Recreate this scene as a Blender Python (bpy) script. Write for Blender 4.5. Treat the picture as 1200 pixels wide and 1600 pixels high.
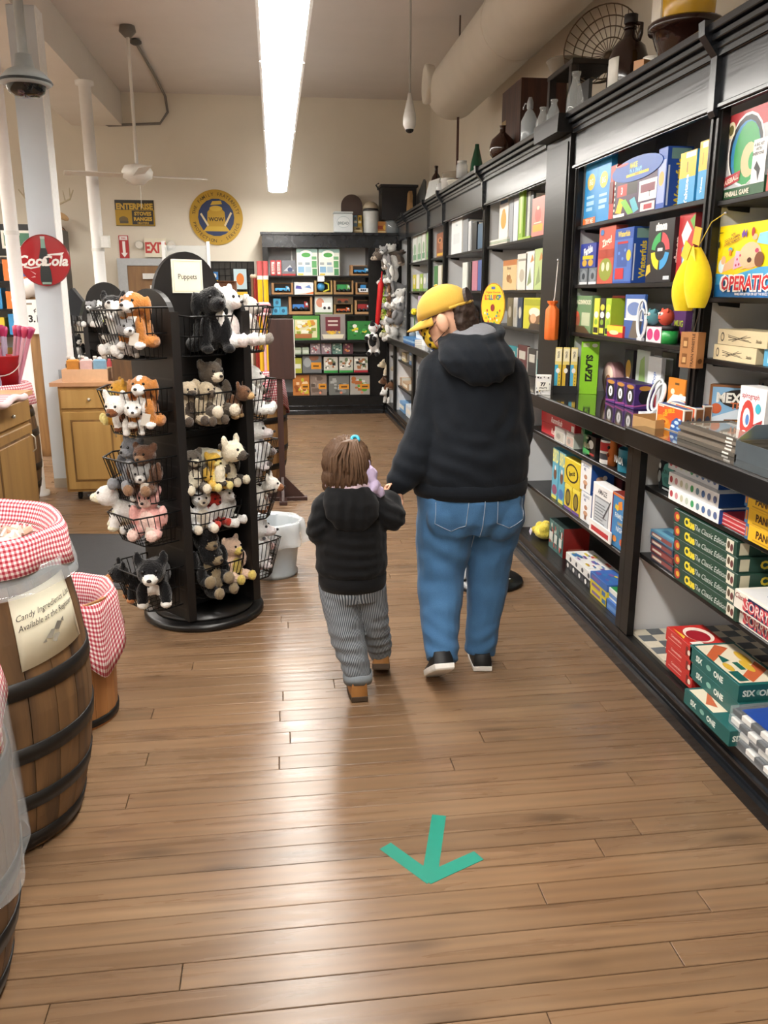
import bpy, bmesh, math, random
import numpy as np
from mathutils import Vector, Matrix, Euler, noise
PI = math.pi
rnd = random.Random(7)
scene = bpy.context.scene
for o in list(bpy.data.objects): bpy.data.objects.remove(o)
COL = scene.collection

# ------------------------------------------------------------------ camera, world, exposure
CAM_H, CAM_F, VPX, VPY = 1.58, 1300.0, 428.0, 458.0      # metres; focal length and aisle vanishing point in 1200x1600 pixels
_p = math.atan2(800 - VPY, CAM_F)
_y = Vector((VPX - 600, 800 - VPY, -CAM_F)).normalized()
_z = Vector((0, math.cos(_p), math.sin(_p)))
_x = _y.cross(_z).normalized()
RW = Matrix((_x, _y, _z))                                # camera space -> world
CAMP = Vector((0, 0, CAM_H))
cam = bpy.data.cameras.new('camera'); camo = bpy.data.objects.new('camera', cam); COL.objects.link(camo)
cam.sensor_fit = 'HORIZONTAL'; cam.sensor_width = 36; cam.lens = 36 * CAM_F / 1200
cam.clip_start = .05; cam.clip_end = 80
camo.matrix_world = Matrix.Translation(CAMP) @ RW.to_4x4()
scene.camera = camo
w = bpy.data.worlds.new('world'); scene.world = w; w.use_nodes = True
w.node_tree.nodes['Background'].inputs[0].default_value = (.93, .96, 1, 1)
w.node_tree.nodes['Background'].inputs[1].default_value = .25
vs = scene.view_settings
vs.view_transform = 'Standard'; vs.look = 'None'; vs.gamma = 1; vs.use_curve_mapping = False
vs.exposure = 0.0
LAMP_STRENGTH = 46.0

# ------------------------------------------------------------------ measuring helpers (photo pixel -> point on a real plane)
def ray(px, py): return RW @ Vector(((px - 600) / CAM_F, -(py - 800) / CAM_F, -1))
def onX(px, py, X):
    r = ray(px, py); return CAMP + r * (X / r.x)
def onY(px, py, Y):
    r = ray(px, py); return CAMP + r * (Y / r.y)
def onZ(px, py, Z=0.):
    r = ray(px, py); return CAMP + r * ((Z - CAM_H) / r.z)
def YatX(px, X, Z):
    "Y of the point on the line X=const, Z=const that is seen in pixel column px"
    k = (px - 600) / CAM_F
    a = RW[0][0] * X + RW[2][0] * (Z - CAM_H); b = RW[1][0]
    c = -(RW[0][2] * X + RW[2][2] * (Z - CAM_H)); d = -RW[1][2]
    return (k * c - a) / (b - k * d)

# ------------------------------------------------------------------ materials
def lin(c):
    if isinstance(c, str):
        c = c.lstrip('#'); c = [int(c[i:i + 2], 16) / 255 for i in (0, 2, 4)]
    return tuple(((x / 12.92) if x <= .04045 else ((x + .055) / 1.055) ** 2.4) for x in c[:3]) + (1,)
MATS = {}
def newmat(name):
    m = bpy.data.materials.new(name); m.use_nodes = True
    return m, m.node_tree, m.node_tree.nodes['Principled BSDF']
def nd(nt, t, **kw):
    n = nt.nodes.new(t)
    for k, v in kw.items():
        if k.startswith('i_'): n.inputs[int(k[2:]) if k[2:].isdigit() else k[2:].replace('_', ' ')].default_value = v
        else: setattr(n, k, v)
    return n
def flat(hexc, rough=.5, var=.12, scale=30, metal=0, spec=.5, sheen=0, bump=0, bscale=200, coat=0):
    "plain coloured surface with a little procedural mottling"
    key = (hexc, rough, var, scale, metal, spec, sheen, bump, bscale, coat)
    if key in MATS: return MATS[key]
    m, nt, b = newmat('surface_' + str(hexc).strip('#')); c = lin(hexc)
    b.inputs['Roughness'].default_value = rough; b.inputs['Metallic'].default_value = metal
    b.inputs['Specular IOR Level'].default_value = spec
    if sheen: b.inputs['Sheen Weight'].default_value = sheen
    if coat: b.inputs['Coat Weight'].default_value = coat; b.inputs['Coat Roughness'].default_value = .08
    tc = nd(nt, 'ShaderNodeTexCoord'); n = nd(nt, 'ShaderNodeTexNoise', i_Scale=scale, i_Detail=3.0)
    nt.links.new(tc.outputs['Object'], n.inputs['Vector'])
    r = nd(nt, 'ShaderNodeMix', data_type='RGBA')
    r.inputs['A'].default_value = tuple(x * (1 - var) for x in c[:3]) + (1,)
    r.inputs['B'].default_value = tuple(min(1, x * (1 + var)) for x in c[:3]) + (1,)
    nt.links.new(n.outputs['Fac'], r.inputs['Factor']); nt.links.new(r.outputs['Result'], b.inputs['Base Color'])
    if bump:
        n2 = nd(nt, 'ShaderNodeTexNoise', i_Scale=bscale, i_Detail=2.0)
        nt.links.new(tc.outputs['Object'], n2.inputs['Vector'])
        bp = nd(nt, 'ShaderNodeBump', i_Strength=bump, i_Distance=.01)
        nt.links.new(n2.outputs['Fac'], bp.inputs['Height']); nt.links.new(bp.outputs['Normal'], b.inputs['Normal'])
    MATS[key] = m; return m
def ink(hexc): return flat(hexc, .35, .04, 60)
def plush(hexc): return flat(hexc, .95, .3, 60, spec=.1, sheen=.3, bump=.6, bscale=160)
def emit(hexc, s):
    m, nt, b = newmat('glowing'); b.inputs['Emission Color'].default_value = lin(hexc); b.inputs['Emission Strength'].default_value = s
    b.inputs['Base Color'].default_value = (.9, .9, .9, 1); return m
def glass(hexc='ffffff', rough=.05, alpha=.25):
    key = ('glass', hexc, rough, alpha)
    if key in MATS: return MATS[key]
    m, nt, b = newmat('clear_' + hexc); b.inputs['Base Color'].default_value = lin(hexc)
    b.inputs['Roughness'].default_value = rough; b.inputs['Alpha'].default_value = alpha
    b.inputs['Specular IOR Level'].default_value = .8
    MATS[key] = m; return m
def wood(c1, c2, rough=.45, axis=2, scale=4, stretch=.08, bump=.15, knots=True):
    "long grain along one axis of the object"
    key = ('wood', c1, c2, rough, axis, scale, stretch)
    if key in MATS: return MATS[key]
    m, nt, b = newmat('wood_' + c1); L = nt.links.new
    tc = nd(nt, 'ShaderNodeTexCoord'); oi = nd(nt, 'ShaderNodeObjectInfo')
    mp = nd(nt, 'ShaderNodeMapping'); s = [scale * 6] * 3; s[axis] = scale * 6 * stretch; mp.inputs['Scale'].default_value = s
    ad = nd(nt, 'ShaderNodeVectorMath', operation='ADD'); L(tc.outputs['Object'], ad.inputs[0])
    ml = nd(nt, 'ShaderNodeMath', operation='MULTIPLY', i_1=37.0); L(oi.outputs['Random'], ml.inputs[0]); L(ml.outputs[0], ad.inputs[1])
    L(ad.outputs[0], mp.inputs['Vector'])
    n = nd(nt, 'ShaderNodeTexNoise', i_Scale=1.0, i_Detail=5.0, i_Distortion=.6); L(mp.outputs[0], n.inputs['Vector'])
    cr = nd(nt, 'ShaderNodeValToRGB'); cr.color_ramp.elements[0].color = lin(c1); cr.color_ramp.elements[1].color = lin(c2)
    cr.color_ramp.elements[0].position = .3; cr.color_ramp.elements[1].position = .7
    L(n.outputs['Fac'], cr.inputs['Fac']); L(cr.outputs['Color'], b.inputs['Base Color'])
    bp = nd(nt, 'ShaderNodeBump', i_Strength=bump, i_Distance=.01); L(n.outputs['Fac'], bp.inputs['Height']); L(bp.outputs['Normal'], b.inputs['Normal'])
    b.inputs['Roughness'].default_value = rough
    MATS[key] = m; return m

# ------------------------------------------------------------------ mesh building
class MB:
    "collects shapes into one mesh"
    def __init__(s): s.v = []; s.f = []; s.m = []; s.sm = []
    def add(s, vs, fs, m=0, smooth=False):
        k = len(s.v); s.v.extend([tuple(q) for q in vs])
        for f in fs: s.f.append([i + k for i in f]); s.m.append(m); s.sm.append(smooth)
        return s
    def box(s, x0, x1, y0, y1, z0, z1, m=0, ch=0, M=None):
        if ch:
            V = []; 
            for z in (z0, z0 + ch, z1 - ch, z1):
                c = ch if z in (z0, z1) else 0
                a = ch
                V += [(x0 + c, y0 + a if not c else y0 + c, z)] if False else []
                X0, X1, Y0, Y1 = x0 + c, x1 - c, y0 + c, y1 - c
                V += [(X0, Y0, z), (X1, Y0, z), (X1, Y1, z), (X0, Y1, z)]
            F = [(3, 2, 1, 0), (12, 13, 14, 15)]
            for l in range(3):
                for i in range(4): F.append((l * 4 + i, l * 4 + (i + 1) % 4, l * 4 + 4 + (i + 1) % 4, l * 4 + 4 + i))
        else:
            V = [(x0, y0, z0), (x1, y0, z0), (x1, y1, z0), (x0, y1, z0), (x0, y0, z1), (x1, y0, z1), (x1, y1, z1), (x0, y1, z1)]
            F = [(3, 2, 1, 0), (4, 5, 6, 7), (0, 1, 5, 4), (1, 2, 6, 5), (2, 3, 7, 6), (3, 0, 4, 7)]
        if M is not None: V = [M @ Vector(q) for q in V]
        return s.add(V, F, m)
    def rings(s, R, m=0, smooth=True, cap=True, closed=False):
        n = len(R[0]); V = [q for r in R for q in r]; F = []
        K = len(R)
        for i in range(K if closed else K - 1):
            a, b = i * n, ((i + 1) % K) * n
            for j in range(n): F.append((a + j, a + (j + 1) % n, b + (j + 1) % n, b + j))
        s.add(V, F, m, smooth)
        if cap and not closed:
            s.add(R[0], [tuple(range(n))[::-1]], m, False); s.add(R[-1], [tuple(range(n))], m, False)
        return s
    def lathe(s, prof, n=24, c=(0, 0, 0), m=0, smooth=True, M=None, sx=1, sy=1):
        R = []
        for r, z in prof:
            r = max(r, 1e-5)
            ring = [Vector((c[0] + sx * r * math.cos(2 * PI * j / n), c[1] + sy * r * math.sin(2 * PI * j / n), c[2] + z)) for j in range(n)]
            if M is not None: ring = [M @ q for q in ring]
            R.append(ring)
        return s.rings(R, m, smooth)
    def tube(s, path, r, n=6, m=0, closed=False, cap=True, smooth=True):
        P = [Vector(p) for p in path]; K = len(P); R = []
        rr = r if isinstance(r, (list, tuple)) else [r] * K
        up = Vector((0, 0, 1)); prev = None
        for i in range(K):
            a = P[i - 1] if (i or closed) else P[i]; b = P[(i + 1) % K] if (i < K - 1 or closed) else P[i]
            t = (b - a); t = t.normalized() if t.length else Vector((0, 0, 1))
            if prev is None:
                x = t.cross(up)
                if x.length < .05: x = t.cross(Vector((1, 0, 0)))
            else: x = prev - t * prev.dot(t)
            x.normalize(); prev = x; y = t.cross(x)
            R.append([P[i] + x * rr[i] * math.cos(2 * PI * j / n) + y * rr[i] * math.sin(2 * PI * j / n) for j in range(n)])
        return s.rings(R, m, smooth, cap, closed)
    def ell(s, c, r, seg=12, m=0, M=None, jit=0):
        if not hasattr(r, '__len__'): r = (r, r, r)
        c = Vector(c); R = []; k = max(4, seg // 2)
        for i in range(k + 1):
            a = -PI / 2 + PI * i / k; q = max(math.cos(a), .03)
            ring = []
            for j in range(seg):
                b = 2 * PI * j / seg; g = 1 + (rnd.uniform(-jit, jit) if jit else 0)
                p = Vector((r[0] * q * math.cos(b) * g, r[1] * q * math.sin(b) * g, r[2] * math.sin(a) * g))
                ring.append(c + ((M @ p) if M is not None else p))
            R.append(ring)
        return s.rings(R, m, True)
    def poly(s, pts, m=0): return s.add(pts, [tuple(range(len(pts)))], m)
    def prism(s, pts2, y0, y1, m=0, M=None, smooth=False):
        "outline in x,z extruded from y0 to y1"
        n = len(pts2); V = [Vector((x, y0, z)) for x, z in pts2] + [Vector((x, y1, z)) for x, z in pts2]
        if M is not None: V = [M @ q for q in V]
        s.add(V, [tuple(range(n)), tuple(range(2 * n - 1, n - 1, -1))], m)
        return s.add(V, [(i, i + n, (i + 1) % n + n, (i + 1) % n) for i in range(n)], m, smooth)
    def mesh(s, name, mats):
        me = bpy.data.meshes.new(name); me.from_pydata(s.v, [], s.f)
        for x in (mats if isinstance(mats, (list, tuple)) else [mats]): me.materials.append(x)
        me.polygons.foreach_set('material_index', s.m); me.polygons.foreach_set('use_smooth', s.sm)
        me.update(); return me
    def build(s, name, mats, parent=None, loc=None, rz=0, bev=0):
        me = s.mesh(name, mats)
        bm = bmesh.new(); bm.from_mesh(me); bmesh.ops.recalc_face_normals(bm, faces=bm.faces); bm.to_mesh(me); bm.free()
        return link(name, me, parent, loc, rz)
def link(name, me, parent=None, loc=None, rz=0):
    o = bpy.data.objects.new(name, me); COL.objects.link(o)
    if parent is not None: o.parent = parent
    if loc is not None: o.location = loc
    if rz: o.rotation_euler = (0, 0, rz)
    return o
def tag(o, label=None, cat=None, group=None, kind=None):
    if label: o['label'] = label
    if cat: o['category'] = cat
    if group: o['group'] = group
    if kind: o['kind'] = kind
    return o
def thing(name, label, cat, loc=(0, 0, 0), rz=0, group=None, kind=None):
    o = link(name, None, None, loc, rz); o.empty_display_size = .05
    return tag(o, label, cat, group, kind)
def copy_tree(o, parent=None):
    c = o.copy(); COL.objects.link(c)
    if parent is not None: c.parent = parent
    for ch in o.children: copy_tree(ch, c)
    return c
def bx(name, x0, x1, y0, y1, z0, z1, mat, parent=None, ch=0):
    "box part given in world coordinates (parent must sit at the origin) or thing with its origin at the base"
    return MB().box(x0, x1, y0, y1, z0, z1, 0, ch).build(name, mat, parent)
def circ(n, r, cx=0, cy=0, a0=0, a1=2 * PI, ry=None):
    ry = r if ry is None else ry
    full = abs(a1 - a0 - 2 * PI) < 1e-6
    return [(cx + r * math.cos(a0 + (a1 - a0) * i / (n if full else n - 1)), cy + ry * math.sin(a0 + (a1 - a0) * i / (n if full else n - 1))) for i in range(n)]
_txt = {}
def text_geo(s, bold=0., shear=0., sp=1.):
    "outline lettering as flat triangles; returns verts, faces, width for cap height 1"
    key = (s, bold, shear, sp)
    if key in _txt: return _txt[key]
    c = bpy.data.curves.new('t', 'FONT'); c.body = s; c.size = 1; c.offset = bold; c.shear = shear; c.space_character = sp
    c.resolution_u = 2; c.fill_mode = 'FRONT'
    o = bpy.data.objects.new('t', c); COL.objects.link(o)
    dg = bpy.context.evaluated_depsgraph_get()
    me = bpy.data.meshes.new_from_object(o.evaluated_get(dg))
    V = [tuple(v.co) for v in me.vertices]; F = [tuple(p.vertices) for p in me.polygons]
    bpy.data.objects.remove(o); bpy.data.curves.remove(c); bpy.data.meshes.remove(me)
    k = 1 / .72
    xs = [v[0] for v in V] or [0]; x0 = min(xs)
    V = [((v[0] - x0) * k, v[1] * k) for v in V]; wd = (max(xs) - x0) * k
    _txt[key] = (V, F, wd); return _txt[key]
def remesh(mb, voxel, smooth=4, fn=None):
    "fuse overlapping closed shapes into one continuous skin"
    me = mb.mesh('tmp', []); o = bpy.data.objects.new('tmp', me); COL.objects.link(o)
    r = o.modifiers.new('r', 'REMESH'); r.mode = 'VOXEL'; r.voxel_size = voxel; r.use_smooth_shade = True
    sm = o.modifiers.new('s', 'SMOOTH'); sm.factor = .5; sm.iterations = smooth
    dg = bpy.context.evaluated_depsgraph_get(); out = bpy.data.meshes.new_from_object(o.evaluated_get(dg))
    bpy.data.objects.remove(o); bpy.data.meshes.remove(me)
    if fn:
        n = len(out.vertices); co = np.empty(n * 3); nr = np.empty(n * 3)
        out.vertices.foreach_get('co', co); out.vertices.foreach_get('normal', nr)
        co = co.reshape(-1, 3); nr = nr.reshape(-1, 3); co = co + nr * fn(co, nr)[:, None]
        out.vertices.foreach_set('co', co.ravel()); out.update()
    out.polygons.foreach_set('use_smooth', [True] * len(out.polygons)); return out
# ------------------------------------------------------------------ the room
XR, YB, ZC, XL, YF = 2.12, 11.75, 4.02, -7.0, -3.0
def wallmat(name, c, rough=.85):
    return flat(c, rough, .05, 3, bump=.08, bscale=60)
MW = wallmat('w', 'e3dccd'); MCEIL = wallmat('c', 'd6cfca')
def struct(name, mb, mat, label=None):
    o = mb.build(name, mat); tag(o, label, None, None, 'structure'); return o
struct('wall_back', MB().box(XL, XR + .1, YB, YB + .1, 0, ZC), MW)
struct('wall_right', MB().box(XR, XR + .1, YF, YB, 0, ZC), MW)
struct('wall_left', MB().box(XL - .1, XL, YF, YB, 0, ZC), MW)
struct('wall_front', MB().box(XL, XR, YF - .1, YF, 0, ZC), MW)
struct('ceiling', MB().box(XL, XR + .1, YF, YB + .1, ZC, ZC + .1), MCEIL)
struct('trim_1', MB().box(-2.45, -1.83, YF, YB - .002, 3.62, ZC - .002), wallmat('b', 'ded8d0'), 'boxed beam under the ceiling')
# floor planks: each near plank is a piece of its own
def floormat():
    m, nt, b = newmat('floor_planks'); L = nt.links.new
    g = nd(nt, 'ShaderNodeNewGeometry'); oi = nd(nt, 'ShaderNodeObjectInfo'); at = nd(nt, 'ShaderNodeAttribute', attribute_name='tone')
    rs = nd(nt, 'ShaderNodeMath', operation='ADD'); L(oi.outputs['Random'], rs.inputs[0]); L(at.outputs['Fac'], rs.inputs[1])
    fr = nd(nt, 'ShaderNodeMath', operation='FRACT'); L(rs.outputs[0], fr.inputs[0])
    cb = nd(nt, 'ShaderNodeCombineXYZ'); m1 = nd(nt, 'ShaderNodeMath', operation='MULTIPLY', i_1=53.0); L(rs.outputs[0], m1.inputs[0])
    L(m1.outputs[0], cb.inputs[0]); L(m1.outputs[0], cb.inputs[2])
    ad = nd(nt, 'ShaderNodeVectorMath', operation='ADD'); L(g.outputs['Position'], ad.inputs[0]); L(cb.outputs[0], ad.inputs[1])
    mp = nd(nt, 'ShaderNodeMapping'); mp.inputs['Scale'].default_value = (1.0, 15, 8); L(ad.outputs[0], mp.inputs[0])
    n1 = nd(nt, 'ShaderNodeTexNoise', i_Scale=1.0, i_Detail=4.0, i_Distortion=1.6); L(mp.outputs[0], n1.inputs['Vector'])
    wv = nd(nt, 'ShaderNodeTexWave', wave_type='BANDS', bands_direction='Y', i_Scale=.55, i_Distortion=7.0, i_Detail=2.0, i_Detail_Scale=.6); L(mp.outputs[0], wv.inputs['Vector'])
    n2 = nd(nt, 'ShaderNodeTexNoise', i_Scale=1.7, i_Detail=2.0); L(g.outputs['Position'], n2.inputs['Vector'])
    mpk = nd(nt, 'ShaderNodeMapping'); mpk.inputs['Scale'].default_value = (2.4, 8, 3); L(ad.outputs[0], mpk.inputs[0])
    vk = nd(nt, 'ShaderNodeTexVoronoi', i_Scale=1.0); L(mpk.outputs[0], vk.inputs['Vector'])
    kr = nd(nt, 'ShaderNodeMapRange'); kr.inputs['From Min'].default_value = .03; kr.inputs['From Max'].default_value = .24; kr.inputs['To Min'].default_value = .45; kr.inputs['To Max'].default_value = 1; L(vk.outputs['Distance'], kr.inputs[0])
    mx = nd(nt, 'ShaderNodeMix', data_type='RGBA'); mx.inputs['A'].default_value = lin('6a523d'); mx.inputs['B'].default_value = lin('94785b'); L(n1.outputs['Fac'], mx.inputs['Factor'])
    mw = nd(nt, 'ShaderNodeMix', data_type='RGBA', blend_type='MULTIPLY', i_0=.14); L(mx.outputs['Result'], mw.inputs['A']); L(wv.outputs['Color'], mw.inputs['B'])
    mk = nd(nt, 'ShaderNodeMix', data_type='RGBA', blend_type='MULTIPLY', i_0=.75); L(mw.outputs['Result'], mk.inputs['A']); L(kr.outputs[0], mk.inputs['B'])
    # worn, redder and darker stain patches
    pr = nd(nt, 'ShaderNodeMapRange'); pr.inputs['From Min'].default_value = .35; pr.inputs['From Max'].default_value = .65; L(n2.outputs['Fac'], pr.inputs[0])
    mp2 = nd(nt, 'ShaderNodeMix', data_type='RGBA', blend_type='MULTIPLY'); mp2.inputs['B'].default_value = (.78, .66, .56, 1)
    pm = nd(nt, 'ShaderNodeMath', operation='MULTIPLY', i_1=.55); L(pr.outputs[0], pm.inputs[0]); L(pm.outputs[0], mp2.inputs['Factor']); L(mk.outputs['Result'], mp2.inputs['A'])
    hs = nd(nt, 'ShaderNodeHueSaturation'); tr = nd(nt, 'ShaderNodeMapRange'); tr.inputs['To Min'].default_value = .88; tr.inputs['To Max'].default_value = 1.12; L(fr.outputs[0], tr.inputs[0])
    L(tr.outputs[0], hs.inputs['Value']); L(mp2.outputs['Result'], hs.inputs['Color']); L(hs.outputs[0], b.inputs['Base Color'])
    rr = nd(nt, 'ShaderNodeMapRange'); rr.inputs['To Min'].default_value = .2; rr.inputs['To Max'].default_value = .38; L(n1.outputs['Fac'], rr.inputs[0]); L(rr.outputs[0], b.inputs['Roughness'])
    bp = nd(nt, 'ShaderNodeBump', i_Strength=.05, i_Distance=.006); L(wv.outputs['Fac'], bp.inputs['Height']); L(bp.outputs[0], b.inputs['Normal'])
    b.inputs['Specular IOR Level'].default_value = .45
    return m
MFLOOR = floormat()
floor = struct('floor', MB().box(XL, XR, YF, YB, -.1, -.012), flat('2a1c12', .7))
PW = .083
def plank_mesh(mb, x0, x1, y0, y1, z1=0., g=.0011, c=.0016):
    X0, X1, Y0, Y1 = x0 + g, x1 - g, y0 + g, y1 - g
    V = [(X0, Y0, -.014), (X1, Y0, -.014), (X1, Y1, -.014), (X0, Y1, -.014), (X0, Y0, z1 - c), (X1, Y0, z1 - c), (X1, Y1, z1 - c), (X0, Y1, z1 - c),
         (X0 + c, Y0 + c, z1), (X1 - c, Y0 + c, z1), (X1 - c, Y1 - c, z1), (X0 + c, Y1 - c, z1)]
    F = [(8, 9, 10, 11)] + [(a, (a + 1) % 4, (a + 1) % 4 + 4, a + 4) for a in range(4)] + [(a + 4, (a + 1) % 4 + 4, (a + 1) % 4 + 8, a + 8) for a in range(4)]
    return mb.add(V, F)
_pl = {}; n_pl = 0; farmb = MB(); fartone = []
fr = random.Random(3)
row = 0; y = -3.0
while y < YB - .01:
    x = -3.4 + fr.uniform(-2.2, 0)
    lo, hi = XL, XR
    xs = [lo]
    q = lo + fr.uniform(.2, 2)
    while q < hi - .3: xs.append(q); q += fr.choice((1.2, 1.5, 1.8, 2.1, 2.4, 2.7, 3.0))
    xs.append(hi)
    for a, b2 in zip(xs, xs[1:]):
        near = 1.2 < y + PW and y < 6.3 and b2 > -.55 - .31 * y and a < 1.46 and n_pl < 292
        if near:
            k = round(b2 - a, 2)
            if k not in _pl: _pl[k] = plank_mesh(MB(), 0, b2 - a, 0, PW).mesh('plank', MFLOOR)
            o = link('plank', _pl[k], floor, (a, y, 0)); n_pl += 1
        else:
            f0 = len(farmb.f); plank_mesh(farmb, a, b2, y, min(y + PW, YB)); fartone += [fr.random()] * (len(farmb.f) - f0)
    y += PW; row += 1
fo = farmb.build('far_planks', MFLOOR, floor); fo['kind'] = 'stuff'
at = fo.data.attributes.new('tone', 'FLOAT', 'FACE'); at.data.foreach_set('value', fartone)

# ------------------------------------------------------------------ hanging strip lights
MLAMPHOOD = flat('e8e8e6', .4); MTUBE = emit('fffaf2', LAMP_STRENGTH); MUP = emit('fffaf2', LAMP_STRENGTH * .13)
def strip_light(X, Y0, Y1, z, w, label, hang=True, n=1):
    t = thing('strip_light', label, 'ceiling light', (X, Y0, z), group='hanging fluorescent strips')
    L = Y1 - Y0; h = w / 2
    m = MB().prism([(-h, 0), (-h + .015, 0), (-h * .55, .06), (h * .55, .06), (h - .015, 0), (h, 0), (h * .6, .075), (h * .35, .12), (-h * .35, .12), (-h * .6, .075)], 0, L)
    m.build('reflector_hood', MLAMPHOOD, t)
    d = MB().prism([(-h + .016, .004), (-h * .5, -.012), (h * .5, -.012), (h - .016, .004), (h * .5, .05), (-h * .5, .05)], .012, L - .012)
    d.build('diffuser', MTUBE, t)
    bx('uplight_lens', -h * .3, h * .3, .02, L - .02, .121, .126, MUP, t)  # added glow strip on the hood top, put in to brighten the ceiling
    for yy in (.25, L - .25): MB().tube([(0, yy, .12), (0, yy, ZC - z)], .005, 6).build('hanger_rod', flat('b9b6b0', .5, metal=.6), t)
    return t
for i in range(6):
    a = -1.0 + i * 2.02
    strip_light(.085, a, a + 1.99, 2.80, .25, ['strip light behind the viewer over the aisle', 'strip light above the viewer', 'nearest strip light seen from below over the aisle',
        'second strip light of the row along the aisle', 'third strip light of the row along the aisle', 'farthest strip light of the row, ending before the back wall'][i])
for i, (X, Y0, Y1) in enumerate(((-3.2, -1, 3), (-3.2, 5.0, 9.6), (-5.2, 1, 5), (-5.2, 6.0, 10.5))):
    strip_light(X, Y0, Y1, 2.95, .25, ['strip light over the left part of the shop near the viewer', 'strip light whose bright tip shows behind the grey column', 'strip light in the far left of the shop', 'strip light at the far left back of the shop'][i])
# ------------------------------------------------------------------ black shop cabinets
def blackwood(name='b', c='121110', c2='1d1c1c', rough=.33, axis=1):
    return wood(c, c2, rough, axis, 3, .06, .1)
MBK = blackwood(); MBKF = wood('0d0f12', '22252a', .24, 1, 2, .07, .12); MIN = flat('e4e6e8', .55, .05, 5); MCTR = flat('17130f', .07, .2, 8, coat=.6)
MBK.node_tree.nodes['Principled BSDF'].inputs['Specular IOR Level'].default_value = .3
XB, XU, XBK = 1.46, 1.63, 2.06      # base front, upper front, back panel
ZCT = 1.035
def shelf_bracket(parent, x, y, z):
    MB().prism([(x, z), (x + .09, z), (x + .09, z - .02), (x + .01, z - .012)], y - .004, y + .004).build('shelf_bracket', flat('15151a', .5), parent)
def base_cab(label, y0, y1, shelves, ztop=ZCT, zk=.15, stile=.05, x=XB):
    t = thing('base_cabinet', label, 'cabinet', (0, 0, 0), group='black base cabinets along the right wall')
    bx('side_panel', x + .02, XBK, y0, y0 + .02, .03, ztop - .045, MIN, t); bx('side_panel', x + .02, XBK, y1 - .02, y1, .03, ztop - .045, MIN, t)
    bx('stile', x, x + .03, y0, y0 + stile, zk, ztop - .045, MBK, t, .004); bx('stile', x, x + .03, y1 - stile, y1, zk, ztop - .045, MBK, t, .004)
    bx('back_panel', XBK, XBK + .02, y0, y1, .03, ztop - .045, MIN, t)
    bx('bottom_shelf', x + .02, XBK, y0 + .02, y1 - .02, zk - .02, zk, MBK, t)
    for z in shelves:
        bx('shelf', x + .05, XBK - .02, y0 + .022, y1 - .022, z - .02, z, MBK, t, .003)
        shelf_bracket(t, x + .08, y0 + .04, z - .02); shelf_bracket(t, x + .08, y1 - .04, z - .02)
    m = MB().box(x - .002, x + .02, y0, y1, .0, zk - .001)
    m.build('kick_board', MBK, t)
    prof = [(x - .002, 0), (x - .024, 0), (x - .024, .045), (x - .016, .055), (x - .002, .058)]
    MB().prism([(p[0], p[1]) for p in prof], y0, y1).build('base_moulding', MBKF, t)
    MB().prism([(x - .002, .088), (x - .013, .09), (x - .013, .10), (x - .002, .104)], y0, y1).build('bead_moulding', MBKF, t)
    return t
def worktop(label, y0, y1, x0=XB - .03, z=ZCT, x1=XBK + .02):
    t = thing('countertop', label, 'countertop', (0, 0, 0), group='black glossy countertops')
    bx('slab', x0 + .012, x1, y0, y1, z - .03, z, MCTR, t, .002)
    bx('front_rail', x0, x0 + .02, y0, y1, z - .075, z - .001, MBK, t, .005)
    return t
BAYS = [('nearest bay with the wooden train game', 1.5, 3.25), ('bay with the stacked family games, right of the adult', 3.25, 4.93), ('book bay just behind the adult', 4.93, 6.62), ('second book bay from the adult', 6.62, 8.2),
        ('narrow bay between the book bays and toy bays', 8.2, 9.0), ('bay of boxed toys near the plush corner', 9.0, 10.45), ('corner bay hung with plush toys', 10.45, 11.15)]
for i, (n, y0, y1) in enumerate(BAYS):
    base_cab('black base cabinet under the ' + n, y0 + .001, y1 - .001, [(.805, .51), (.795, .45)][i] if i < 2 else (.78, .46), stile=.075 if i == 0 else .05)
    worktop('glossy black counter top of the ' + n, y0 + .0005, y1 - .0005, XB - .03 - (.012 if i == 0 else 0), ZCT + (.015 if i == 0 else 0))
ZF0, ZF1, ZTOP = 2.22, 2.40, 2.50
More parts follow.
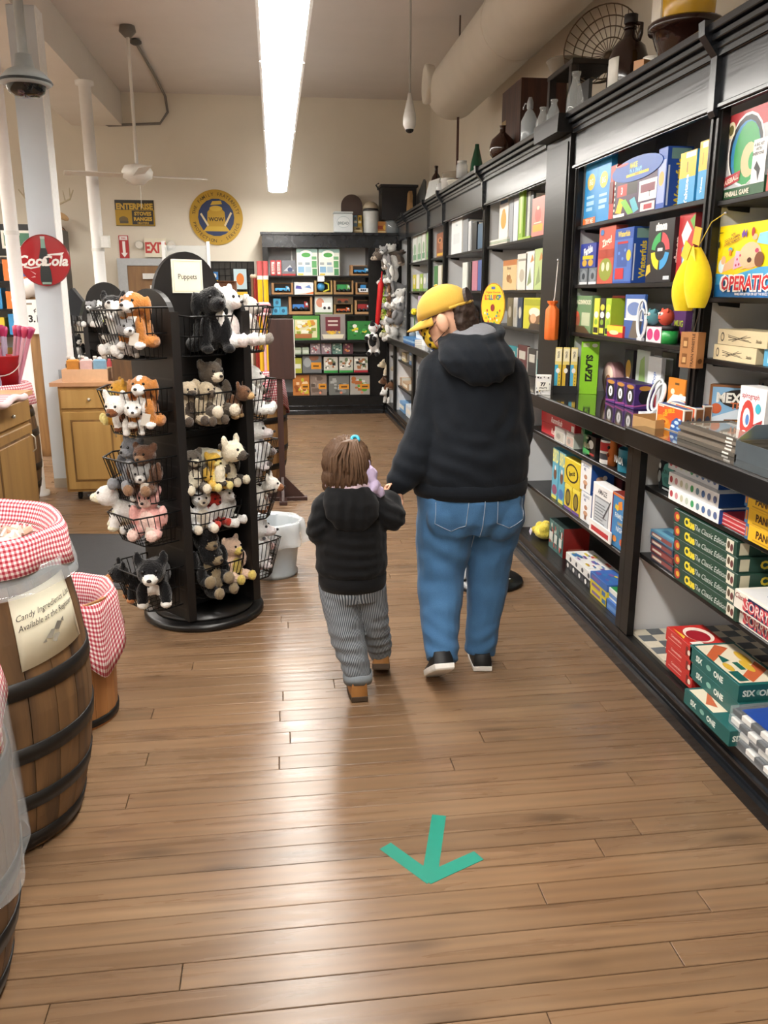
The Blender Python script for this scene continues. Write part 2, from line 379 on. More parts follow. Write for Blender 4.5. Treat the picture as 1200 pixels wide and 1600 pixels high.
def upper_unit(label, y0, y1, shelves, sw=.055, pier=None):
    t = thing('wall_shelf_unit', label, 'shelf unit', (0, 0, 0), group='black wall shelf units along the right wall')
    z0 = ZCT + (.0155 if y0 < 3 else .0005)
    bx('side_panel', XU + .01, XBK, y0, y0 + .02, z0, ZF1, MIN, t); bx('side_panel', XU + .01, XBK, y1 - .02, y1, z0, ZF1, MIN, t)
    h = sw / 2 + .012
    for a, b2 in ((y0, y0 + h), (y1 - h, y1)):
        bx('stile', XU, XU + .03, a, b2, z0, ZF0 + .02, MBK, t, .003)
        bx('stile_bead', XU - .008, XU, (a + b2) / 2 - .008, (a + b2) / 2 + .008, z0, ZF0, MBK, t)
    n = max(2, round((y1 - y0) / .4)); d = (y1 - y0 - .04) / n
    for k in range(n): bx('back_board', XBK, XBK + .018, y0 + .02 + k * d + .002, y0 + .02 + (k + 1) * d - .002, z0, ZF1, MIN, t)
    bx('back_sheet', XBK + .018, XBK + .03, y0, y1, z0, ZF1, flat('202020', .8), t)
    for z in shelves:
        bx('shelf', XU + .012, XBK - .002, y0 + .022, y1 - .022, z - .02, z, MBK, t, .003)
        shelf_bracket(t, XU + .05, y0 + .04, z - .02); shelf_bracket(t, XU + .05, y1 - .04, z - .02)
    bx('fascia_board', XU - .012, XU + .01, y0, y1, ZF0, ZF1, MBKF, t)
    bx('fascia_bead', XU - .022, XU - .012, y0, y1, ZF0 + .005, ZF0 + .022, MBKF, t, .003)
    c = MB()
    for a, z, zz in ((.014, ZF1 - .004, ZF1 + .016), (.03, ZF1 + .02, ZF1 + .042), (.05, ZF1 + .046, ZF1 + .068), (.066, ZF1 + .072, ZTOP)):
        c.box(XU - .008 - a, XU + .01, y0, y1, z, zz, 0, .003)
    c.box(XU - .03, XU + .01, y0, y1, ZF1 - .002, ZTOP - .004)
    c.build('cornice_moulding', MBKF, t)
    bx('top_board', XU + .012, XBK + .03, y0, y1, ZF1 + .072, ZTOP - .002, MBK, t)
    if not pier:
        MB().prism([(XU - .02, ZF0 - .02), (XU - .03, ZF0 + .0), (XU - .034, ZF1), (XU - .088, ZTOP - .035), (XU - .092, ZTOP + .012), (XU - .01, ZTOP + .012), (XU - .01, ZF0 - .02)], y0 - .022, y0 + .022).build('cornice_bracket', MBKF, t)
    return t
SH = (1.925, 1.60, 1.35)
upper_unit('nearest black shelf unit holding the patient surgery game', 1.5, 3.13, (1.91, 1.565, 1.337))
upper_unit('black shelf unit of boxed party games between two uprights', 3.13, 4.615, (1.93, 1.625, 1.37))
pt = thing('pilaster', 'broad flat black pilaster where the orange pouch hangs', 'pilaster')
bx('shaft', XU - .03, XBK, 4.64, 5.04, ZCT + .001, ZTOP - .09, MBK, pt, .004)
bx('panel_edge', XU - .036, XU - .03, 4.665, 5.015, ZCT + .06, ZTOP - .13, MBK, pt, .002)
MB().prism([(4.635, ZTOP - .09), (4.62, ZTOP), (5.06, ZTOP), (5.045, ZTOP - .09)], XU - .11, XBK, 0, Matrix(((0, 1, 0), (1, 0, 0), (0, 0, 1)))).build('capital', MBK, pt)
upper_unit('black book shelf unit left of the pilaster', 5.065, 6.62, SH, pier=True)
upper_unit('second black book shelf unit from the pilaster', 6.62, 8.2, SH)
upper_unit('narrow black shelf unit with one large picture book', 8.2, 9.0, (1.93, 1.6, 1.35))
upper_unit('black shelf unit of small toy packs near the corner', 9.0, 10.45, (1.93, 1.6, 1.35))
upper_unit('corner shelf unit filled with hanging plush', 10.45, 11.2, ())
# back wall unit
YU = 11.3
t = thing('back_shelf_unit', 'black shelf unit of toy trucks against the back wall', 'shelf unit')
bx('side_panel', -.12, -.08, YU, YB - .03, .03, 2.3, MBK, t); bx('side_panel', 1.24, 1.28, YU, YB - .03, .03, 2.3, MBK, t)
bx('stile', -.13, -.06, YU - .02, YU, .03, 2.17, MBK, t, .004); bx('stile', 1.25, 1.46, YU - .02, YU, .03, 2.17, MBK, t, .004)
bx('back_panel', -.08, 1.24, YB - .06, YB - .04, .03, 2.2, MIN, t)
bx('fascia_board', -.13, 1.62, YU - .025, YU, 2.15, 2.3, MBKF, t)
MB().box(-.15, 1.64, YU - .05, YU, 2.30, 2.335, 0, .004).build('cornice_moulding', MBKF, t)
bx('top_board', -.15, 1.64, YU, YB - .03, 2.31, 2.335, MBK, t)
bx('corner_filler', 1.46, 1.64, YU - .02, YU + .02, .1, 2.2, MBK, t)
for z in (1.80, 1.56, 1.305): bx('shelf', -.08, 1.24, YU, YB - .06, z - .02, z, MBK, t)
bx('counter_shelf', -.1, 1.26, YU - .12, YB - .06, .94, .98, MBK, t, .006)
for z in (.795, .549, .25): bx('shelf', -.08, 1.24, YU - .08, YB - .06, z - .02, z, MBK, t)
bx('kick_board', -.13, 1.42, YU - .1, YU - .02, 0, .23, MBK, t)
bx('base_moulding', -.13, 1.42, YU - .12, YU - .1, 0, .06, MBKF, t, .006)
bx('bead_moulding', -.13, 1.42, YU - .11, YU - .1, .1, .12, MBKF, t, .003)
for x in (.25, .9): MB().box(x - .008, x + .008, YB - .068, YB - .06, 1.0, 2.14).build('shelf_track', flat('e0e0e0', .4, metal=.5), t)
# ------------------------------------------------------------------ people
def loft(mb, secs, n=28):
    "secs: (cx, cy, z, rx, ry[, tilt])"
    R = []
    for s in secs:
        cx, cy, z, rx, ry = s[:5]
        R.append([Vector((cx + rx * math.cos(2 * PI * j / n), cy + ry * math.sin(2 * PI * j / n), z)) for j in range(n)])
    mb.rings(R)
def limb(mb, pts, n=14, end=True):
    "rounded tapering chain of (x, y, z, r)"
    for a, b in zip(pts, pts[1:]):
        A, B = Vector(a[:3]), Vector(b[:3]); k = 5
        mb.tube([A.lerp(B, i / k) for i in range(k + 1)], [a[3] + (b[3] - a[3]) * i / k for i in range(k + 1)], n)
    for p in (pts if end else pts[:-1]): mb.ell(p[:3], p[3], n)
def folds(items, amp_noise=.004, fs=9.):
    "items: (amplitude, direction, wavelength, centre, radius)"
    def fn(co, nr):
        out = np.zeros(len(co))
        for i, p in enumerate(co):
            v = Vector(p); out[i] = noise.noise(v * fs) * amp_noise + noise.noise(v * fs * 2.7) * amp_noise * .5
        for a, d, wl, c, rad in items:
            d = np.array(d, float); d /= np.linalg.norm(d)
            w = np.exp(-((co - np.array(c)) ** 2).sum(1) / rad ** 2)
            ph = np.array([noise.noise(Vector(p) * 5) for p in co]) * 3
            out += a * w * np.sin((co @ d) * 2 * PI / wl + ph)
        return out
    return fn
def fabric(name, c, c2, scale=120, bump=.25, rough=.9, sheen=.08):
    m, nt, b = newmat(name); L = nt.links.new
    tc = nd(nt, 'ShaderNodeTexCoord'); n = nd(nt, 'ShaderNodeTexNoise', i_Scale=scale, i_Detail=4.0); n2 = nd(nt, 'ShaderNodeTexNoise', i_Scale=7.0, i_Detail=3.0)
    L(tc.outputs['Object'], n.inputs[0]); L(tc.outputs['Object'], n2.inputs[0])
    mx = nd(nt, 'ShaderNodeMix', data_type='RGBA'); mx.inputs['A'].default_value = lin(c); mx.inputs['B'].default_value = lin(c2)
    av = nd(nt, 'ShaderNodeMath', operation='MULTIPLY_ADD', i_1=.5, i_2=.0); L(n.outputs['Fac'], av.inputs[0])
    ad = nd(nt, 'ShaderNodeMath', operation='MULTIPLY_ADD', i_1=.5); L(n2.outputs['Fac'], ad.inputs[0]); L(av.outputs[0], ad.inputs[2])
    L(ad.outputs[0], mx.inputs['Factor']); L(mx.outputs['Result'], b.inputs['Base Color'])
    bp = nd(nt, 'ShaderNodeBump', i_Strength=bump, i_Distance=.003); L(n.outputs['Fac'], bp.inputs['Height']); L(bp.outputs[0], b.inputs['Normal'])
    b.inputs['Roughness'].default_value = rough; b.inputs['Sheen Weight'].default_value = sheen; b.inputs['Specular IOR Level'].default_value = .2
    return m
MSKIN = flat('d9a88c', .5, .08, 40); MHOOD = fabric('navy_fleece', '0b0f15', '141a22'); MHOODK = fabric('black_fleece', '090a0c', '121316'); MGREY = fabric('grey_fleece', '6b6c72', '85868c')
MDENIM = fabric('denim', '2c5076', '4f7ca8', 260, .3, .85, .1); MSTITCH = flat('8f9fb4', .8)
MHAIR1 = fabric('dark_hair', '1d1613', '4a3a32', 90, .9, .55, 0); MHAIR2 = fabric('brown_hair', '33231a', '705540', 90, .8, .5, 0)
MCAP = fabric('yellow_twill', 'b48f34', 'c9a34a', 300, .2, .8, .1); MBLK = flat('101012', .6); MWHT = flat('e6e4df', .5)
def hand(mb, M, side=1, curl=.9, s=1.):
    "hand in local frame: wrist at 0, palm along -Z, thumb towards +Y, fingers curling to +X*side"
    def P(x, y, z): return M @ Vector((x * s * side, y * s, z * s))
    mb.ell(M @ Vector((0, 0, -.045 * s)), (.016 * s, .04 * s, .05 * s), 12, 0, M.to_3x3())
    mb.tube([P(0, 0, .03), P(0, 0, -.02)], .026 * s, 10)
    for k, (y, l) in enumerate(((.03, .072), (.01, .08), (-.011, .074), (-.031, .058))):
        p = P(0, y, -.082); pts = [p]; a = 0.15
        for seg in (.42, .33, .25):
            a += curl * .75; p = pts[-1] + (M.to_3x3() @ Vector((math.sin(a) * side, 0, -math.cos(a)))) * l * seg * s; pts.append(p)
        limb(mb, [tuple(q) + (.0095 * s - .001 * i * s,) for i, q in enumerate(pts)], 8)
    t = [P(.004, .03, -.03), P(.014, .052, -.055), P(.03, .052, -.08), P(.042, .045, -.098)]
    limb(mb, [tuple(q) + (.0115 * s - .001 * i * s,) for i, q in enumerate(t)], 8)
def shoe(name, M, parent, up, sole, L=.26, W=.09, H=.075, laces=None, boot=0):
    "shoe with heel at local origin, toe towards +Y, sole at z=0"
    def sec(t):
        w = W / 2 * (.78 + .28 * math.sin(PI * min(1, t * .62 + .12)) - (.55 * max(0, t - .8) * 5 * max(0, t - .8) * 5 * .6))
        return w
    out = []
    N = 14
    pr = [(sec(i / N), i / N * L) for i in range(N + 1)]
    ol = [(x, y) for x, y in pr] + [(-x, y) for x, y in pr[::-1]]
    s = MB(); R = []
    for z, k in ((0, .97), (.006, 1.02), (.024, 1.03), (.026, .98)):
        R.append([M @ Vector((x * k, L / 2 + (y - L / 2) * k, z)) for x, y in ol])
    s.rings(R, 0, False); so = s.build('sole', sole)
    u = MB(); R = []
    for f in (0, .35, .65, .85, 1):
        ring = []
        for x, y in ol:
            t = y / L; top = (H + boot) * (1 if t < .4 else 1 - .5 * min(1, (t - .4) / .45) ) 
            if t > .9: top *= .75
            sh = 1 - .55 * f * f if t > .4 else 1 - .22 * f * f
            ring.append(M @ Vector((x * sh, L / 2 + (y - L / 2) * (1 - .1 * f * f), .024 + (top - .024) * f)))
        R.append(ring)
    u.rings(R); uo = u.build(name, up, parent); so.parent = uo; so['label'] = 'pale rubber sole' if boot == 0 else 'dark rubber sole'
    return uo
def R3(rx=0, ry=0, rz=0): return Euler((rx, ry, rz)).to_matrix().to_4x4()

# ---- adult
ad = thing('person', 'adult in navy hoodie, blue jeans and yellow cap walking away holding a small hand', 'person', (.78, 3.3, 0))
adI = Matrix.Translation((-.78, -3.3, 0))
def own(o, root):
    "keep world coordinates while parented to a thing placed at its base"
    o.parent = root; o.matrix_parent_inverse = Matrix.Translation(-Vector(root.location)); return o
# head frame: face towards -X, a little +Y and down
fdir = Vector((-.86, .42, -.36)).normalized(); hx = fdir.cross(Vector((0, 0, 1))).normalized(); hz = hx.cross(fdir)
HC = Vector((.692, 3.42, 1.478))
MH = Matrix.Translation(HC) @ Matrix((hx, fdir, hz)).transposed().to_4x4() @ Matrix.Scale(1.08, 4)
b = MB()
b.ell(HC, (.076, .096, .112), 20, 0, MH.to_3x3()); b.ell(MH @ Vector((0, .035, -.055)), (.058, .06, .062), 16, 0, MH.to_3x3())
b.ell(MH @ Vector((0, .097, -.012)), (.014, .022, .026), 10, 0, MH.to_3x3())
for s in (-1, 1):
    b.ell(MH @ Vector((s * .083, -.004, -.014)), (.014, .024, .037), 12, 0, MH.to_3x3())
    b.ell(MH @ Vector((s * .03, .083, .012)), (.014, .012, .011), 10, 0, MH.to_3x3())
b.ell(MH @ Vector((0, .09, -.052)), (.024, .012, .009), 10, 0, MH.to_3x3())
limb(b, [(.70, 3.40, 1.42, .058), (.77, 3.40, 1.34, .062)])
loft(b, [(.79, 3.34, .72, .17, .12), (.79, 3.35, .9, .17, .12), (.8, 3.37, 1.15, .165, .11), (.8, 3.39, 1.3, .13, .09), (.785, 3.4, 1.38, .06, .06)])
LA = [(.655, 3.38, 1.27, .05), (.605, 3.34, 1.06, .042), (.485, 3.26, .86, .034), (.46, 3.25, .835, .03)]
RA = [(.95, 3.39, 1.25, .05), (1.0, 3.36, 1.03, .042), (.985, 3.48, .85, .033), (.98, 3.5, .83, .03)]
limb(b, LA); limb(b, RA)
hand(b, Matrix.Translation((.46, 3.25, .835)) @ R3(0, -.35, 0), -1, 1.0, .95)
hand(b, Matrix.Translation((.98, 3.5, .83)) @ R3(.3, 0, 0), -1, .8, .95)
limb(b, [(.70, 3.33, .7, .09), (.67, 3.3, .42, .065), (.632, 3.08, .16, .036), (.633, 3.09, .13, .034)])
limb(b, [(.9, 3.33, .7, .09), (.885, 3.33, .4, .065), (.845, 3.3, .1, .036), (.845, 3.34, .05, .034)])
body = own(link('body', remesh(b, .0055, 2)), ad); body.data.materials.append(MSKIN)
# hoodie
h = MB()
loft(h, [(.79, 3.33, .785, .222, .172), (.79, 3.33, .8, .236, .185), (.79, 3.33, .835, .238, .187), (.79, 3.33, .86, .243, .192), (.795, 3.335, .93, .238, .19), (.80, 3.35, 1.05, .222, .175), (.80, 3.37, 1.18, .22, .165), (.80, 3.385, 1.27, .215, .15), (.797, 3.395, 1.33, .18, .125), (.79, 3.4, 1.385, .115, .1), (.785, 3.41, 1.42, .08, .08)])
limb(h, [(.66, 3.385, 1.265, .088), (.612, 3.345, 1.07, .08), (.53, 3.28, .90, .075), (.478, 3.25, .84, .056)])
limb(h, [(.945, 3.39, 1.245, .09), (.985, 3.365, 1.05, .083), (.995, 3.43, .90, .07), (.985, 3.48, .85, .052)])
hm = remesh(h, .009, 4, folds([(.005, (.35, 0, 1), .075, (.74, 3.16, .92), .13), (.004, (-.3, 0, 1), .09, (.9, 3.16, .95), .12), (.005, (.9, 0, .4), .1, (.66, 3.2, 1.1), .12), (.005, (-.9, 0, .5), .11, (.93, 3.2, 1.08), .12), (.006, (.5, 0, 1), .06, (.51, 3.26, .88), .09), (.004, (-.3, 0, 1), .07, (1.0, 3.4, .93), .1)], .008, 6))
ho = own(link('hoodie', hm), ad); hm.materials.append(MHOOD)
rib = MB()
R = [[Vector((.79 + rx * math.cos(2 * PI * j / 48), 3.33 + ry * math.sin(2 * PI * j / 48), z)) for j in range(48)] for z, rx, ry in ((.775, .226, .176), (.772, .236, .186), (.80, .242, .19), (.832, .242, .19), (.836, .236, .184))]
rib.rings(R, cap=False); ro = rib.build('waistband', MHOOD, ho)
hd = MB()
loft(hd, [(.80, 3.225, 1.225, .025, .012), (.80, 3.218, 1.242, .08, .03), (.797, 3.225, 1.28, .132, .05), (.79, 3.25, 1.325, .156, .08), (.786, 3.29, 1.365, .15, .1), (.785, 3.325, 1.40, .124, .1), (.785, 3.34, 1.425, .1, .09)])
def ringpath(c, r, tilt, n=28, a0=0, a1=2 * PI, ry=1.):
    return [Vector(c) + Matrix.Rotation(tilt[0], 3, 'X') @ Matrix.Rotation(tilt[1], 3, 'Y') @ Vector((r * math.cos(a0 + (a1 - a0) * i / n), ry * r * math.sin(a0 + (a1 - a0) * i / n), 0)) for i in range(n)]
hd.tube(ringpath((.785, 3.35, 1.412), .116, (.2, -.2), ry=.95), .022, 10, closed=True)
hd.tube([(.70, 3.44, 1.37), (.68, 3.47, 1.32), (.69, 3.5, 1.26)], [.03, .035, .03], 10)
hood = own(link('hood', remesh(hd, .008, 4, folds([(.004, (1, 0, .6), .06, (.78, 3.2, 1.3), .2)], .005))), ad); hood.data.materials.append(MHOOD)
gl = MB().ell((.785, 3.35, 1.41), (.104, .098, .05), 24, 0, Matrix.Rotation(.2, 3, 'X') @ Matrix.Rotation(-.18, 3, 'Y')); g = gl.build('hood_lining', MGREY); own(g, ad); g['label'] = 'grey hood lining'
# cap
cp = MB(); R = []
for i in range(9):
    a = i / 8 * PI * .5; rr = max(math.cos(a), .02)
    R.append([MH @ Vector((.088 * rr * math.cos(2 * PI * j / 32), -.004 + .108 * rr * math.sin(2 * PI * j / 32), .022 + .105 * math.sin(a) ** .9)) for j in range(32)])
cp.rings(R, 0, True, False)
co = own(cp.build('cap', MCAP), ad); so_ = co.modifiers.new('t', 'SOLIDIFY'); so_.thickness = .004
br = MB(); top = []; bot = []
N = 18
for k in range(4):
    row_t = []
    for i in range(N + 1):
        a = PI * (.1 + .8 * i / N); x = .086 * math.cos(a); y = -.004 + .106 * math.sin(a)
        e = k / 3 * .058 * math.sin(PI * i / N) ** .5
        row_t.append(MH @ Vector((x * (1 + .1 * k / 3), y + e, .024 - .02 * (x / .086) ** 2 * k / 3 - .016 * k / 3)))
    top.append(row_t)
V = [q for r in top for q in r]; F = [(k * (N + 1) + i, k * (N + 1) + i + 1, (k + 1) * (N + 1) + i + 1, (k + 1) * (N + 1) + i) for k in range(3) for i in range(N)]
br.add(V, F, 0, True); bro = br.build('brim', MCAP, co); bro.modifiers.new('t', 'SOLIDIFY').thickness = .004
MB().ell(MH @ Vector((0, -.004, .128)), (.008, .008, .005), 10, 0, MH.to_3x3()).build('button', MCAP, co)
gap = MB(); gp = [MH @ Vector((.055 * math.cos(a), -.112, .03 + .052 * math.sin(a))) for a in [PI * i / 10 for i in range(11)]]
gp2 = [q - (MH.to_3x3() @ Vector((0, -.012 - .0, 0))) for q in gp]
gap.add(gp + gp2, [tuple(range(11))] + [(i, i + 1, i + 12, i + 11) for i in range(10)]); go = gap.build('back_opening', MHAIR1, co)
st = MB().tube([MH @ Vector((.088 * math.cos(a), -.004 + .11 * math.sin(a), .026)) for a in [PI * (1.12 + .76 * i / 16) for i in range(17)]], .007, 6).build('strap', MCAP, co)
# hair, mask, glasses
hr = MB(); hrn = random.Random(5)
for i in range(70):
    a = hrn.uniform(PI * 1.2, PI * 1.8); z = hrn.uniform(-.075, .008); s = hrn.uniform(.016, .026)
    hr.ell(MH @ Vector((.076 * math.cos(a) * 1.03, -.004 + .096 * math.sin(a) * 1.02, z)), (s, s, s * 1.3), 8)
hro = own(link('hair', remesh(hr, .005, 1, folds([], .006, 40))), ad); hro.data.materials.append(MHAIR1)
mk = MB(); R = []
for k, (z, f) in enumerate(((-.10, .75), (-.085, 1.0), (-.05, 1.12), (-.015, 1.1), (.0, .98))):
    R.append([MH @ Vector((.072 * math.sin(u) * (1 - .12 * abs(k - 2)), .028 + (.062 + .0 * k) * f * math.cos(u) + .01, z + .012 * math.cos(u))) for u in [(-1.25 + 2.5 * i / 14) for i in range(15)]])
V = [q for r in R for q in r]; mk.add(V, [(k * 15 + i, k * 15 + i + 1, k * 15 + 16 + i, k * 15 + 15 + i) for k in range(4) for i in range(14)], 0, True)
mm, nt, bb = newmat('sunflower_mask'); tc = nd(nt, 'ShaderNodeTexCoord'); vo = nd(nt, 'ShaderNodeTexVoronoi', i_Scale=38.0); nt.links.new(tc.outputs['Object'], vo.inputs['Vector'])
cr = nd(nt, 'ShaderNodeValToRGB'); cr.color_ramp.interpolation = 'CONSTANT'; cr.color_ramp.elements[0].color = lin('1b1710'); cr.color_ramp.elements[1].color = lin('d9b52c'); cr.color_ramp.elements[1].position = .42
nt.links.new(vo.outputs['Distance'], cr.inputs[0]); nt.links.new(cr.outputs[0], bb.inputs['Base Color']); bb.inputs['Roughness'].default_value = .85
mo = own(mk.build('face_mask', mm), ad); mo.modifiers.new('t', 'SOLIDIFY').thickness = .002; mo['label'] = 'yellow face mask with black flowers'
for s in (-1, 1):
    own(MB().tube([MH @ Vector((s * .066, .055, -.02)), MH @ Vector((s * .084, .012, .002)), MH @ Vector((s * .087, -.022, -.01)), MH @ Vector((s * .082, -.02, -.04)), MH @ Vector((s * .066, .05, -.07))], .0016, 5).build('ear_loop', MBLK), ad)
    own(MB().tube([MH @ Vector((s * .083, -.01, .02)), MH @ Vector((s * .08, .07, .02))], .0018, 5).build('glasses_arm', MBLK), ad)
# jeans
j = MB()
loft(j, [(.79, 3.33, .86, .2, .15), (.79, 3.33, .84, .222, .168), (.79, 3.325, .76, .232, .182), (.79, 3.325, .68, .228, .178), (.79, 3.33, .62, .2, .15)][::-1])
limb(j, [(.69, 3.325, .68, .132), (.668, 3.30, .5, .112), (.66, 3.27, .40, .098), (.645, 3.17, .24, .08), (.632, 3.085, .125, .064)], end=False)
limb(j, [(.90, 3.325, .68, .126), (.885, 3.33, .5, .104), (.88, 3.33, .38, .09), (.86, 3.31, .2, .075), (.845, 3.30, .05, .07)], end=False)
for c in ((.69, 3.22, .69), (.89, 3.22, .69)): j.ell(c, (.1, .055, .1), 14)
jm = remesh(j, .008, 4, folds([(.006, (.7, 0, 1), .1, (.68, 3.2, .5), .12), (.005, (-.8, 0, 1), .11, (.86, 3.2, .52), .12), (.004, (.4, 0, 1), .06, (.64, 3.1, .2), .1), (.004, (-.3, 0, 1), .055, (.86, 3.25, .12), .08), (.005, (1, 0, -.6), .09, (.79, 3.2, .62), .1)], .009, 7))
jo = own(link('jeans', jm), ad); jm.materials.append(MDENIM)
bv = bpy.context.evaluated_depsgraph_get(); bv.update()
from mathutils.bvhtree import BVHTree
def surface_line(me, pts, off=.0015):
    "drop a line drawn in x,z from behind (-Y) onto a mesh"
    bm = bmesh.new(); bm.from_mesh(me); T = BVHTree.FromBMesh(bm); bm.free(); out = []
    for (x0, z0), (x1, z1) in zip(pts, pts[1:]):
        for i in range(9):
            h_, n_, _, _ = T.ray_cast(Vector((x0 + (x1 - x0) * i / 8, 2.2, z0 + (z1 - z0) * i / 8)), Vector((0, 1, 0)))
            if h_ is not None: out.append(h_ + n_ * off)
    return out
for pts in (((.62, .765), (.615, .68), (.68, .648), (.735, .675), (.745, .775)), ((.865, .775), (.865, .68), (.92, .655), (.985, .685), (.985, .765))):
    l = surface_line(jm, pts)
    if len(l) > 3: MB().tube(l, .0016, 5).build('pocket_stitching', MSTITCH, jo)
l = surface_line(jm, ((.81, .78), (.80, .62), (.785, .55)))
if len(l) > 3: MB().tube(l, .0018, 5).build('seam', MSTITCH, jo)
own(shoe('shoe', Matrix.Translation((.84, 3.215, 0)) @ R3(0, 0, -.12), None, MBLK, MWHT, .245, .088, .075), ad)
own(shoe('shoe', Matrix.Translation((.63, 3.0, .125)) @ R3(-.56, 0, .05), None, MBLK, MWHT, .235, .088, .075), ad)
# ---- child
ch = thing('person', 'small child in black hoodie and grey striped trousers holding the adult\'s hand', 'person', (.28, 3.13, 0))
c = MB(); CH = Vector((.255, 3.15, .935))
c.ell(CH, (.078, .09, .1), 18); c.ell(CH + Vector((0, .03, -.05)), (.055, .06, .05), 14); c.ell(CH + Vector((0, .092, -.015)), (.01, .014, .012), 8)
for s in (-1, 1): c.ell(CH + Vector((s * .08, .0, -.01)), (.01, .016, .024), 8); c.ell(CH + Vector((s * .028, .08, .0)), (.012, .01, .009), 8)
limb(c, [(.258, 3.145, .86, .04), (.265, 3.14, .80, .05)])
loft(c, [(.272, 3.135, .42, .09, .075), (.272, 3.135, .55, .09, .075), (.272, 3.135, .7, .088, .07), (.27, 3.14, .8, .06, .05), (.265, 3.14, .84, .035, .035)])
limb(c, [(.18, 3.13, .775, .034), (.14, 3.12, .68, .028), (.165, 3.22, .62, .022)]); hand(c, Matrix.Translation((.165, 3.225, .615)) @ R3(.9, 0, 0), 1, .8, .55)
limb(c, [(.36, 3.125, .775, .034), (.43, 3.13, .725, .028), (.415, 3.2, .785, .022)]); hand(c, Matrix.Translation((.417, 3.205, .785)) @ R3(2.6, 0, 0), 1, 1.0, .55)
limb(c, [(.22, 3.13, .45, .05), (.245, 3.1, .27, .04), (.285, 3.065, .09, .026), (.285, 3.08, .05, .026)]); limb(c, [(.325, 3.13, .45, .05), (.36, 3.16, .28, .04), (.395, 3.23, .1, .026), (.395, 3.25, .05, .026)])
cb_ = own(link('body', remesh(c, .0045, 2)), ch); cb_.data.materials.append(MSKIN)
h = MB()
loft(h, [(.274, 3.13, .458, .122, .1), (.274, 3.13, .468, .13, .106), (.274, 3.13, .50, .132, .108), (.272, 3.13, .53, .143, .118), (.272, 3.13, .6, .142, .118), (.271, 3.13, .7, .134, .11), (.27, 3.133, .77, .122, .1), (.268, 3.137, .82, .09, .08), (.264, 3.14, .85, .06, .065)])
limb(h, [(.182, 3.13, .775, .066), (.15, 3.115, .695, .056), (.162, 3.2, .635, .046), (.165, 3.22, .625, .036)])
limb(h, [(.36, 3.125, .775, .064), (.432, 3.115, .735, .058), (.425, 3.17, .775, .05), (.42, 3.195, .79, .036)])
hm = remesh(h, .006, 4, folds([(.004, (.1, 0, 1), .045, (.27, 3.02, .6), .12), (.004, (.6, 0, 1), .04, (.43, 3.08, .74), .08), (.004, (-.6, 0, 1), .04, (.13, 3.08, .7), .08), (.003, (1, 0, 0), .05, (.27, 3.02, .72), .1)], .005, 14))
ho = own(link('hoodie', hm), ch); hm.materials.append(MHOODK)
R = [[Vector((.274 + rx * math.cos(2 * PI * q / 40), 3.13 + ry * math.sin(2 * PI * q / 40), z)) for q in range(40)] for z, rx, ry in ((.452, .126, .102), (.45, .132, .108), (.475, .136, .112), (.505, .136, .112), (.508, .13, .106))]
MB().rings(R, cap=False).build('waistband', MHOODK, ho)
hd = MB(); loft(hd, [(.27, 3.035, .70, .02, .01), (.27, 3.03, .715, .06, .022), (.268, 3.035, .76, .1, .04), (.265, 3.06, .81, .108, .06), (.262, 3.09, .85, .095, .075), (.26, 3.1, .868, .08, .07)])
own(link('hood', remesh(hd, .006, 4, folds([(.004, (1, 0, 0), .05, (.27, 3.02, .77), .1)], .004, 14))), ch).data.materials.append(MHOODK)
sc_ = MB().tube(ringpath((.262, 3.135, .868), .072, (.1, 0)), .022, 10, closed=True); so = own(link('scarf', remesh(sc_, .005, 3, folds([], .008, 30))), ch); so.data.materials.append(fabric('pink_fleece', 'b79fae', 'd9c6d0')); so['label'] = 'pale pink fleece collar'
lv = MB(); 
for p, r in (((.345, 3.1, .90), (.026, .03, .045)), ((.355, 3.09, .86), (.03, .03, .03)), ((.38, 3.1, .835), (.022, .022, .022)), ((.335, 3.11, .94), (.016, .016, .03))): lv.ell(p, r, 10)
lo = own(link('ruffle', remesh(lv, .005, 2, folds([], .006, 40))), ch); lo.data.materials.append(fabric('lavender_fleece', 'a493b8', 'cbbcd8')); lo['label'] = 'lavender ruffle at the collar'
own(MB().ell((.385, 3.125, .822), (.016, .02, .012), 10).build('cuff', MWHT), ch)
hr = MB(); hr.ell(CH + Vector((0, -.012, .018)), (.092, .1, .1), 20); hr.ell(CH + Vector((0, -.045, -.035)), (.088, .065, .065), 18); hr.ell(CH + Vector((-.055, -.02, -.05)), (.04, .05, .06), 12); hr.ell(CH + Vector((.055, -.02, -.05)), (.035, .05, .06), 12)
def strands(co, nr):
    a = np.arctan2(co[:, 0] - CH.x, -(co[:, 1] - CH.y)); return .004 * np.sin(a * 26 + co[:, 2] * 30) + .003 * np.sin(a * 57 - co[:, 2] * 60)
hm = remesh(hr, .004, 2, strands); hro = own(link('hair', hm), ch); hm.materials.append(MHAIR2)
for i in range(26):
    a = rnd.uniform(-.9, .9); r0 = Vector((CH.x + .03 + .01 * rnd.uniform(-1, 1), CH.y - .04, CH.z + .108)); l = rnd.uniform(.05, .1)
    MB().tube([r0, r0 + Vector((-.02 + .03 * a, -.045, -.004)), r0 + Vector((-.03 + .07 * a, -.075, -.03 - l * .4)), r0 + Vector((-.03 + .075 * a, -.082, -.05 - l))], [.005, .006, .005, .002], 5).build('hair_lock', MHAIR2, hro)
MB().tube(ringpath((CH.x + .032, CH.y - .045, CH.z + .11), .013, (.7, .0), 14), .007, 8, closed=True).build('hair_tie', flat('2ea3c4', .5), hro)
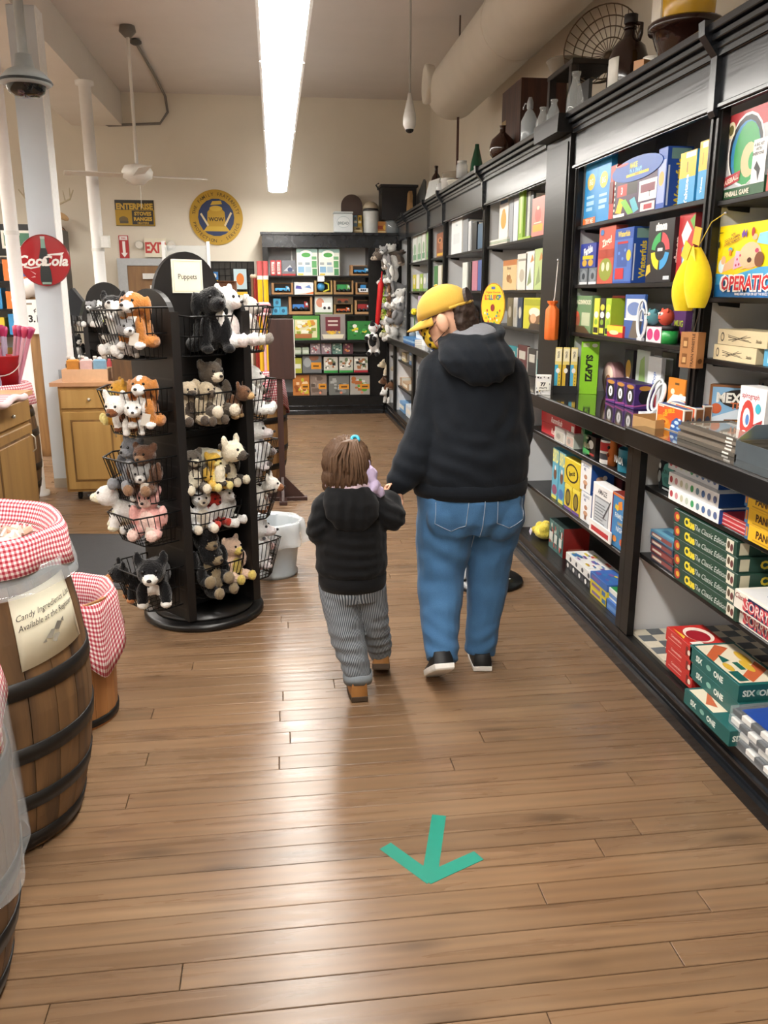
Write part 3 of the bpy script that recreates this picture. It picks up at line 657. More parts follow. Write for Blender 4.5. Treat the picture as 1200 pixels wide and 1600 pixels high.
# trousers with woven stripes following each leg
def stripemat():
    m, nt, b = newmat('hickory_stripe'); L = nt.links.new; a = nd(nt, 'ShaderNodeAttribute', attribute_name='around')
    s = nd(nt, 'ShaderNodeMath', operation='MULTIPLY', i_1=2 * PI / .0075); L(a.outputs['Fac'], s.inputs[0]); sn = nd(nt, 'ShaderNodeMath', operation='SINE'); L(s.outputs[0], sn.inputs[0])
    mr = nd(nt, 'ShaderNodeMapRange'); mr.inputs['From Min'].default_value = -.2; mr.inputs['From Max'].default_value = .5; L(sn.outputs[0], mr.inputs[0])
    mx = nd(nt, 'ShaderNodeMix', data_type='RGBA'); mx.inputs['A'].default_value = lin('3f4751'); mx.inputs['B'].default_value = lin('9aa2aa'); L(mr.outputs[0], mx.inputs['Factor']); L(mx.outputs['Result'], b.inputs['Base Color']); b.inputs['Roughness'].default_value = .9
    return m
def around(me, axes):
    vals = []
    for v in me.vertices:
        best = None
        for A, B in axes:
            A, B = Vector(A[:3]), Vector(B[:3]); d = B - A; t = max(0, min(1, (v.co - A).dot(d) / d.length_squared)); q = A + d * t; e = (v.co - q).length
            if best is None or e < best[0]: best = (e, math.atan2(v.co.x - q.x, -(v.co.y - q.y)) * .068 + q.x * .0)
        vals.append(best[1])
    at = me.attributes.new('around', 'FLOAT', 'POINT'); at.data.foreach_set('value', vals)
l1 = [(.212, 3.13, .45, .076), (.24, 3.10, .28, .069), (.272, 3.072, .16, .06), (.284, 3.062, .10, .054)]; l2 = [(.335, 3.13, .45, .076), (.36, 3.155, .28, .064), (.385, 3.21, .16, .057), (.395, 3.23, .115, .05)]
j = MB(); loft(j, [(.272, 3.13, .40, .12, .095), (.272, 3.13, .44, .132, .105), (.272, 3.13, .5, .13, .104)]); limb(j, l1); limb(j, l2)
jm = remesh(j, .006, 3, folds([(.004, (.2, 0, 1), .05, (.25, 3.05, .2), .12), (.004, (-.2, 0, 1), .05, (.38, 3.15, .22), .12)], .005, 14))
around(jm, list(zip(l1, l1[1:])) + list(zip(l2, l2[1:]))); MSTR = stripemat(); jm.materials.append(MSTR); jo = own(link('trousers', jm), ch)
cf = MB(); R = []
for k, z in ((1.0, .075), (1.08, .07), (1.12, .09), (1.08, .108), (1.0, .11)): R.append([Vector((.285 + .054 * k * math.cos(2 * PI * q / 24), 3.062 + .054 * k * math.sin(2 * PI * q / 24), z + .004 * math.sin(2 * PI * q / 24 * 3))) for q in range(24)])
cf.rings(R, cap=False).build('turn_up', fabric('grey_cuff', '6f7982', '939ca3', 200), jo)
MBOOT = flat('9c6a34', .7, .15, 50); MBSOLE = flat('4a3a2b', .8)
own(shoe('boot', Matrix.Translation((.287, 3.005, 0)) @ R3(0, 0, .03), None, MBOOT, MBSOLE, .155, .072, .07, boot=.03), ch)
own(shoe('boot', Matrix.Translation((.394, 3.165, .06)) @ R3(-.42, 0, -.1), None, MBOOT, MBSOLE, .155, .07, .07, boot=.03), ch)
# ------------------------------------------------------------------ printed goods
def r(a, b, c, d, h): return ('r', a, b, c, d, h)
def e(u, v, ru, rv, h): return ('e', u, v, ru, rv, h)
def p(h, *pts): return ('p', pts, h)
def t(s, u, v, hh, h, o='', bold=.02): return ('t', s, u, v, hh, h, o, bold)
def print_on(mb, ops, O, U, V, N, slots):
    "draw flat print in the plane O + u*U + v*V, lifted along the unit normal N"
    uw, vw = U.length, V.length
    def S(h):
        if h not in slots: slots.append(h)
        return slots.index(h)
    for k, q in enumerate(ops):
        off = N * (.0003 + .00022 * k)
        if q[0] == 'r': pts = [(q[1], q[2]), (q[3], q[2]), (q[3], q[4]), (q[1], q[4])]; mb.add([O + U * a + V * b + off for a, b in pts], [(0, 1, 2, 3)], S(q[5]))
        elif q[0] == 'e': mb.add([O + U * (q[1] + q[3] * math.cos(2 * PI * i / 18)) + V * (q[2] + q[4] * math.sin(2 * PI * i / 18)) + off for i in range(18)], [tuple(range(18))], S(q[5]))
        elif q[0] == 'p': mb.add([O + U * a + V * b + off for a, b in q[1]], [tuple(range(len(q[1])))], S(q[2]))
        else:
            _, s, u, v, hh, h, o, bold = q
            vs, fs, wd = text_geo(s, bold, .25 if 'i' in o else 0.)
            vert = 'v' in o or 'd' in o
            size = hh * (uw if vert else vw); length = wd * size; mx = .94 * (vw if vert else uw)
            sx = min(1, mx / max(length, 1e-6)) * size
            uu, vv = U.normalized(), V.normalized()
            A, B = (vv, -uu) if 'v' in o else ((-vv, uu) if 'd' in o else (uu, vv))
            if 'a' in o: ca, sa = math.cos(.18), math.sin(.18); A, B = A * ca + B * sa, B * ca - A * sa
            c = O + U * u + V * v + off - A * (wd * sx / 2) - B * (size / 2)
            mb.add([c + A * (x * sx) + B * (y * size) for x, y in vs], fs, S(h))
def face_frame(f, w, d, h):
    if f == 'F': return Vector((-w / 2, 0, 0)), Vector((w, 0, 0)), Vector((0, 0, h)), Vector((0, -1, 0))
    if f == 'R': return Vector((w / 2, 0, 0)), Vector((0, d, 0)), Vector((0, 0, h)), Vector((1, 0, 0))
    if f == 'L': return Vector((-w / 2, d, 0)), Vector((0, -d, 0)), Vector((0, 0, h)), Vector((-1, 0, 0))
    return Vector((-w / 2, 0, h)), Vector((w, 0, 0)), Vector((0, d, 0)), Vector((0, 0, 1))
def add_print(root, w, d, h, name='printed_panel', **faces):
    for f, ops in faces.items():
        if not ops: continue
        mb = MB(); slots = []; print_on(mb, ops, *face_frame(f, w, d, h), slots)
        link(name, mb.mesh(name, [ink(s) for s in slots]), root)
def pbox(name, label, cat, loc, w, d, h, base, rz=-PI / 2, F=(), R=(), T=(), L=(), group=None, rx=0, ch=.0015, rough=.35):
    o = MB().box(-w / 2, w / 2, 0, d, 0, h, 0, ch).build(name, flat(base, rough, .06, 25))
    o.location = loc; o.rotation_euler = (rx, 0, rz); tag(o, label, cat, group)
    bg = [r(.012, .012, .988, .988, base)]; add_print(o, w, d, h, F=F and bg + list(F), R=R and bg + list(R), T=T and bg + list(T), L=L and bg + list(L)); return o
def item(px0, px1, ytop, X, z, d, name, label, base, cat='game', F=(), R=(), T=(), h=None, group=None, dz=0, rz=0., maxw=None, rough=.35):
    "boxed good whose front stands on the shelf line X, z between photo columns px0 and px1"
    z += dz
    y1, y0 = YatX(px0, X, z), YatX(px1, X, z); w_ = y1 - y0
    if h is None: h = onX(px0, ytop, X).z - z
    if onX(px0, ytop, X).y <= 0: pass
    return pbox(name, label, cat, (X, (y0 + y1) / 2, z + .0005), w_, d, max(h, .01), base, -PI / 2 + rz, F, R, T, group=group, rough=rough)
def speckle(cols, n, seed, s=.06, box=(.04, .04, .96, .96)):
    q = random.Random(seed); out = []
    for i in range(n):
        u, v = q.uniform(box[0] + s, box[2] - s), q.uniform(box[1] + s, box[3] - s); a = s * q.uniform(.5, 1.2)
        out.append(e(u, v, a, a * q.uniform(.6, 1.1), q.choice(cols)) if q.random() < .6 else r(u - a, v - a * .7, u + a, v + a * .7, q.choice(cols)))
    return out
# ------------------------------------------------------------------ goods on the right-hand shelves
UX, LX = 1.665, 1.535
ZN1, ZN2, ZN3, ZNC = 1.91, 1.565, 1.337, ZCT + .015
ZF_1, ZF_2, ZF_3, ZFC = 1.93, 1.625, 1.37, ZCT
W_, K_ = 'f1efe9', '17171a'
# nearest bay, top shelf
item(1126, 1192, 188, UX, ZN1, .09, 'baseball_game_box', 'baseball pinball game box with green field window, top shelf of nearest bay', 'b9bcc0', F=[r(0, .78, 1, 1, 'b23a40'), r(.0, .0, 1, .13, '2f5b3a'), e(.5, .55, .42, .42, 'f0eee8'), e(.5, .55, .39, .39, '1c1c22'), e(.5, .52, .34, .36, '2f7fb0'), e(.54, .5, .3, .36, '2e9650'), e(.6, .42, .18, .2, 'd2b98a'), e(.68, .4, .08, .1, '37a057'), e(.12, .82, .1, .1, 'ece3c4'), e(.12, .82, .06, .06, '6b6438'), r(.7, .13, 1, .62, 'eeecea'), p(K_, (.75, .3), (.8, .38), (.9, .28), (.86, .14), (.82, .26)), p('b23a40', (.02, .15), (.42, .2), (.44, .32), (.04, .27)), t('BASEBALL', .22, .23, .06, 'f6ecd9', 'a'), t('PINBALL GAME', .4, .065, .06, 'f6ecd9'), t('A BIG HIT', .83, .56, .035, K_), t('WITH', .83, .51, .035, K_), t('EVERYONE', .83, .46, .035, K_)], R=[r(0, 0, 1, .2, '2f5b3a')])
item(1196, 1275, 190, UX, ZN1, .09, 'game_box', 'teal and red game box cut by the right edge, top shelf', '4d8f8c', F=[r(0, 0, 1, .4, 'b34a45'), r(.1, .5, .9, .9, 'd9dfd8')])
# patient surgery game (second shelf)
item(1115, 1232, 356, UX, ZN2, .07, 'surgery_game_box', 'yellow board game box showing a cartoon patient and red lettering', 'f2d60e', F=[p('4aa6d8', (0, 0), (1, 0), (1, .42), (.6, .4), (.25, .3), (0, .34)), p('2478c0', (0, 0), (1, 0), (1, .16), (0, .18)),
   e(.08, .44, .05, .1, 'd9ecf5'), e(.1, .52, .035, .06, 'edb98f'), p('edb98f', (.1, .35), (.3, .42), (.34, .56), (.3, .6), (.12, .46)), p('f3b7cf', (.25, .38), (.37, .42), (.37, .62), (.27, .64)), e(.47, .56, .15, .18, 'f0c19c'), e(.3, .52, .012, .018, 'c4426a'), e(.33, .45, .012, .018, 'c4426a'), e(.29, .44, .012, .018, 'c4426a'), e(.34, .57, .012, .018, 'c4426a'), e(.47, .5, .03, .035, '4a2c22'), e(.56, .62, .025, .03, 'c4426a'), p('edb98f', (.34, .38), (.5, .4), (.58, .44), (.5, .46)), e(.6, .5, .06, .1, '7a4a34'), p('8fd0ea', (.55, .72), (.7, .68), (.72, .86), (.58, .84)), e(.52, .8, .035, .04, 'edb98f'), e(.49, .87, .02, .06, 'b03036'), e(.2, .66, .028, .03, '3fa4c8'), r(.185, .58, .215, .66, 'e9862a'), p('6a3f9a', (.34, .86), (.37, .92), (.385, .86), (.41, .92), (.41, .8), (.385, .84), (.35, .8)),
   t('WITH', .22, .865, .03, '8a3a22', 'a'), t('DOCTOR DAMIEN', .21, .815, .035, '8a3a22', 'a'), t('CLASSIC AILMENTS', .21, .765, .035, '8a3a22', 'a'), r(.02, .9, .08, .91, K_), r(.02, .7, .04, .78, K_),
   t('OPERATION', .505, .2, .2, 'f6f4ef', bold=.09), t('OPERATION', .505, .2, .19, 'cf2a34', bold=.03), t('MAKE HIM BETTER OR GET THE BUZZ', .55, .045, .035, 'f6f4ef')], R=[r(0, 0, 1, .2, '2478c0')])
# stick games, third shelf
for k, (a, b, yt, dz, lb) in enumerate(((1114, 1180, 540, 0, 'lower pale wooden pick-up-sticks box on the third shelf'), (1121, 1198, 517, .0575, 'upper pale wooden pick-up-sticks box on the third shelf'))):
    item(a, b, yt, UX - .01, ZN3, .13, 'stick_game_box', lb, 'd8c8a2', F=[e(.1, .5, .04, .3, '57524a'), e(.1, .5, .025, .2, 'cdbd96'), p('4a443a', (.22, .5), (.7, .28), (.7, .31), (.23, .55)), p('4a443a', (.24, .3), (.68, .6), (.68, .63), (.23, .34)), p('5a5346', (.22, .62), (.66, .36), (.66, .39), (.22, .66)), p('5a5346', (.3, .25), (.6, .7), (.62, .7), (.33, .25)), t('Sticks', .85, .4, .2, '6a6250', 'i')], R=[e(.3, .5, .1, .3, '8f825f')], h=.056, dz=dz, group='wooden stick games')
item(1192, 1260, 545, UX, ZN3, .1, 'blue_game_box', 'sky blue game box at the right edge beside the stick games', '58a8d0', F=[r(.1, .2, .9, .7, 'dfe9ee')])
# counter of the nearest bay
q = Vector((1.685, YatX(1107, 1.685, ZNC + .1), 0)); pbox('train_domino_game', 'brown and blue train domino game box on the near counter', 'game', (q.x + .105 * math.cos(.75), q.y - .105 * math.sin(.75), ZNC), .21, .06, onY(1107, 600, q.y).z - ZNC, '8a5a36', -.75, F=[r(.05, .04, .98, .95, '86b4d8'), p('d9e4ee', (.05, .3), (.5, .5), (.98, .4), (.98, .1), (.05, .1)), e(.6, .72, .42, .2, '1d1a18'), t('MEXICAN', .6, .74, .2, 'efece4', bold=.04), t('TRAIN', .62, .58, .13, 'c9724a', bold=.03), e(.14, .5, .1, .11, 'c8623c'), p('6b4324', (.3, .1), (.98, .1), (.98, .34), (.3, .28)), r(.34, .16, .44, .26, 'c98a3c'), r(.5, .16, .6, .27, 'c98a3c'), r(.66, .16, .76, .28, 'c98a3c'), r(.05, .04, .25, .16, '2f8a58'), r(.25, .05, .4, .12, 'efece4')], T=[r(.05, .1, .95, .9, '5f4a3a')])
item(1148, 1188, 600, 1.63, ZNC, .07, 'drawing_toy_box', 'white spiral drawing toy box with a red one-eyed face', 'f0eeee', F=[t('spirograph', .42, .86, .085, 'b0384e'), e(.36, .45, .26, .34, 'c9463f'), e(.34, .5, .14, .16, 'f2f0ee'), e(.38, .47, .07, .09, '4f7fc0'), e(.3, .25, .1, .04, 'f2efea'), p('e3a583', (.6, .36), (1, .44), (1, .12), (.78, .2)), p('a83438', (.58, .4), (.95, .52), (.9, .34)), e(.75, .68, .1, .08, '43b3c8'), e(.08, .1, .06, .04, 'c9c2c8')], R=[t('spirograph', .5, .45, .3, 'b0384e', 'v'), e(.5, .85, .25, .08, 'b0384e')])
item(1172, 1200, 590, 1.9, ZNC, .05, 'patterned_box', 'small grey box with dark patterned dots behind the spiral toy', 'b9b3ae', F=[e(.2, .85, .08, .08, '8a3038'), e(.45, .85, .08, .09, '3a4a58'), e(.7, .85, .08, .07, '31302f')])
for k in range(3):
    a = 1022 + (20, 34, 0)[k] * .9; X = (1.62, 1.66, 1.55)[k]
    item(a + 2, a + 44, 628 - (2, 6, 0)[k], X, ZNC, .035, 'bubble_toy_box', ['middle orange and blue bubble toy box of three on the near counter', 'rear orange and blue bubble toy box of three on the near counter', 'front orange and blue bubble toy box with its picture showing'][k], 'ece6da',
         F=[r(.04, .04, .96, .96, 'd8572a'), p('e08a2c', (.04, .04), (.6, .04), (.5, .4), (.2, .55), (.04, .5)), p('2c5fa8', (.55, .04), (.96, .04), (.96, .55), (.75, .6), (.6, .4)), t('BUBBLE', .5, .8, .19, 'f2c22e', 'a', .02), t('Gun', .34, .61, .17, 'f2c22e', 'a', .02), e(.3, .3, .17, .12, 'e9a23c'), e(.3, .3, .09, .06, 'b3331f'), e(.78, .4, .08, .075, 'bfdcf0'), e(.66, .22, .07, .06, 'd8ebf6'), e(.85, .2, .06, .05, '9cc8ea'), e(.88, .55, .05, .045, 'd8ebf6'), r(.1, .9, .3, .95, 'f0e9dc')], R=[r(.1, .06, .9, .94, '8a5a38'), e(.5, .4, .3, .2, '444a5a')], T=[r(.02, .1, .98, .9, '36589a')], group='bubble toy boxes')
# picture frames lying in a stack
fm = flat('6f665c', .3, .1, metal=.5)
ty = [YatX(1058, 1.5, ZNC), YatX(1150, 1.5, ZNC)]
for k in range(5):
    o = thing('glazed_frame', 'dark framed glass panel, %s of the flat stack on the near counter' % ['lowest', 'second', 'middle', 'fourth', 'topmost'][k], 'frame', (1.50 + .004 * (k % 3), (ty[0] + ty[1]) / 2 - .003 * k, ZNC + .0006 + k * .0125), -PI / 2 + .02 * (k % 2), group='stack of glazed frames')
    w2, d2 = (ty[0] - ty[1]) / 2, .2
    m = MB(); m.box(-w2, w2, 0, .012, 0, .012); m.box(-w2, w2, d2 - .012, d2, 0, .012); m.box(-w2, -w2 + .012, .012, d2 - .012, 0, .012); m.box(w2 - .012, w2, .012, d2 - .012, 0, .012); m.build('frame_rail', flat(['5a544c', '7b7166'][k % 2], .35, .1), o)
    bx('pane', -w2 + .012, w2 - .012, .012, d2 - .012, .003, .009, flat('8b8478', .06, .1), o)
    bx('sticker', w2 - .09, w2 - .05, -.001, 0, .003, .009, ink('e8e6e0'), o)
# galvanised bin with a yellow sign
o = thing('metal_bin', 'galvanised metal display bin at the right edge of the near counter', 'bin', (1.50, 2.36, ZNC), -PI / 2)
MGAL = flat('8f9ba3', .3, .15, 12, metal=.75)
m = MB(); side = [(0, 0), (.2, 0), (.2, .07), (.14, .11), (.06, .11), (0, .06)]
MX = Matrix(((0, 1, 0), (1, 0, 0), (0, 0, 1)))
MB().prism(side, .185, .19, 0, MX).build('side_wall', MGAL, o); MB().prism(side, -.19, -.185, 0, MX).build('side_wall', MGAL, o)
bx('front_wall', -.185, .185, 0, .004, 0, .06, MGAL, o); bx('back_wall', -.185, .185, .196, .2, 0, .07, MGAL, o); bx('floor_plate', -.185, .185, .004, .196, 0, .004, MGAL, o)
MB().lathe([(.02, 0), (.022, .003), (.012, .006)], 16, M=Matrix.Translation((-.192, .1, .075)) @ R3(0, -PI / 2, 0)).build('rivet_plate', flat('b7a58a', .4), o)
pbox('yellow_sign', 'bright yellow card standing in the metal bin', 'sign', (1.57, 2.42, ZNC + .005), .1, .004, .15, 'f0dc1e', -PI / 2, F=[t('77', .4, .6, .3, '222222', 'a')], rx=-.1)

# ---- second bay, top shelf
for k, (a, b, yt) in enumerate(((911, 930, 250), (930, 950, 246))):
    item(a, b, yt, UX, ZF_1, .03, 'disc_pack', ['left sky blue disc pack on the top shelf with orange try-me banner', 'right sky blue disc pack on the top shelf'][k], '2a8fd0', F=[e(.5, .75, .46, .2, '3fa0dc'), e(.5, .62, .3, .12, 'f0c23c'), t('BG', .5, .62, .09, 'f4efe2'), r(.2, .28, .8, .34, 'a8d3ee'), r(.2, .2, .7, .25, 'a8d3ee'), r(.2, .38, .8, .42, 'a8d3ee')] + ([r(0, .0, 1, .1, 'd8702c'), t('TRY ME', .5, .05, .07, 'f4efe2')] if k == 0 else []), group='blue disc packs')
item(950, 960, 262, UX, ZF_1, .05, 'film_strip_box', 'narrow red box edged like film beside the blue packs', 'b5382f', F=[r(.7, 0, 1, 1, '202022')] + [r(.78, .03 + .1 * k, .94, .08 + .1 * k, 'e8e4da') for k in range(10)] + [r(.0, .3, .6, .7, '6a2420')])
o = item(959, 1024, 285, UX, ZF_1, .07, 'craft_kit_box', 'purple craft kit box with a blue rounded header reading in a snap', '4a3550', F=[r(.05, .55, .3, .85, 'b5382f'), t('3', .17, .7, .18, 'f2efe6', bold=.04), r(.3, .55, .55, .85, '2c2a26'), p('e8c22c', (.03, .15), (.18, .1), (.24, .45), (.12, .52)), p('7fc04a', (.15, .42), (.28, .46), (.5, .06), (.36, .04)), p('5fb4c4', (.38, .4), (.5, .46), (.62, .12), (.5, .05)), r(.6, .3, 1, .8, 'e9e4e0'), r(.64, .5, .96, .7, '7a3a4a'), t('T', .85, .45, .14, K_), r(.66, .04, .98, .25, 'e6d8d4'), r(.74, .08, .92, .2, 'b03a44'), r(0, 0, .28, .1, 'efebe2')])
hh = o.dimensions.z; ww = o.dimensions.x
m = MB().prism(circ(24, ww * .6, 0, hh * 1.16, 0, 2 * PI, hh * .3), -.004, 0); hb = m.build('header_card', flat('2456a8', .35, .08), o); mb = MB(); sl = []
print_on(mb, [t('MAKE', .45, .7, .24, 'd8d34a', '', .04), t('IN A SNAP!', .5, .45, .2, '7fc0e4', '', .04), r(.3, .2, .78, .32, 'e9c22c'), t('EARRINGS', .54, .26, .08, '2a2520'), e(.2, .84, .14, .06, 'c23a40')], Vector((-ww * .55, -.0041, hh * .88)), Vector((ww * 1.1, 0, 0)), Vector((0, 0, hh * .56)), Vector((0, -1, 0)), sl); link('header_print', mb.mesh('header_print', [ink(s) for s in sl]), o)
WF = [r(.04, .04, .96, .8, '4c72bc'), t('Waterfuls', .5, .9, .1, 'f0d23c', '', .03), r(.2, .3, .75, .72, '38589f'), e(.3, .55, .05, .03, '6d95d8'), e(.5, .45, .05, .03, '6d95d8'), e(.62, .6, .05, .03, '6d95d8'), r(.15, .08, .6, .28, 'c4323a'), e(.82, .5, .12, .1, 'e8c93a'), r(.2, .72, .75, .76, 'c4323a')]
WR = [t('Waterfuls', .5, .42, .3, 'f0d23c', 'v', .03), r(.15, .8, .9, .97, '7fa39a'), r(.05, .05, .12, .7, 'dfe6f4')]
item(1023, 1037, 236, UX, ZF_1, .115, 'water_game_box', 'blue water ring-toss game box on the top shelf, side lettering showing', '2d54a8', F=[r(.1, .1, .9, .8, '9aa8d8'), e(.5, .5, .3, .12, 'e8a24a')], R=WR, group='blue water games')
for k, (a, b, yt) in enumerate(((1058, 1083, 243), (1087, 1100, 225))):
    item(a, b, yt, UX - .012, ZF_1, .06, 'dice_game_box', ['yellow and blue dice game box with a price tag on the top shelf', 'tall yellow and blue dice game box against the upright'][k], '3d9bd0', F=[r(0, .5, 1, 1, 'e2b62a'), t('Yahtzee', .5, .25, .19, 'e9f2f7', 'v', .03), r(.35, .88, .95, .98, 'f2f0ec'), r(.46, .6, .5, .8, '5a4a20')], group='yellow dice games')
# second shelf of the second bay
item(906, 930, 373, UX, ZF_2, .05, 'dice_game_box', 'small blue dice game box with white name resting on grey dice trays', '34429a', F=[t('Farkle', .5, .72, .3, 'eef0ea', 'a', .05), r(.15, .35, .85, .5, 'd0c22c'), e(.3, .2, .16, .14, 'c9a23a'), e(.7, .2, .16, .14, 'c9a23a')], dz=.085, h=.125)
for k in range(2): item(905 + 14 * k, 917 + 14 * k, 400, UX, ZF_2, .09, 'dice_tray', ['left grey plastic dice tray under the small blue dice game', 'right grey plastic dice tray under the small blue dice game'][k], '6d757c', F=[e(.5, .5, .4, .4, '8b939a'), e(.5, .5, .2, .2, '3f454c'), r(0, 0, 1, .15, 'dfe3e6')], h=.084, group='grey dice trays')
item(932, 957, 357, UX, ZF_2, .06, 'bingo_game_box', 'red picture bingo game box left of the water game', 'c65a48', F=[t('Zingo!', .5, .74, .12, 'f0ead8', 'a', .03), e(.5, .25, .4, .2, '8f9a3c'), e(.35, .3, .1, .08, 'e9d9b8'), e(.65, .3, .1, .08, 'e9d9b8'), r(.05, .45, .95, .6, 'a8402f'), e(.2, .9, .12, .05, '3a78b8')])
item(956, 985, 360, UX, ZF_2, .1, 'water_game_box', 'blue water ring-toss game box on the second shelf beside the red game', '2d54a8', F=WF, R=WR, group='blue water games')
item(1008, 1047, 348, UX, ZF_2, .045, 'memory_game_box', 'black electronic memory game box with four coloured quarters', '1d1c20', F=[t('simon', .5, .9, .12, 'eceae6', '', .08)] + [p(h_, *[(.52 + (.36 if rr else .2) * math.cos(a), .5 + (.3 if rr else .15) * math.sin(a)) for rr, seq in ((1, [a0 + .06 + i * .2765 for i in range(6)]), (0, [a0 + .06 + i * .2765 for i in range(5, -1, -1)])) for a in seq]) for a0, h_ in ((0, 'd0474e'), (PI / 2, '3aa85a'), (PI, 'e9d62c'), (1.5 * PI, '3f9ad0'))] + [r(.42, .5, .62, .55, 'd9d9dc'), p('d8b23a', (0, .1), (.2, .18), (.16, .3), (.03, .28)), r(.72, .04, .95, .1, 'c9d0d8')], R=[t('simon', .5, .5, .7, 'eceae6', 'v', .08)])
item(1054, 1078, 338, UX + .02, ZF_2, .07, 'card_game_box', 'red party card game box with white swirl behind the yellow pouches', 'bf3a3c', F=[p('f0ece6', (.2, .7), (.5, .9), (.85, .75), (.6, .6), (.8, .45), (.4, .55)), p('3f8fc8', (.3, .5), (.5, .55), (.6, .2), (.4, .1)), p('6aa84a', (.7, .9), (1, .98), (1, .75))], R=[r(0, 0, 1, 1, '8d2b30')])
# third shelf of the second bay
item(891, 922, 462, UX, ZF_3, .05, 'dragon_game_box', 'green dragon card game box at the left end of the third shelf', '6f8f68', F=[t('DRAGONWOOD', .55, .83, .12, 'efe9d0', '', .03), e(.25, .35, .22, .25, '9a5a44'), e(.3, .5, .1, .08, 'c8553c'), r(.55, .2, .95, .55, 'b9c2a0'), e(.2, .72, .12, .07, '2a2622'), p('57452f', (0, 0), (1, 0), (.7, .18), (0, .2))])
for k in range(3):
    item(926 + 9 * k, 934 + 9 * k, 466, UX, ZF_3, .07, 'flashlight_pack', ['left', 'middle', 'right'][k] + ' slim lime and black pack of three on the third shelf', ['d8d84a', '2a2d2e', 'a8c83c'][k], F=[e(.5, .75, .4, .09, 'd8d84a'), e(.5, .55, .4, .09, 'e6e8e0'), e(.5, .35, .3, .08, '8ab03c'), r(.1, .05, .9, .2, ['2a2d2e', 'd8d84a', '2a2d2e'][k])], group='slim lime packs')
item(953, 972, 462, UX + .075, ZF_3, .06, 'pink_tumbler_box', 'dusty pink box with red band behind the small red pack', 'bd8a84', F=[r(0, .72, 1, 1, 'b5282c'), r(.0, .68, .4, .95, 'd0322f')])
item(948, 972, 506, UX - .012, ZF_3, .05, 'snack_pack', 'small red and yellow pack at the front of the third shelf', 'cf3a32', F=[r(.0, .45, 1, 1, 'e8c83a'), e(.45, .4, .3, .2, 'e9d9a8')], h=.055)
item(973, 1003, 460, UX, ZF_3, .012, 'hanging_toy_card', 'blue toy card with grey loop toy on the third shelf', '3f62a4', F=[r(.08, .45, .92, .9, 'd3d8df'), e(.5, .68, .35, .15, '6f86b8'), p('6b6258', (.3, .02), (.8, .02), (.95, .4), (.5, .45)), r(.03, .42, .97, .46, 'efefef')])
lp = thing('loop_toy', 'white plastic loop toy leaning on the blue card, third shelf', 'toy', (UX - .012, YatX(1000, UX, ZF_3), ZF_3))
MB().tube([(0, -.03 + .05 * math.cos(a), .095 + .085 * math.sin(a)) for a in [2 * PI * i / 24 for i in range(24)]], .005, 6, closed=True).build('outer_loop', flat('e8eaec', .3), lp); MB().tube([(.0, -.03 + .035 * math.cos(a), .08 + .06 * math.sin(a)) for a in [2 * PI * i / 24 for i in range(24)]], .005, 6, closed=True).build('inner_loop', flat('cfd4da', .3), lp); bx('foot', -.008, .008, -.055, -.005, .0005, .014, flat('cfd4da', .3), lp)
def monster(px, py, rr, col, label, X, z):
    Y = YatX(px, X, z); o = thing('squeeze_monster', label, 'toy', (X, Y, z), group='squeeze monster toys')
    MB().ell((0, 0, rr), rr, 14, jit=.03).build('body', flat(col, .7, .15), o)
    for s in (-1, 1):
        b_ = MB().ell((-rr * .75, s * rr * .32, rr * 1.35), rr * .26, 8).build('eye', flat('eceae6', .3), o); MB().ell((-rr * .98, s * rr * .32, rr * 1.36), rr * .11, 6).build('pupil', MBLK, b_)
        MB().ell((-rr * .2, s * rr * .7, rr * 1.75), (rr * .2, rr * .2, rr * .35), 6).build('ear', flat(col, .7, .15), o)
    MB().ell((-rr * .85, 0, rr * .75), (rr * .12, rr * .4, rr * .1), 8).build('mouth', flat('4a1c1c', .6), o); return o
mz = ZF_3
monster(1040, 500, .035, 'd2533c', 'orange red squeeze monster on top of the green jar', UX + .01, mz + .075)
jb = thing('green_jar', 'small green jar with black lid under the orange monster', 'jar', (UX + .01, YatX(1042, UX, mz), mz)); MB().lathe([(.0, .0005), (.034, .0005), (.034, .055), (.0, .055)], 18).build('jar_body', flat('2f9a4a', .3), jb); MB().lathe([(0, .056), (.036, .056), (.036, .074), (0, .074)], 18).build('lid', MBLK, jb)
item(1009, 1032, 507, UX - .014, mz, .06, 'dotted_box', 'small pink box with white sides and round dots on the third shelf', 'e6a9be', F=[r(0, 0, 1, 1, 'e9dfe2'), e(.25, .5, .2, .38, 'c83c78'), e(.72, .5, .2, .38, 'c83c78')], h=.066)
monster(1020, 490, .036, '4f8a92', 'teal squeeze monster above the pink dotted box', UX + .02, mz + .069)
monster(1052, 490, .03, '6a4a38', 'brown squeeze monster beside the orange one', UX + .07, mz)
item(1048, 1068, 485, UX + .09, mz, .03, 'purple_tag_box', 'purple box with lime lettering at the right of the third shelf', '5a3468', F=[t('MUG', .5, .6, .2, 'b8d03c', '', .03), r(.2, .2, .8, .35, 'c94a8a')])
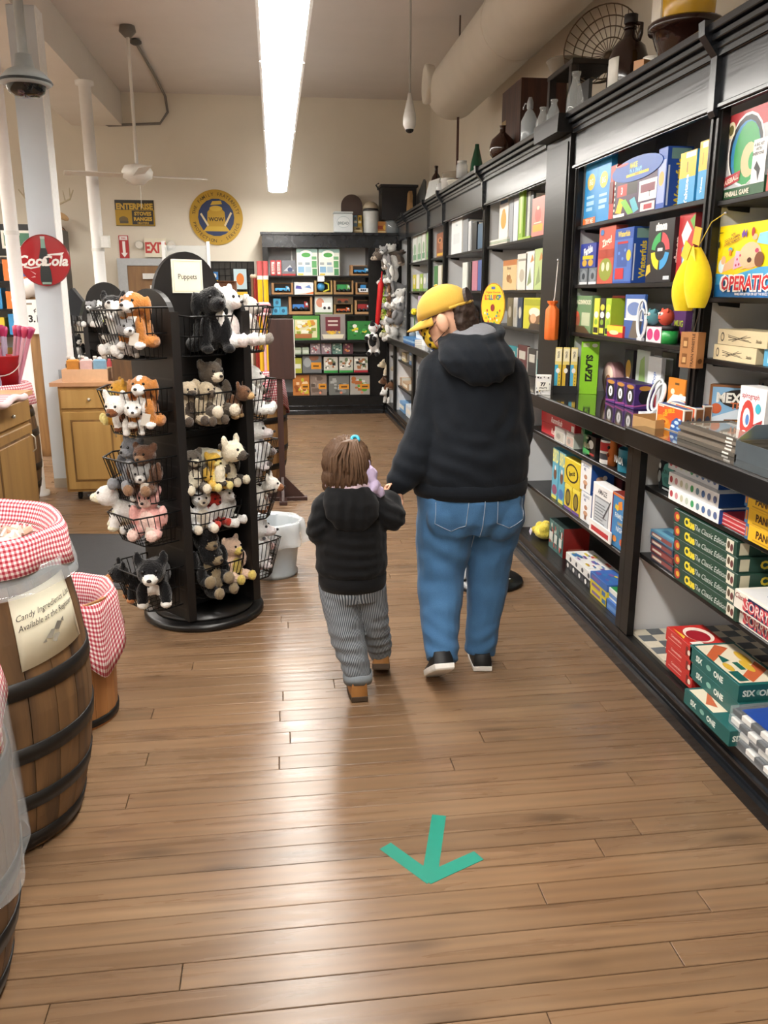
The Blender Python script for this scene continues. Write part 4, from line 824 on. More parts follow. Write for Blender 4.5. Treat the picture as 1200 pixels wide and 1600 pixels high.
# counter of the second bay
q = onZ(848, 617, ZFC); pbox('fact_card_box', 'white speckled card box reading 77 at the left of the counter', 'game', (q.x, q.y, ZFC), .082, .045, .108, 'ececea', -.36, F=speckle(['2a2a2c', '8a8f94', '3a3a3e', 'c9a84a'], 36, 4, .05) + [r(.1, .25, .9, .68, 'f1f0e6'), t('77', .5, .55, .18, K_, '', .05), t('WAYS', .5, .36, .1, K_, '', .03)], R=speckle(['2a2a2c', '8a8f94'], 24, 5))
qa, qb = onZ(863, 615, ZFC), onZ(901, 616, ZFC); RZS = math.atan2(qb.y - qa.y, qb.x - qa.x); tw = (qb - qa).length
ts = thing('dice_stand', 'black counter stand holding three slim dice tubes', 'stand', ((qa.x + qb.x) / 2, (qa.y + qb.y) / 2, ZFC), RZS)
bx('tray_base', -tw / 2, tw / 2, 0, .09, .0005, .02, MBLK, ts); bx('front_lip', -tw / 2, tw / 2, -.004, 0, .0005, .045, MBLK, ts); bx('back_plate', -tw / 2, tw / 2, .085, .09, .02, .2, MBLK, ts); bx('side_plate', tw / 2 - .004, tw / 2, 0, .085, .02, .06, MBLK, ts)
for k in range(3):
    o = pbox('dice_tube', ['left slim dice tube with a cream top and blue half', 'middle slim dice tube with a cream top and black half', 'right slim dice tube with a cream top and pale blue half'][k], 'game', tuple(Vector((ts.location.x, ts.location.y, ZFC + .021)) + Matrix.Rotation(RZS, 3, 'Z') @ Vector((tw * (.32 * k - .32), .008, 0))), tw * .27, .05, .232, 'e6d27a', RZS, F=[r(.06, .68, .94, .98, 'efe6c2'), t('TENZI', .5, .83, .27, '2b2a26', 'v', .03), r(0, 0, .5, .6, ['43a8c8', 'd8b23a', '5cb0d4'][k]), r(.5, 0, 1, .6, ['d8b83a', '24222a', 'd8b83a'][k]), e(.5, .46, .3, .06, 'f0ede4')] + [e(.75, .05 + .08 * q, .07, .012, K_) for q in range(5)], R=[r(0, 0, 1, .5, '24222a')], group='slim dice tubes')
q = onZ(918, 616, ZFC); pbox('card_game_box', 'tall bright green card game box with vertical black lettering', 'game', (q.x, q.y, ZFC), .096, .055, onY(918, 534, q.y).z - ZFC, '8fd02a', -.42, F=[t('SLAPZI', .5, .5, .36, '17210c', 'd', .05), r(.1, .9, .45, .97, 'c9d8a0'), e(.75, .93, .16, .035, 'e0e4d4')], R=[r(.1 + .5 * (k % 2), .05 + .11 * k, .45 + .5 * (k % 2), .13 + .11 * k, '20300f') for k in range(8)], T=[r(0, 0, 1, 1, '5a8a20')])
tn = thing('round_tin', 'round pink tin standing on its edge behind the purple ball boxes', 'tin', (1.84, YatX(957, 1.84, ZFC), ZFC + .092), -PI / 2); tm = Matrix.Rotation(PI / 2, 4, 'X'); MB().lathe([(.0, -.03), (.088, -.03), (.09, -.026), (.09, .026), (.088, .03), (0, .03)], 32, M=tm).build('tin_body', flat('b98f92', .3, .1), tn)
MB().lathe([(.0, .0305), (.07, .0305), (.07, .032), (0, .032)], 32, M=tm).build('printed_lid', ink('d9bfae'), tn); MB().lathe([(.0, .0325), (.035, .0325), (.0, .033)], 18, M=Matrix.Translation((0, 0, -.015)) @ tm).build('printed_face', ink('a5683c'), tn)
for k in range(3):
    item(946 + 15 * k, 960 + 15 * k, 590 + 3 * k, 1.70, ZFC, .1, 'ball_toy_box', ['left', 'middle', 'right'][k] + ' purple box with a black fortune ball on the counter', '4a2f74', F=[e(.5, .5, .42, .4, '1d1b22'), e(.5, .5, .22, .22, 'eeeef0'), t('8', .5, .5, .2, K_), e(.5, .88, .4, .08, 'c48a3c'), p('a8468c', (0, .05), (1, .12), (1, .18), (0, .1))], R=[e(.5, .5, .3, .3, '1d1b22'), p('b060a0', (0, .1), (1, .2), (1, .26), (0, .16)), e(.5, .85, .3, .1, 'c48a3c')], T=[r(.1, .1, .9, .9, '2c2440')], h=.12, group='purple fortune ball boxes')
for k, (a, b, yt, X, c, lb, Fo) in enumerate(((972, 985, 545, 1.86, '3a3340', 'dark toy pack at the back of the counter', [e(.5, .6, .3, .2, 'c49a3c'), e(.5, .3, .3, .15, 'd8d8da')]), (990, 1010, 545, 1.84, 'bfc8c4', 'pale green toy card behind the white hoops', [p('8fae6a', (.2, .1), (.8, .2), (.6, .9), (.3, .8)), r(.1, .05, .9, .2, 'e6e8e6')]), (1008, 1028, 555, 1.80, 'e4e8ec', 'white toy card with blue writing behind the hoops', [t('Pop', .5, .6, .2, '3f6fb8', 'v'), r(.2, .05, .8, .3, 'b8474a')]), (1028, 1050, 548, 1.86, '2e2c31', 'black toy pack at the back near the upright', [r(.2, .6, .8, .9, 'aeb0b6'), e(.5, .3, .3, .2, '7a7c84')]))):
    item(a, b, yt, X, ZFC, .02, 'toy_card', lb, c, 'toy', F=Fo)
wl = thing('wire_hoop_toy', 'pair of white plastic hoops propped on the counter by the kraft tray', 'toy', (1.72, YatX(1022, 1.72, ZFC), ZFC))
for k, (rr, yy) in enumerate(((.075, 0), (.06, -.03))): MB().tube([(.02 * math.sin(a), yy + rr * .8 * math.cos(a), .085 + rr * math.sin(a) + .004) for a in [2 * PI * i / 28 for i in range(28)]], .006, 6, closed=True).build('hoop', flat('e4e8ec', .25), wl)
bx('base_plate', -.05, .05, -.09, .06, .0005, .012, flat('d9dde2', .4), wl)
item(1040, 1066, 588, 1.74, ZFC, .015, 'orange_toy_card', 'orange hanging toy card with brown wedge on the counter', 'e0892c', 'toy', F=[p('8a4a24', (.1, .1), (.7, .1), (.6, .5), (.25, .5)), r(.4, .85, .65, .9, '5a3a1a'), e(.3, .68, .12, .07, 'f2e6cc'), e(.8, .6, .12, .07, 'f2e6cc')])
kt = thing('kraft_tray', 'empty kraft cardboard tray with white flap at the counter edge', 'tray', (1.50, YatX(1005, 1.5, ZFC), ZFC), -PI / 2 + .1); MKR = flat('b08a58', .8, .1)
bx('tray_bottom', -.09, .09, 0, .12, .0005, .004, MKR, kt); bx('tray_side', -.09, -.086, 0, .12, .004, .05, MKR, kt); bx('tray_side', .086, .09, 0, .12, .004, .05, MKR, kt); bx('tray_front', -.086, .086, 0, .004, .004, .045, MKR, kt); bx('tray_back', -.086, .086, .116, .12, .004, .05, MKR, kt)
MB().box(-.08, .08, 0, .1, 0, .004, 0, 0, Matrix.Translation((-.0, .115, .05)) @ R3(.9, 0, 0)).build('open_flap', flat('ddd5c8', .7), kt)
# hanging goods
def hang_line(X, Y, z0, z1, parent, mat): MB().tube([(X, Y, z0), (X, Y, z1)], .0016, 5).build('hang_string', mat, parent)
oz = onX(868, 470, 1.575); ob = onX(866, 531, 1.575)
op = thing('orange_pouch', 'orange drawstring pouch hanging by a white cord from the pilaster', 'pouch', (1.555, ob.y, ob.z))
H_ = oz.z - ob.z; pm = MB(); Rr = []
for zf, a, b2 in ((0, .028, .05), (.03, .034, .058), (.4, .035, .058), (.78, .033, .052), (.86, .02, .028), (.9, .016, .02), (.95, .026, .036), (1, .028, .034)): Rr.append([Vector((a * math.cos(q) * (1 + .08 * math.sin(7 * q)), b2 * math.sin(q) * (1 + .08 * math.sin(7 * q)), zf * H_)) for q in [2 * PI * i / 32 for i in range(32)]])
pm.rings(Rr).build('pouch_body', fabric('orange_nylon', 'd0602a', 'e57a38', 50, .3, .6, 0), op); MB().tube([(.0, .0, H_ * .9), (.01, -.0, H_ + .02), (.02, 0, onX(868, 408, 1.575).z - ob.z)], .003, 6).build('cord', flat('ddd8d0', .7), op); MB().tube([(.0, .03, H_ * .88), (-.01, .06, H_ * .75), (-.01, .075, H_ * .6)], .002, 5).build('drawstring', flat('d8d8d8', .6), op)
MB().ell((.02, 0, onX(868, 408, 1.575).z - ob.z + .004), .008, 8).build('hook', flat('b8b8ba', .3, metal=.8), op)
bp0 = onX(1075, 486, 1.52); bt = onX(1083, 392, 1.52)
bp = thing('banana_pouch', 'pair of plump yellow fabric bananas hanging from the upright with tags', 'plush', (1.53, bp0.y, bp0.z)); H_ = bt.z - bp0.z
MYEL = fabric('yellow_felt', 'd9bf16', 'f0d828', 60, .3, .9, .1)
for k, (oy, sg) in enumerate(((.058, 1), (-.042, -1))):
    Rr = []
    for i in range(13):
        f = i / 12; rr = (.058 if k == 0 else .054) * (math.sin(PI * min(1, .16 + .8 * f)) ** .8) + .006
        if f > .92: rr = .018
        Rr.append([Vector((rr * .75 * math.cos(q), oy * (1 - f ** 2 * .92) + rr * math.sin(q), f * H_ + (.012 * k))) for q in [2 * PI * j / 18 for j in range(18)]])
    MB().rings(Rr).build('banana', MYEL, bp)
for k, (y, z, a, hx_) in enumerate(((.02, H_ + .0, .5, 'd8b820'), (-.015, H_ - .02, -.4, 'e6cf3c'), (.03, H_ - .03, .1, 'e8e2d2'), (-.03, H_ + .05, .2, 'c9a41e'))): MB().box(-.001, .001, -.026, .026, -.03, .03, 0, 0, Matrix.Translation((-.028 + .004 * k, y, z)) @ R3(a, 0, 0)).build('tag', flat(hx_, .5), bp)
MB().tube([(0, 0, H_), (.05, .0, H_ + .1), (.095, -.005, H_ + .13)], .002, 5).build('cord', flat('c8b040', .6), bp); MB().ell((.098, -.005, H_ + .13), .007, 8).build('hook', flat('b8b8ba', .3, metal=.8), bp)
kb = onX(1073, 575, 1.575); kt_ = onX(1068, 518, 1.575)
kh = pbox('kraft_toy_box', 'hanging kraft box with cut-outs showing a wooden toy beside the upright', 'toy', (1.575, kb.y, kb.z), .085, .04, kt_.z - kb.z, 'a9764a', -PI / 2 + .35, F=[r(.15, .55, .45, .85, '7a4f2c'), r(.15, .1, .45, .4, '7a4f2c'), t('TRAIN WHISTLE', .75, .5, .16, '4a2c18', 'v'), r(.2, .6, .4, .75, 'c69c6a'), r(.2, .15, .4, .3, 'c69c6a')], R=[e(.5, .2, .3, .07, '6a4424')])
MB().tube([(0, .02, kt_.z - kb.z), (.0, .04, kt_.z - kb.z + .08)], .0015, 5).build('cord', flat('5a4632', .7), kh)

# ---- lower shelves of the second bay
Z1, Z2, Z3 = .795, .45, .15
for k in range(2):
    item(846, 898, 660, LX, Z1, .16, 'tile_game_box', ['lower red tile game box of two on the upper lower shelf', 'upper red tile game box of two with white script'][k], 'b52530', F=[t('Rummikub', .48, .5, .5, 'f0e6e4', 'i', .03), r(.9, .2, .98, .7, 'e8e4e0')], T=[r(.05, .1, .95, .9, 'a32029')], h=.062, dz=.0635 * k, group='red tile games')
for k, (a, b, c) in enumerate(((866, 882, 'd9dad6'), (884, 896, 'c3ccc2'))): item(a, b, 670, LX - .02, Z1, .05, 'clear_cube', ['left', 'right'][k] + ' clear plastic cube of small parts in front of the red games', c, 'box', F=[r(.08, .08, .92, .7, ['b3b0a6', 'c0a59a'][k]), r(.08, .76, .92, .95, 'f0f0ee'), e(.4, .4, .2, .2, '8d8a84')], h=.075, rough=.1, group='clear cubes')
for k in range(2): item(898 + 12 * k, 912 + 10 * k, 655, LX - .01 + .045 * (1 - k), Z1, .04, 'quest_card_box', ['taller green card pack with faces behind the red and green packs', 'small green pack in front of the shelf edge'][k], '2f6b42', F=[t('QUEST', .5, .88, .1, 'd8e6c8', '', .03), e(.3, .5, .2, .14, '8a8a70'), e(.7, .5, .2, .14, '8a8a70'), r(.1, .1, .9, .3, '3f9a54')], h=[.15, .1][k])
item(916, 929, 680, LX - .01, Z1, .06, 'black_pack', 'small black pack with white mark beside the green packs', '1a1a1d', F=[e(.5, .6, .3, .2, 'e8e8e8'), r(.1, .1, .9, .2, '9a3030')], h=.105)
def can(px0, px1, X, z, h, col, label, bands, name='tin_can', cat='tin'):
    y1, y0 = YatX(px0, X, z), YatX(px1, X, z); rr = (y1 - y0) / 2; o = thing(name, label, cat, (X + rr, (y0 + y1) / 2, z))
    MB().lathe([(0, .0005), (rr * .97, .0005), (rr, .004), (rr, h - .004), (rr * .97, h), (rr * .9, h - .003), (0, h - .003)], 24).build('can_body', flat(col, .3, .06), o)
    for a, b2, c in bands: MB().lathe([(rr + .0006, a * h), (rr + .0006, b2 * h)], 24).build('label_band', ink(c), o)
    return o, rr
can(931, 944, LX - .02, Z1, .115, 'e6e4e2', 'white and red novelty tin can on the upper lower shelf', [(.55, .9, 'c12b30'), (.2, .45, '3a3a40')])
pt_ = thing('orange_doll_pouch', 'orange gnome-like pouch leaning between the tins', 'toy', (LX + .02, YatX(950, LX, Z1), Z1)); MB().lathe([(0, .0005), (.035, .001), (.036, .06), (.028, .1), (.008, .15), (.001, .18)], 16, sx=.6).build('pouch_body', fabric('orange_felt', 'b5602c', 'cc7a40', 80, .3, .9, 0), pt_); MB().ell((-.022, 0, .085), .008, 8).build('button', MBLK, pt_); MB().ell((-.022, 0, .05), .01, 8).build('pocket_patch', flat('8a3c1c', .8), pt_)
o, rr = can(957, 975, LX - .01, Z1, .105, '2b7f98', 'teal novelty tin with white lettering and wooden sticks', [(.3, .65, '1f6f8a')])
mb = MB(); sl = []; print_on(mb, [t('NASA', .5, .5, .6, 'e6f0f2', '', .05)], Vector((-rr - .0015, rr * .8, .03)), Vector((0, -rr * 1.6, 0)), Vector((0, 0, .05)), Vector((-1, 0, 0)), sl); link('lettering', mb.mesh('lettering', [ink(s) for s in sl]), o)
for k in range(4): MB().tube([(-.015 + .012 * k, .012 - .01 * k, .09), (-.02 + .014 * k, .02 - .012 * k, .14 + .008 * (k % 2))], .004, 6).build('wooden_stick', flat('d0a878', .6), o)
can(974, 985, LX - .02, Z1, .115, '1f2738', 'dark blue tin with pale dots by the stile', [(.3, .36, '8fa8c8'), (.6, .66, '8fa8c8')])
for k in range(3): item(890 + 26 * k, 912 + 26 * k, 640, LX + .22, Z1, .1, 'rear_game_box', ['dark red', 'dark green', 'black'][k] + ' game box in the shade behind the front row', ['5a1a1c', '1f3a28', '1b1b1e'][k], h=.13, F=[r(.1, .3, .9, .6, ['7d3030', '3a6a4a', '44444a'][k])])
for k in range(2): item(861 + 10 * k, 870 + 10 * k, 710, LX + .01 - .005 * k, Z2, .11, 'bird_game_box', ['left', 'right'][k] + ' tall sky blue flower and bird game box', '5ca6c0', F=[e(.5, .18, .42, .1, ['8a4a6a', '3f6fae'][k]), e(.5, .5, .25, .12, '6a4632'), e(.5, .62, .12, .05, 'e4e0d8'), t('BIRD', .5, .86, .25, 'e3dd86', '', .03), r(.1, .0, .9, .07, 'd8d25a')], h=.285, group='sky blue bird games')
for k, (a, b, dz, hh) in enumerate(((881, 905, .135, .14), (881, 892, 0, .133), (893, 904, 0, .133))):
    item(a, b, 712, LX, Z2, .05, 'round_card_game', ['top yellow round card game in its window box', 'lower left yellow and purple card game box', 'lower right yellow and purple card game box'][k], 'd8c02e', F=[e(.5, .5, .4, .36, '2b2620'), e(.5, .5, .33, .29, 'd8c02e'), t('Spot it!', .5, .5, .16, '23201c', 'a', .05)] if k == 0 else [r(.0, .0, 1, .12, '6a4a94'), e(.5, .5, .36, .36, '3a342c'), e(.5, .5, .25, .25, '8a7a2a'), r(0, .85, 1, 1, 'e4d24a')], h=hh, dz=dz, group='yellow card games')
for k in range(2): item(906, 922, 720, LX, Z2, .12, 'balance_game_box', ['lower', 'upper'][k] + ' white and blue wooden block balance game box', 'e8eaec', F=[t('BALANCE', .5, .88, .09, '6a7a9a'), t('ME', .4, .75, .1, '6a7a9a'), e(.5, .5, .15, .08, 'b8876a'), e(.5, .3, .2, .09, 'c79a7a'), r(.42, .1, .6, .25, '8a5f48')], R=[r(0, 0, 1, 1, '24529c'), e(.4, .5, .18, .1, 'c9a58a'), e(.6, .55, .1, .08, 'ece6de'), r(.1, .08, .5, .12, '9ab4dc')], T=[r(0, 0, 1, 1, '20488c')], h=.152, dz=.1535 * k, group='balance games')
item(923, 952, 752, LX - .02, Z2, .06, 'maze_pad', 'white maze drawing pad in a red frame, standing in a display box', 'eeeceb', F=[r(.0, .0, 1, .03, 'c0323a'), t('AMAZE', .5, .87, .1, '4a4a50', '', .02), r(.12, .12, .88, .76, '8b9097'), r(.15, .15, .85, .73, 'c3c9cf')] + [r(.18, .2 + .06 * k, .8 - .1 * (k % 3), .22 + .06 * k, '70767e') for k in range(8)] + [p('55585e', (.6, .4), (.95, .8), (.97, .78), (.64, .38))], R=[r(0, 0, 1, 1, 'a82a32')], h=.245)
o = item(920, 953, 820, LX - .028, Z2, .006, 'maze_pad_sleeve', 'low red and white sleeve at the foot of the maze pad', 'e9e6e4', cat='box', F=[r(.1, .2, .9, .6, 'c0323a')], h=.06)
item(953, 979, 768, LX - .015, Z2, .06, 'family_game_box', 'blue family night game box with orange foxes', '3d84bd', F=[t('FAMILY', .45, .6, .09, 'e9f0f2'), t('GAME', .5, .47, .06, 'd8b25a'), t('NIGHT', .55, .36, .09, 'e9f0f2'), p('e08a34', (.3, .7), (.6, .75), (.55, .9), (.35, .85)), p('e3c23c', (.15, .72), (.35, .68), (.4, .78), (.2, .8)), p('e08a34', (.65, .65), (.9, .7), (.8, .85)), e(.25, .15, .12, .06, 'e08a34'), e(.7, .15, .14, .07, 'd0603a'), r(0, .95, 1, 1, 'd8702c')], R=[r(0, 0, 1, 1, '9c3a2c')], T=[r(0, 0, 1, 1, '7d2a22')], h=.25)
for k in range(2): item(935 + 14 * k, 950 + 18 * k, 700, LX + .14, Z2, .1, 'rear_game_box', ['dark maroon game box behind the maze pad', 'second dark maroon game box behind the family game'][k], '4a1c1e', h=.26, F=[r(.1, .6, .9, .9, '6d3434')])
# bottom shelf of the second bay
ys = thing('yellow_plush_shoe', 'lumpy yellow plush toy on the bottom shelf beside the adult', 'plush', (LX + .03, YatX(842, LX, Z3), Z3)); m = MB()
for q, rr in (((0, 0, .04), (.06, .075, .04)), ((-.01, .05, .065), (.03, .028, .03)), ((-.01, -.04, .07), (.035, .03, .035)), ((.01, 0, .085), (.03, .028, .028)), ((-.03, .075, .035), (.028, .02, .025))): m.ell(q, rr, 12)
yo = link('plush_body', remesh(m, .006, 3), ys); yo.data.materials.append(plush('e3cf52')); MB().box(-.002, .002, -.02, .02, 0, .03, 0, 0, Matrix.Translation((-.06, .085, .012)) @ R3(.4, .2, 0)).build('tag', flat('c9c3d8', .6), ys)
for k in range(3): item(857 + 7.3 * k, 864 + 7.3 * k, 820, LX + .01, Z3, .15, 'teal_red_game_box', ['left', 'middle', 'right'][k] + ' teal patterned game box with red side on the bottom shelf', '3f6a68', F=speckle(['d8d2c4', '2a3f42', 'b0433a', '7fb0a8'], 14, 20 + k, .12) + [r(.2, .3, .8, .6, 'ccd2cc')], R=[r(0, 0, 1, 1, '8d2520'), r(.2, .1, .8, .3, 'b06a5a')], T=[r(0, 0, 1, 1, '22302f')], h=.17, group='teal and red games')
def stack(n, px0, px1, X, z, d, h, name, labels, cols, F=(), R=(), T=(), dx=(), group=None, cat='game', gap=.0008):
    for k in range(n):
        item(px0, px1, 0, X + (dx[k] if k < len(dx) else 0), z, d, name, labels[k], cols[k % len(cols)], cat, F=F, R=R, T=T if k == n - 1 else (), h=h, dz=k * (h + gap), group=group)
pos = ['lowest', 'second', 'middle', 'fourth', 'topmost']
stack(2, 884, 923, LX - .02, Z3, .15, .042, 'dotted_game_box', ['lower black and white dotted game box lying on the bottom shelf', 'upper dotted game box with a purple and yellow lid'], ['26262a', 'e4e4e2'], F=[e(.08 + .12 * q, .5, .04, .3, ['e6e6e4', '55555a'][q % 2]) for q in range(8)], T=speckle(['7a5aa0', 'd8c23c', '3a7ab0', 'e6e2da', 'c0453a'], 26, 31, .07), group='dotted games')
stack(3, 922, 948, LX - .035, Z3, .12, .036, 'yellow_game_box', [q + ' of three yellow game boxes on the bottom shelf' for q in ('lowest', 'middle', 'topmost')], ['d8c630', 'cdb92a', '3f68b0'], F=[r(.1, .3, .6, .7, '7a5a9a'), r(.7, .2, .9, .8, '3a68a8')], T=speckle(['7a5aa0', 'd8c23c', '3a7ab0'], 12, 33, .1), group='yellow games')
stack(2, 946, 975, LX - .035, Z3, .12, .05, 'blue_card_box', ['lower blue boxed game by the stile on the bottom shelf', 'upper pale and green boxed game by the stile'], ['3f6fb8', 'dfe2dc'], F=[r(.1, .2, .9, .6, '6a94cc')], T=[r(.05, .05, .95, .95, '2f8a4a'), e(.5, .5, .2, .2, 'dfe6c8')], dx=(0, .01))
# ---- lower shelves of the nearest bay
Z1, Z2, Z3 = .805, .51, .15
hx_ = thing('bowling_set_pack', 'dark hexagonal bowling toy pack with a teal badge under the near counter', 'toy', (LX + .01, YatX(1038, LX, Z1), Z1 + .0006), -PI / 2)
MB().prism([(-.07, 0), (.07, 0), (.095, .06), (.07, .125), (-.07, .125), (-.095, .06)], 0, .22).build('pack_body', flat('25282b', .25, .15), hx_)
mb = MB(); sl = []; print_on(mb, [p('5f9c94', (.3, .15), (.72, .15), (.82, .5), (.7, .85), (.5, .95), (.32, .85), (.2, .5)), t('FUN MICE', .51, .62, .13, '1d3a36', '', .03), e(.51, .35, .2, .12, '467f78'), e(.12, .4, .07, .2, '9aa0a2'), e(.88, .4, .07, .16, 'dfe3e3'), e(.12, .75, .05, .1, 'c8ccce'), r(.3, .04, .7, .1, 'c9cfd0')], Vector((-.095, -.0005, 0)), Vector((.19, 0, 0)), Vector((0, 0, .125)), Vector((0, -1, 0)), sl); link('printed_panel', mb.mesh('printed_panel', [ink(s) for s in sl]), hx_)
dots = [e(.06 + .11 * q, .5, .032, .26, ['b5404a', 'c88a90', 'c9c8b0', 'c4cfc0', '3f9a62', '6a8a9a', '4a6a9c', '6a7a9c', '5a6a94'][q]) for q in range(9)]
stack(3, 1044, 1122, LX - .03, Z1 - .0, .2, .05, 'spiral_kit_box', [q + ' white spiral drawing kit box of the stack on the shelf' for q in ('lowest', 'middle', 'topmost')], ['efeff0', 'eeeeef', 'd3d3d4'], F=dots, R=[r(0, 0, 1, 1, '1d4f9c')], T=[r(.02, .05, .98, .95, 'a9c2cf'), p('4a5a66', (.1, .3), (.5, .5), (.45, .6), (.08, .42)), e(.7, .5, .12, .2, '6a8a7a')], dx=(-.004, .004, .03), group='white spiral kits')
stack(3, 1124, 1168, LX - .02, Z1, .12, .014, 'red_flat_box', [q + ' thin red box between the white kits and yellow games' for q in ('lowest', 'middle', 'topmost')], ['b7363c', 'c8454a', 'b7363c'], F=[r(0, .4, 1, .6, 'dfc8c6')], group='thin red boxes')
stack(3, 1163, 1230, LX - .035, Z1, .16, .052, 'pancake_game_box', [q + ' yellow pancake game box by the right edge' for q in ('lowest', 'middle', 'topmost')], ['e3b42c'], F=[r(0, 0, .08, 1, '3a6a9a'), r(.02, .2, .06, .8, 'd8862c'), t('PANCAKE', .58, .58, .46, '4a2c1a', '', .04), r(.2, .12, .9, .2, 'b98a2a')], T=speckle(['7a4a26', 'c98a3c'], 8, 40, .1), group='yellow pancake games')
stack(4, 1016, 1051, LX - .012, Z2, .09, .03, 'mini_tin', [q + ' small blue and red tin of the stack by the green games' for q in ('lowest', 'second', 'third', 'topmost')], ['3a3f4a', '6a3038', '31445a', '4f7f9c'], F=[r(.05, .2, .95, .75, '8a4a48'), r(.1, .3, .5, .6, 'cfc6b4')], T=[r(.08, .08, .92, .92, '6aa4bc'), r(.2, .3, .8, .6, '3d6f94')], group='small tins')
CL = [e(.06, .5, .05, .36, 'b03a34'), e(.07, .5, .03, .2, 'd8a83c'), t('Clue', .28, .5, .56, 'ead43c', '', .06), t('The Classic Edition', .61, .48, .4, 'c9d2cc', 'i', .0), r(.86, .08, .96, .92, 'd9d6c4'), e(.89, .55, .02, .25, '5a4a3a'), e(.935, .45, .02, .25, '6a3a3a')]
stack(5, 1052, 1150, LX - .03, Z2, .2, .053, 'mystery_game_box', [pos[k] + ' dark green mystery game box of the stack of five' for k in range(5)], ['27463a'], F=CL, R=[r(.05, .1, .22, .9, 'cfc8ac'), t('Clue', .6, .5, .5, 'd8c23c', '', .06)], T=speckle(['3d5a4c', '1c2f27', '8a9a86'], 20, 44, .08), group='dark green mystery games')
stack(4, 1163, 1215, LX + .14, Z2, .16, .053, 'mystery_game_box', [pos[k] + ' dark green mystery game box of the rear stack by the right edge' for k in range(4)], ['23382e'], F=[t('Clue', .3, .5, .5, 'd8c23c', '', .06)], group='rear dark green games')
stack(2, 1146, 1240, LX - .05, Z2, .19, .062, 'pawn_game_box', ['lower', 'upper'], ['e2ddd2'], F=[t('Classic', .12, .72, .3, '8a3a3a', 'i'), p('23264a', (.2, .1), (.24, .9), (.62, .9), (.62, .1)), t('SORRY!', .42, .48, .6, 'c64a52', '', .06), t('SORRY!', .42, .5, .5, 'e8dfd8', '', .0)], T=[r(.05, .05, .95, .95, 'd9d8d8'), e(.5, .5, .3, .3, '6a8ab8'), e(.7, .4, .1, .2, 'b0404a')], dx=(.03, 0), group='white pawn games')
for o in [q for q in bpy.data.objects if q.name.startswith('pawn_game_box') and q.parent is None]: o['label'] = ('lower' if o['label'] == 'lower' else 'upper') + ' cream pawn game box with red and navy lettering'
# bottom shelf: chequerboard, red boxes, teal boxes, bagged boards
cy1, cy0 = YatX(986, LX - .04, Z3), YatX(1072, LX - .04, Z3)
cb = thing('chequerboard', 'folding grey and cream chequerboard lying on the bottom shelf', 'board', (LX - .04, (cy0 + cy1) / 2, Z3 + .0005), -PI / 2); cw = cy1 - cy0
bx('board', -cw / 2, cw / 2, 0, cw, 0, .012, flat('cfc6b2', .5), cb); s = cw / 8; bm1 = MB()
for i in range(8):
    for k in range(8):
        if (i + k) % 2: bm1.box(-cw / 2 + i * s + .001, -cw / 2 + (i + 1) * s - .001, k * s + .001, (k + 1) * s - .001, .012, .0126)
bm1.build('dark_squares', flat('5f6468', .5, .15), cb)
stack(3, 1040, 1080, LX - .055, Z3 + .013, .15, .052, 'red_board_game', [q + ' red folding board game box of three on the chequerboard' for q in ('lowest', 'middle', 'topmost')], ['c0302c'], F=[t('Concentration', .4, .68, .2, 'eec8c0', '', .02), r(.1, .3, .6, .36, 'e0a09a'), r(.78, .15, .86, .8, '7a2a24'), e(.9, .45, .05, .2, 'e8d8c8')], T=[e(.45, .55, .35, .35, 'ead9c9'), e(.5, .5, .26, .28, '9c1f2c'), p('e0b03c', (.1, .1), (.6, .05), (.5, .16)), r(.75, .1, .9, .4, 'e8e2d6')], group='red board games')
SO = [t('SIX', .22, .5, .36, 'dfe8e0', '', .04), e(.42, .52, .05, .16, '7fb0a4'), t('ONE', .62, .5, .36, 'dfe8e0', '', .04)]
STP = [r(.05, .06, .95, .94, 'ddd2ba'), p('c0603a', (.05, .5), (.3, .06), (.45, .06), (.15, .7)), p('c0603a', (.5, .9), (.8, .3), (.95, .35), (.7, .94)), e(.4, .75, .16, .1, 'd2aa3c'), e(.6, .62, .14, .09, 'd2aa3c'), r(.5, .4, .68, .52, '22604f'), r(.7, .1, .92, .3, '1e5a55'), e(.6, .22, .1, .08, 'd2aa3c'), p('1f5f58', (.3, .3), (.5, .2), (.45, .4))]
stack(1, 1068, 1138, LX - .115, Z3 + .001, .14, .055, 'teal_dice_game', ['teal six and one dice game box at the front, lowest on the shelf edge'], ['1d5c5a'], F=SO, R=SO, T=[r(.05, .06, .6, .94, 'ddd2ba'), p('c0603a', (.1, .5), (.4, .1), (.5, .3)), e(.3, .7, .12, .1, 'd2aa3c')], group='teal dice games')
stack(2, 1076, 1152, LX - .055, Z3 + .057, .17, .06, 'teal_dice_game', ['middle teal six and one dice game box of the pile', 'topmost teal six and one dice game box with a cubist lid'], ['1d5c5a', '205f5c'], F=SO, R=SO, T=STP, group='teal dice games')
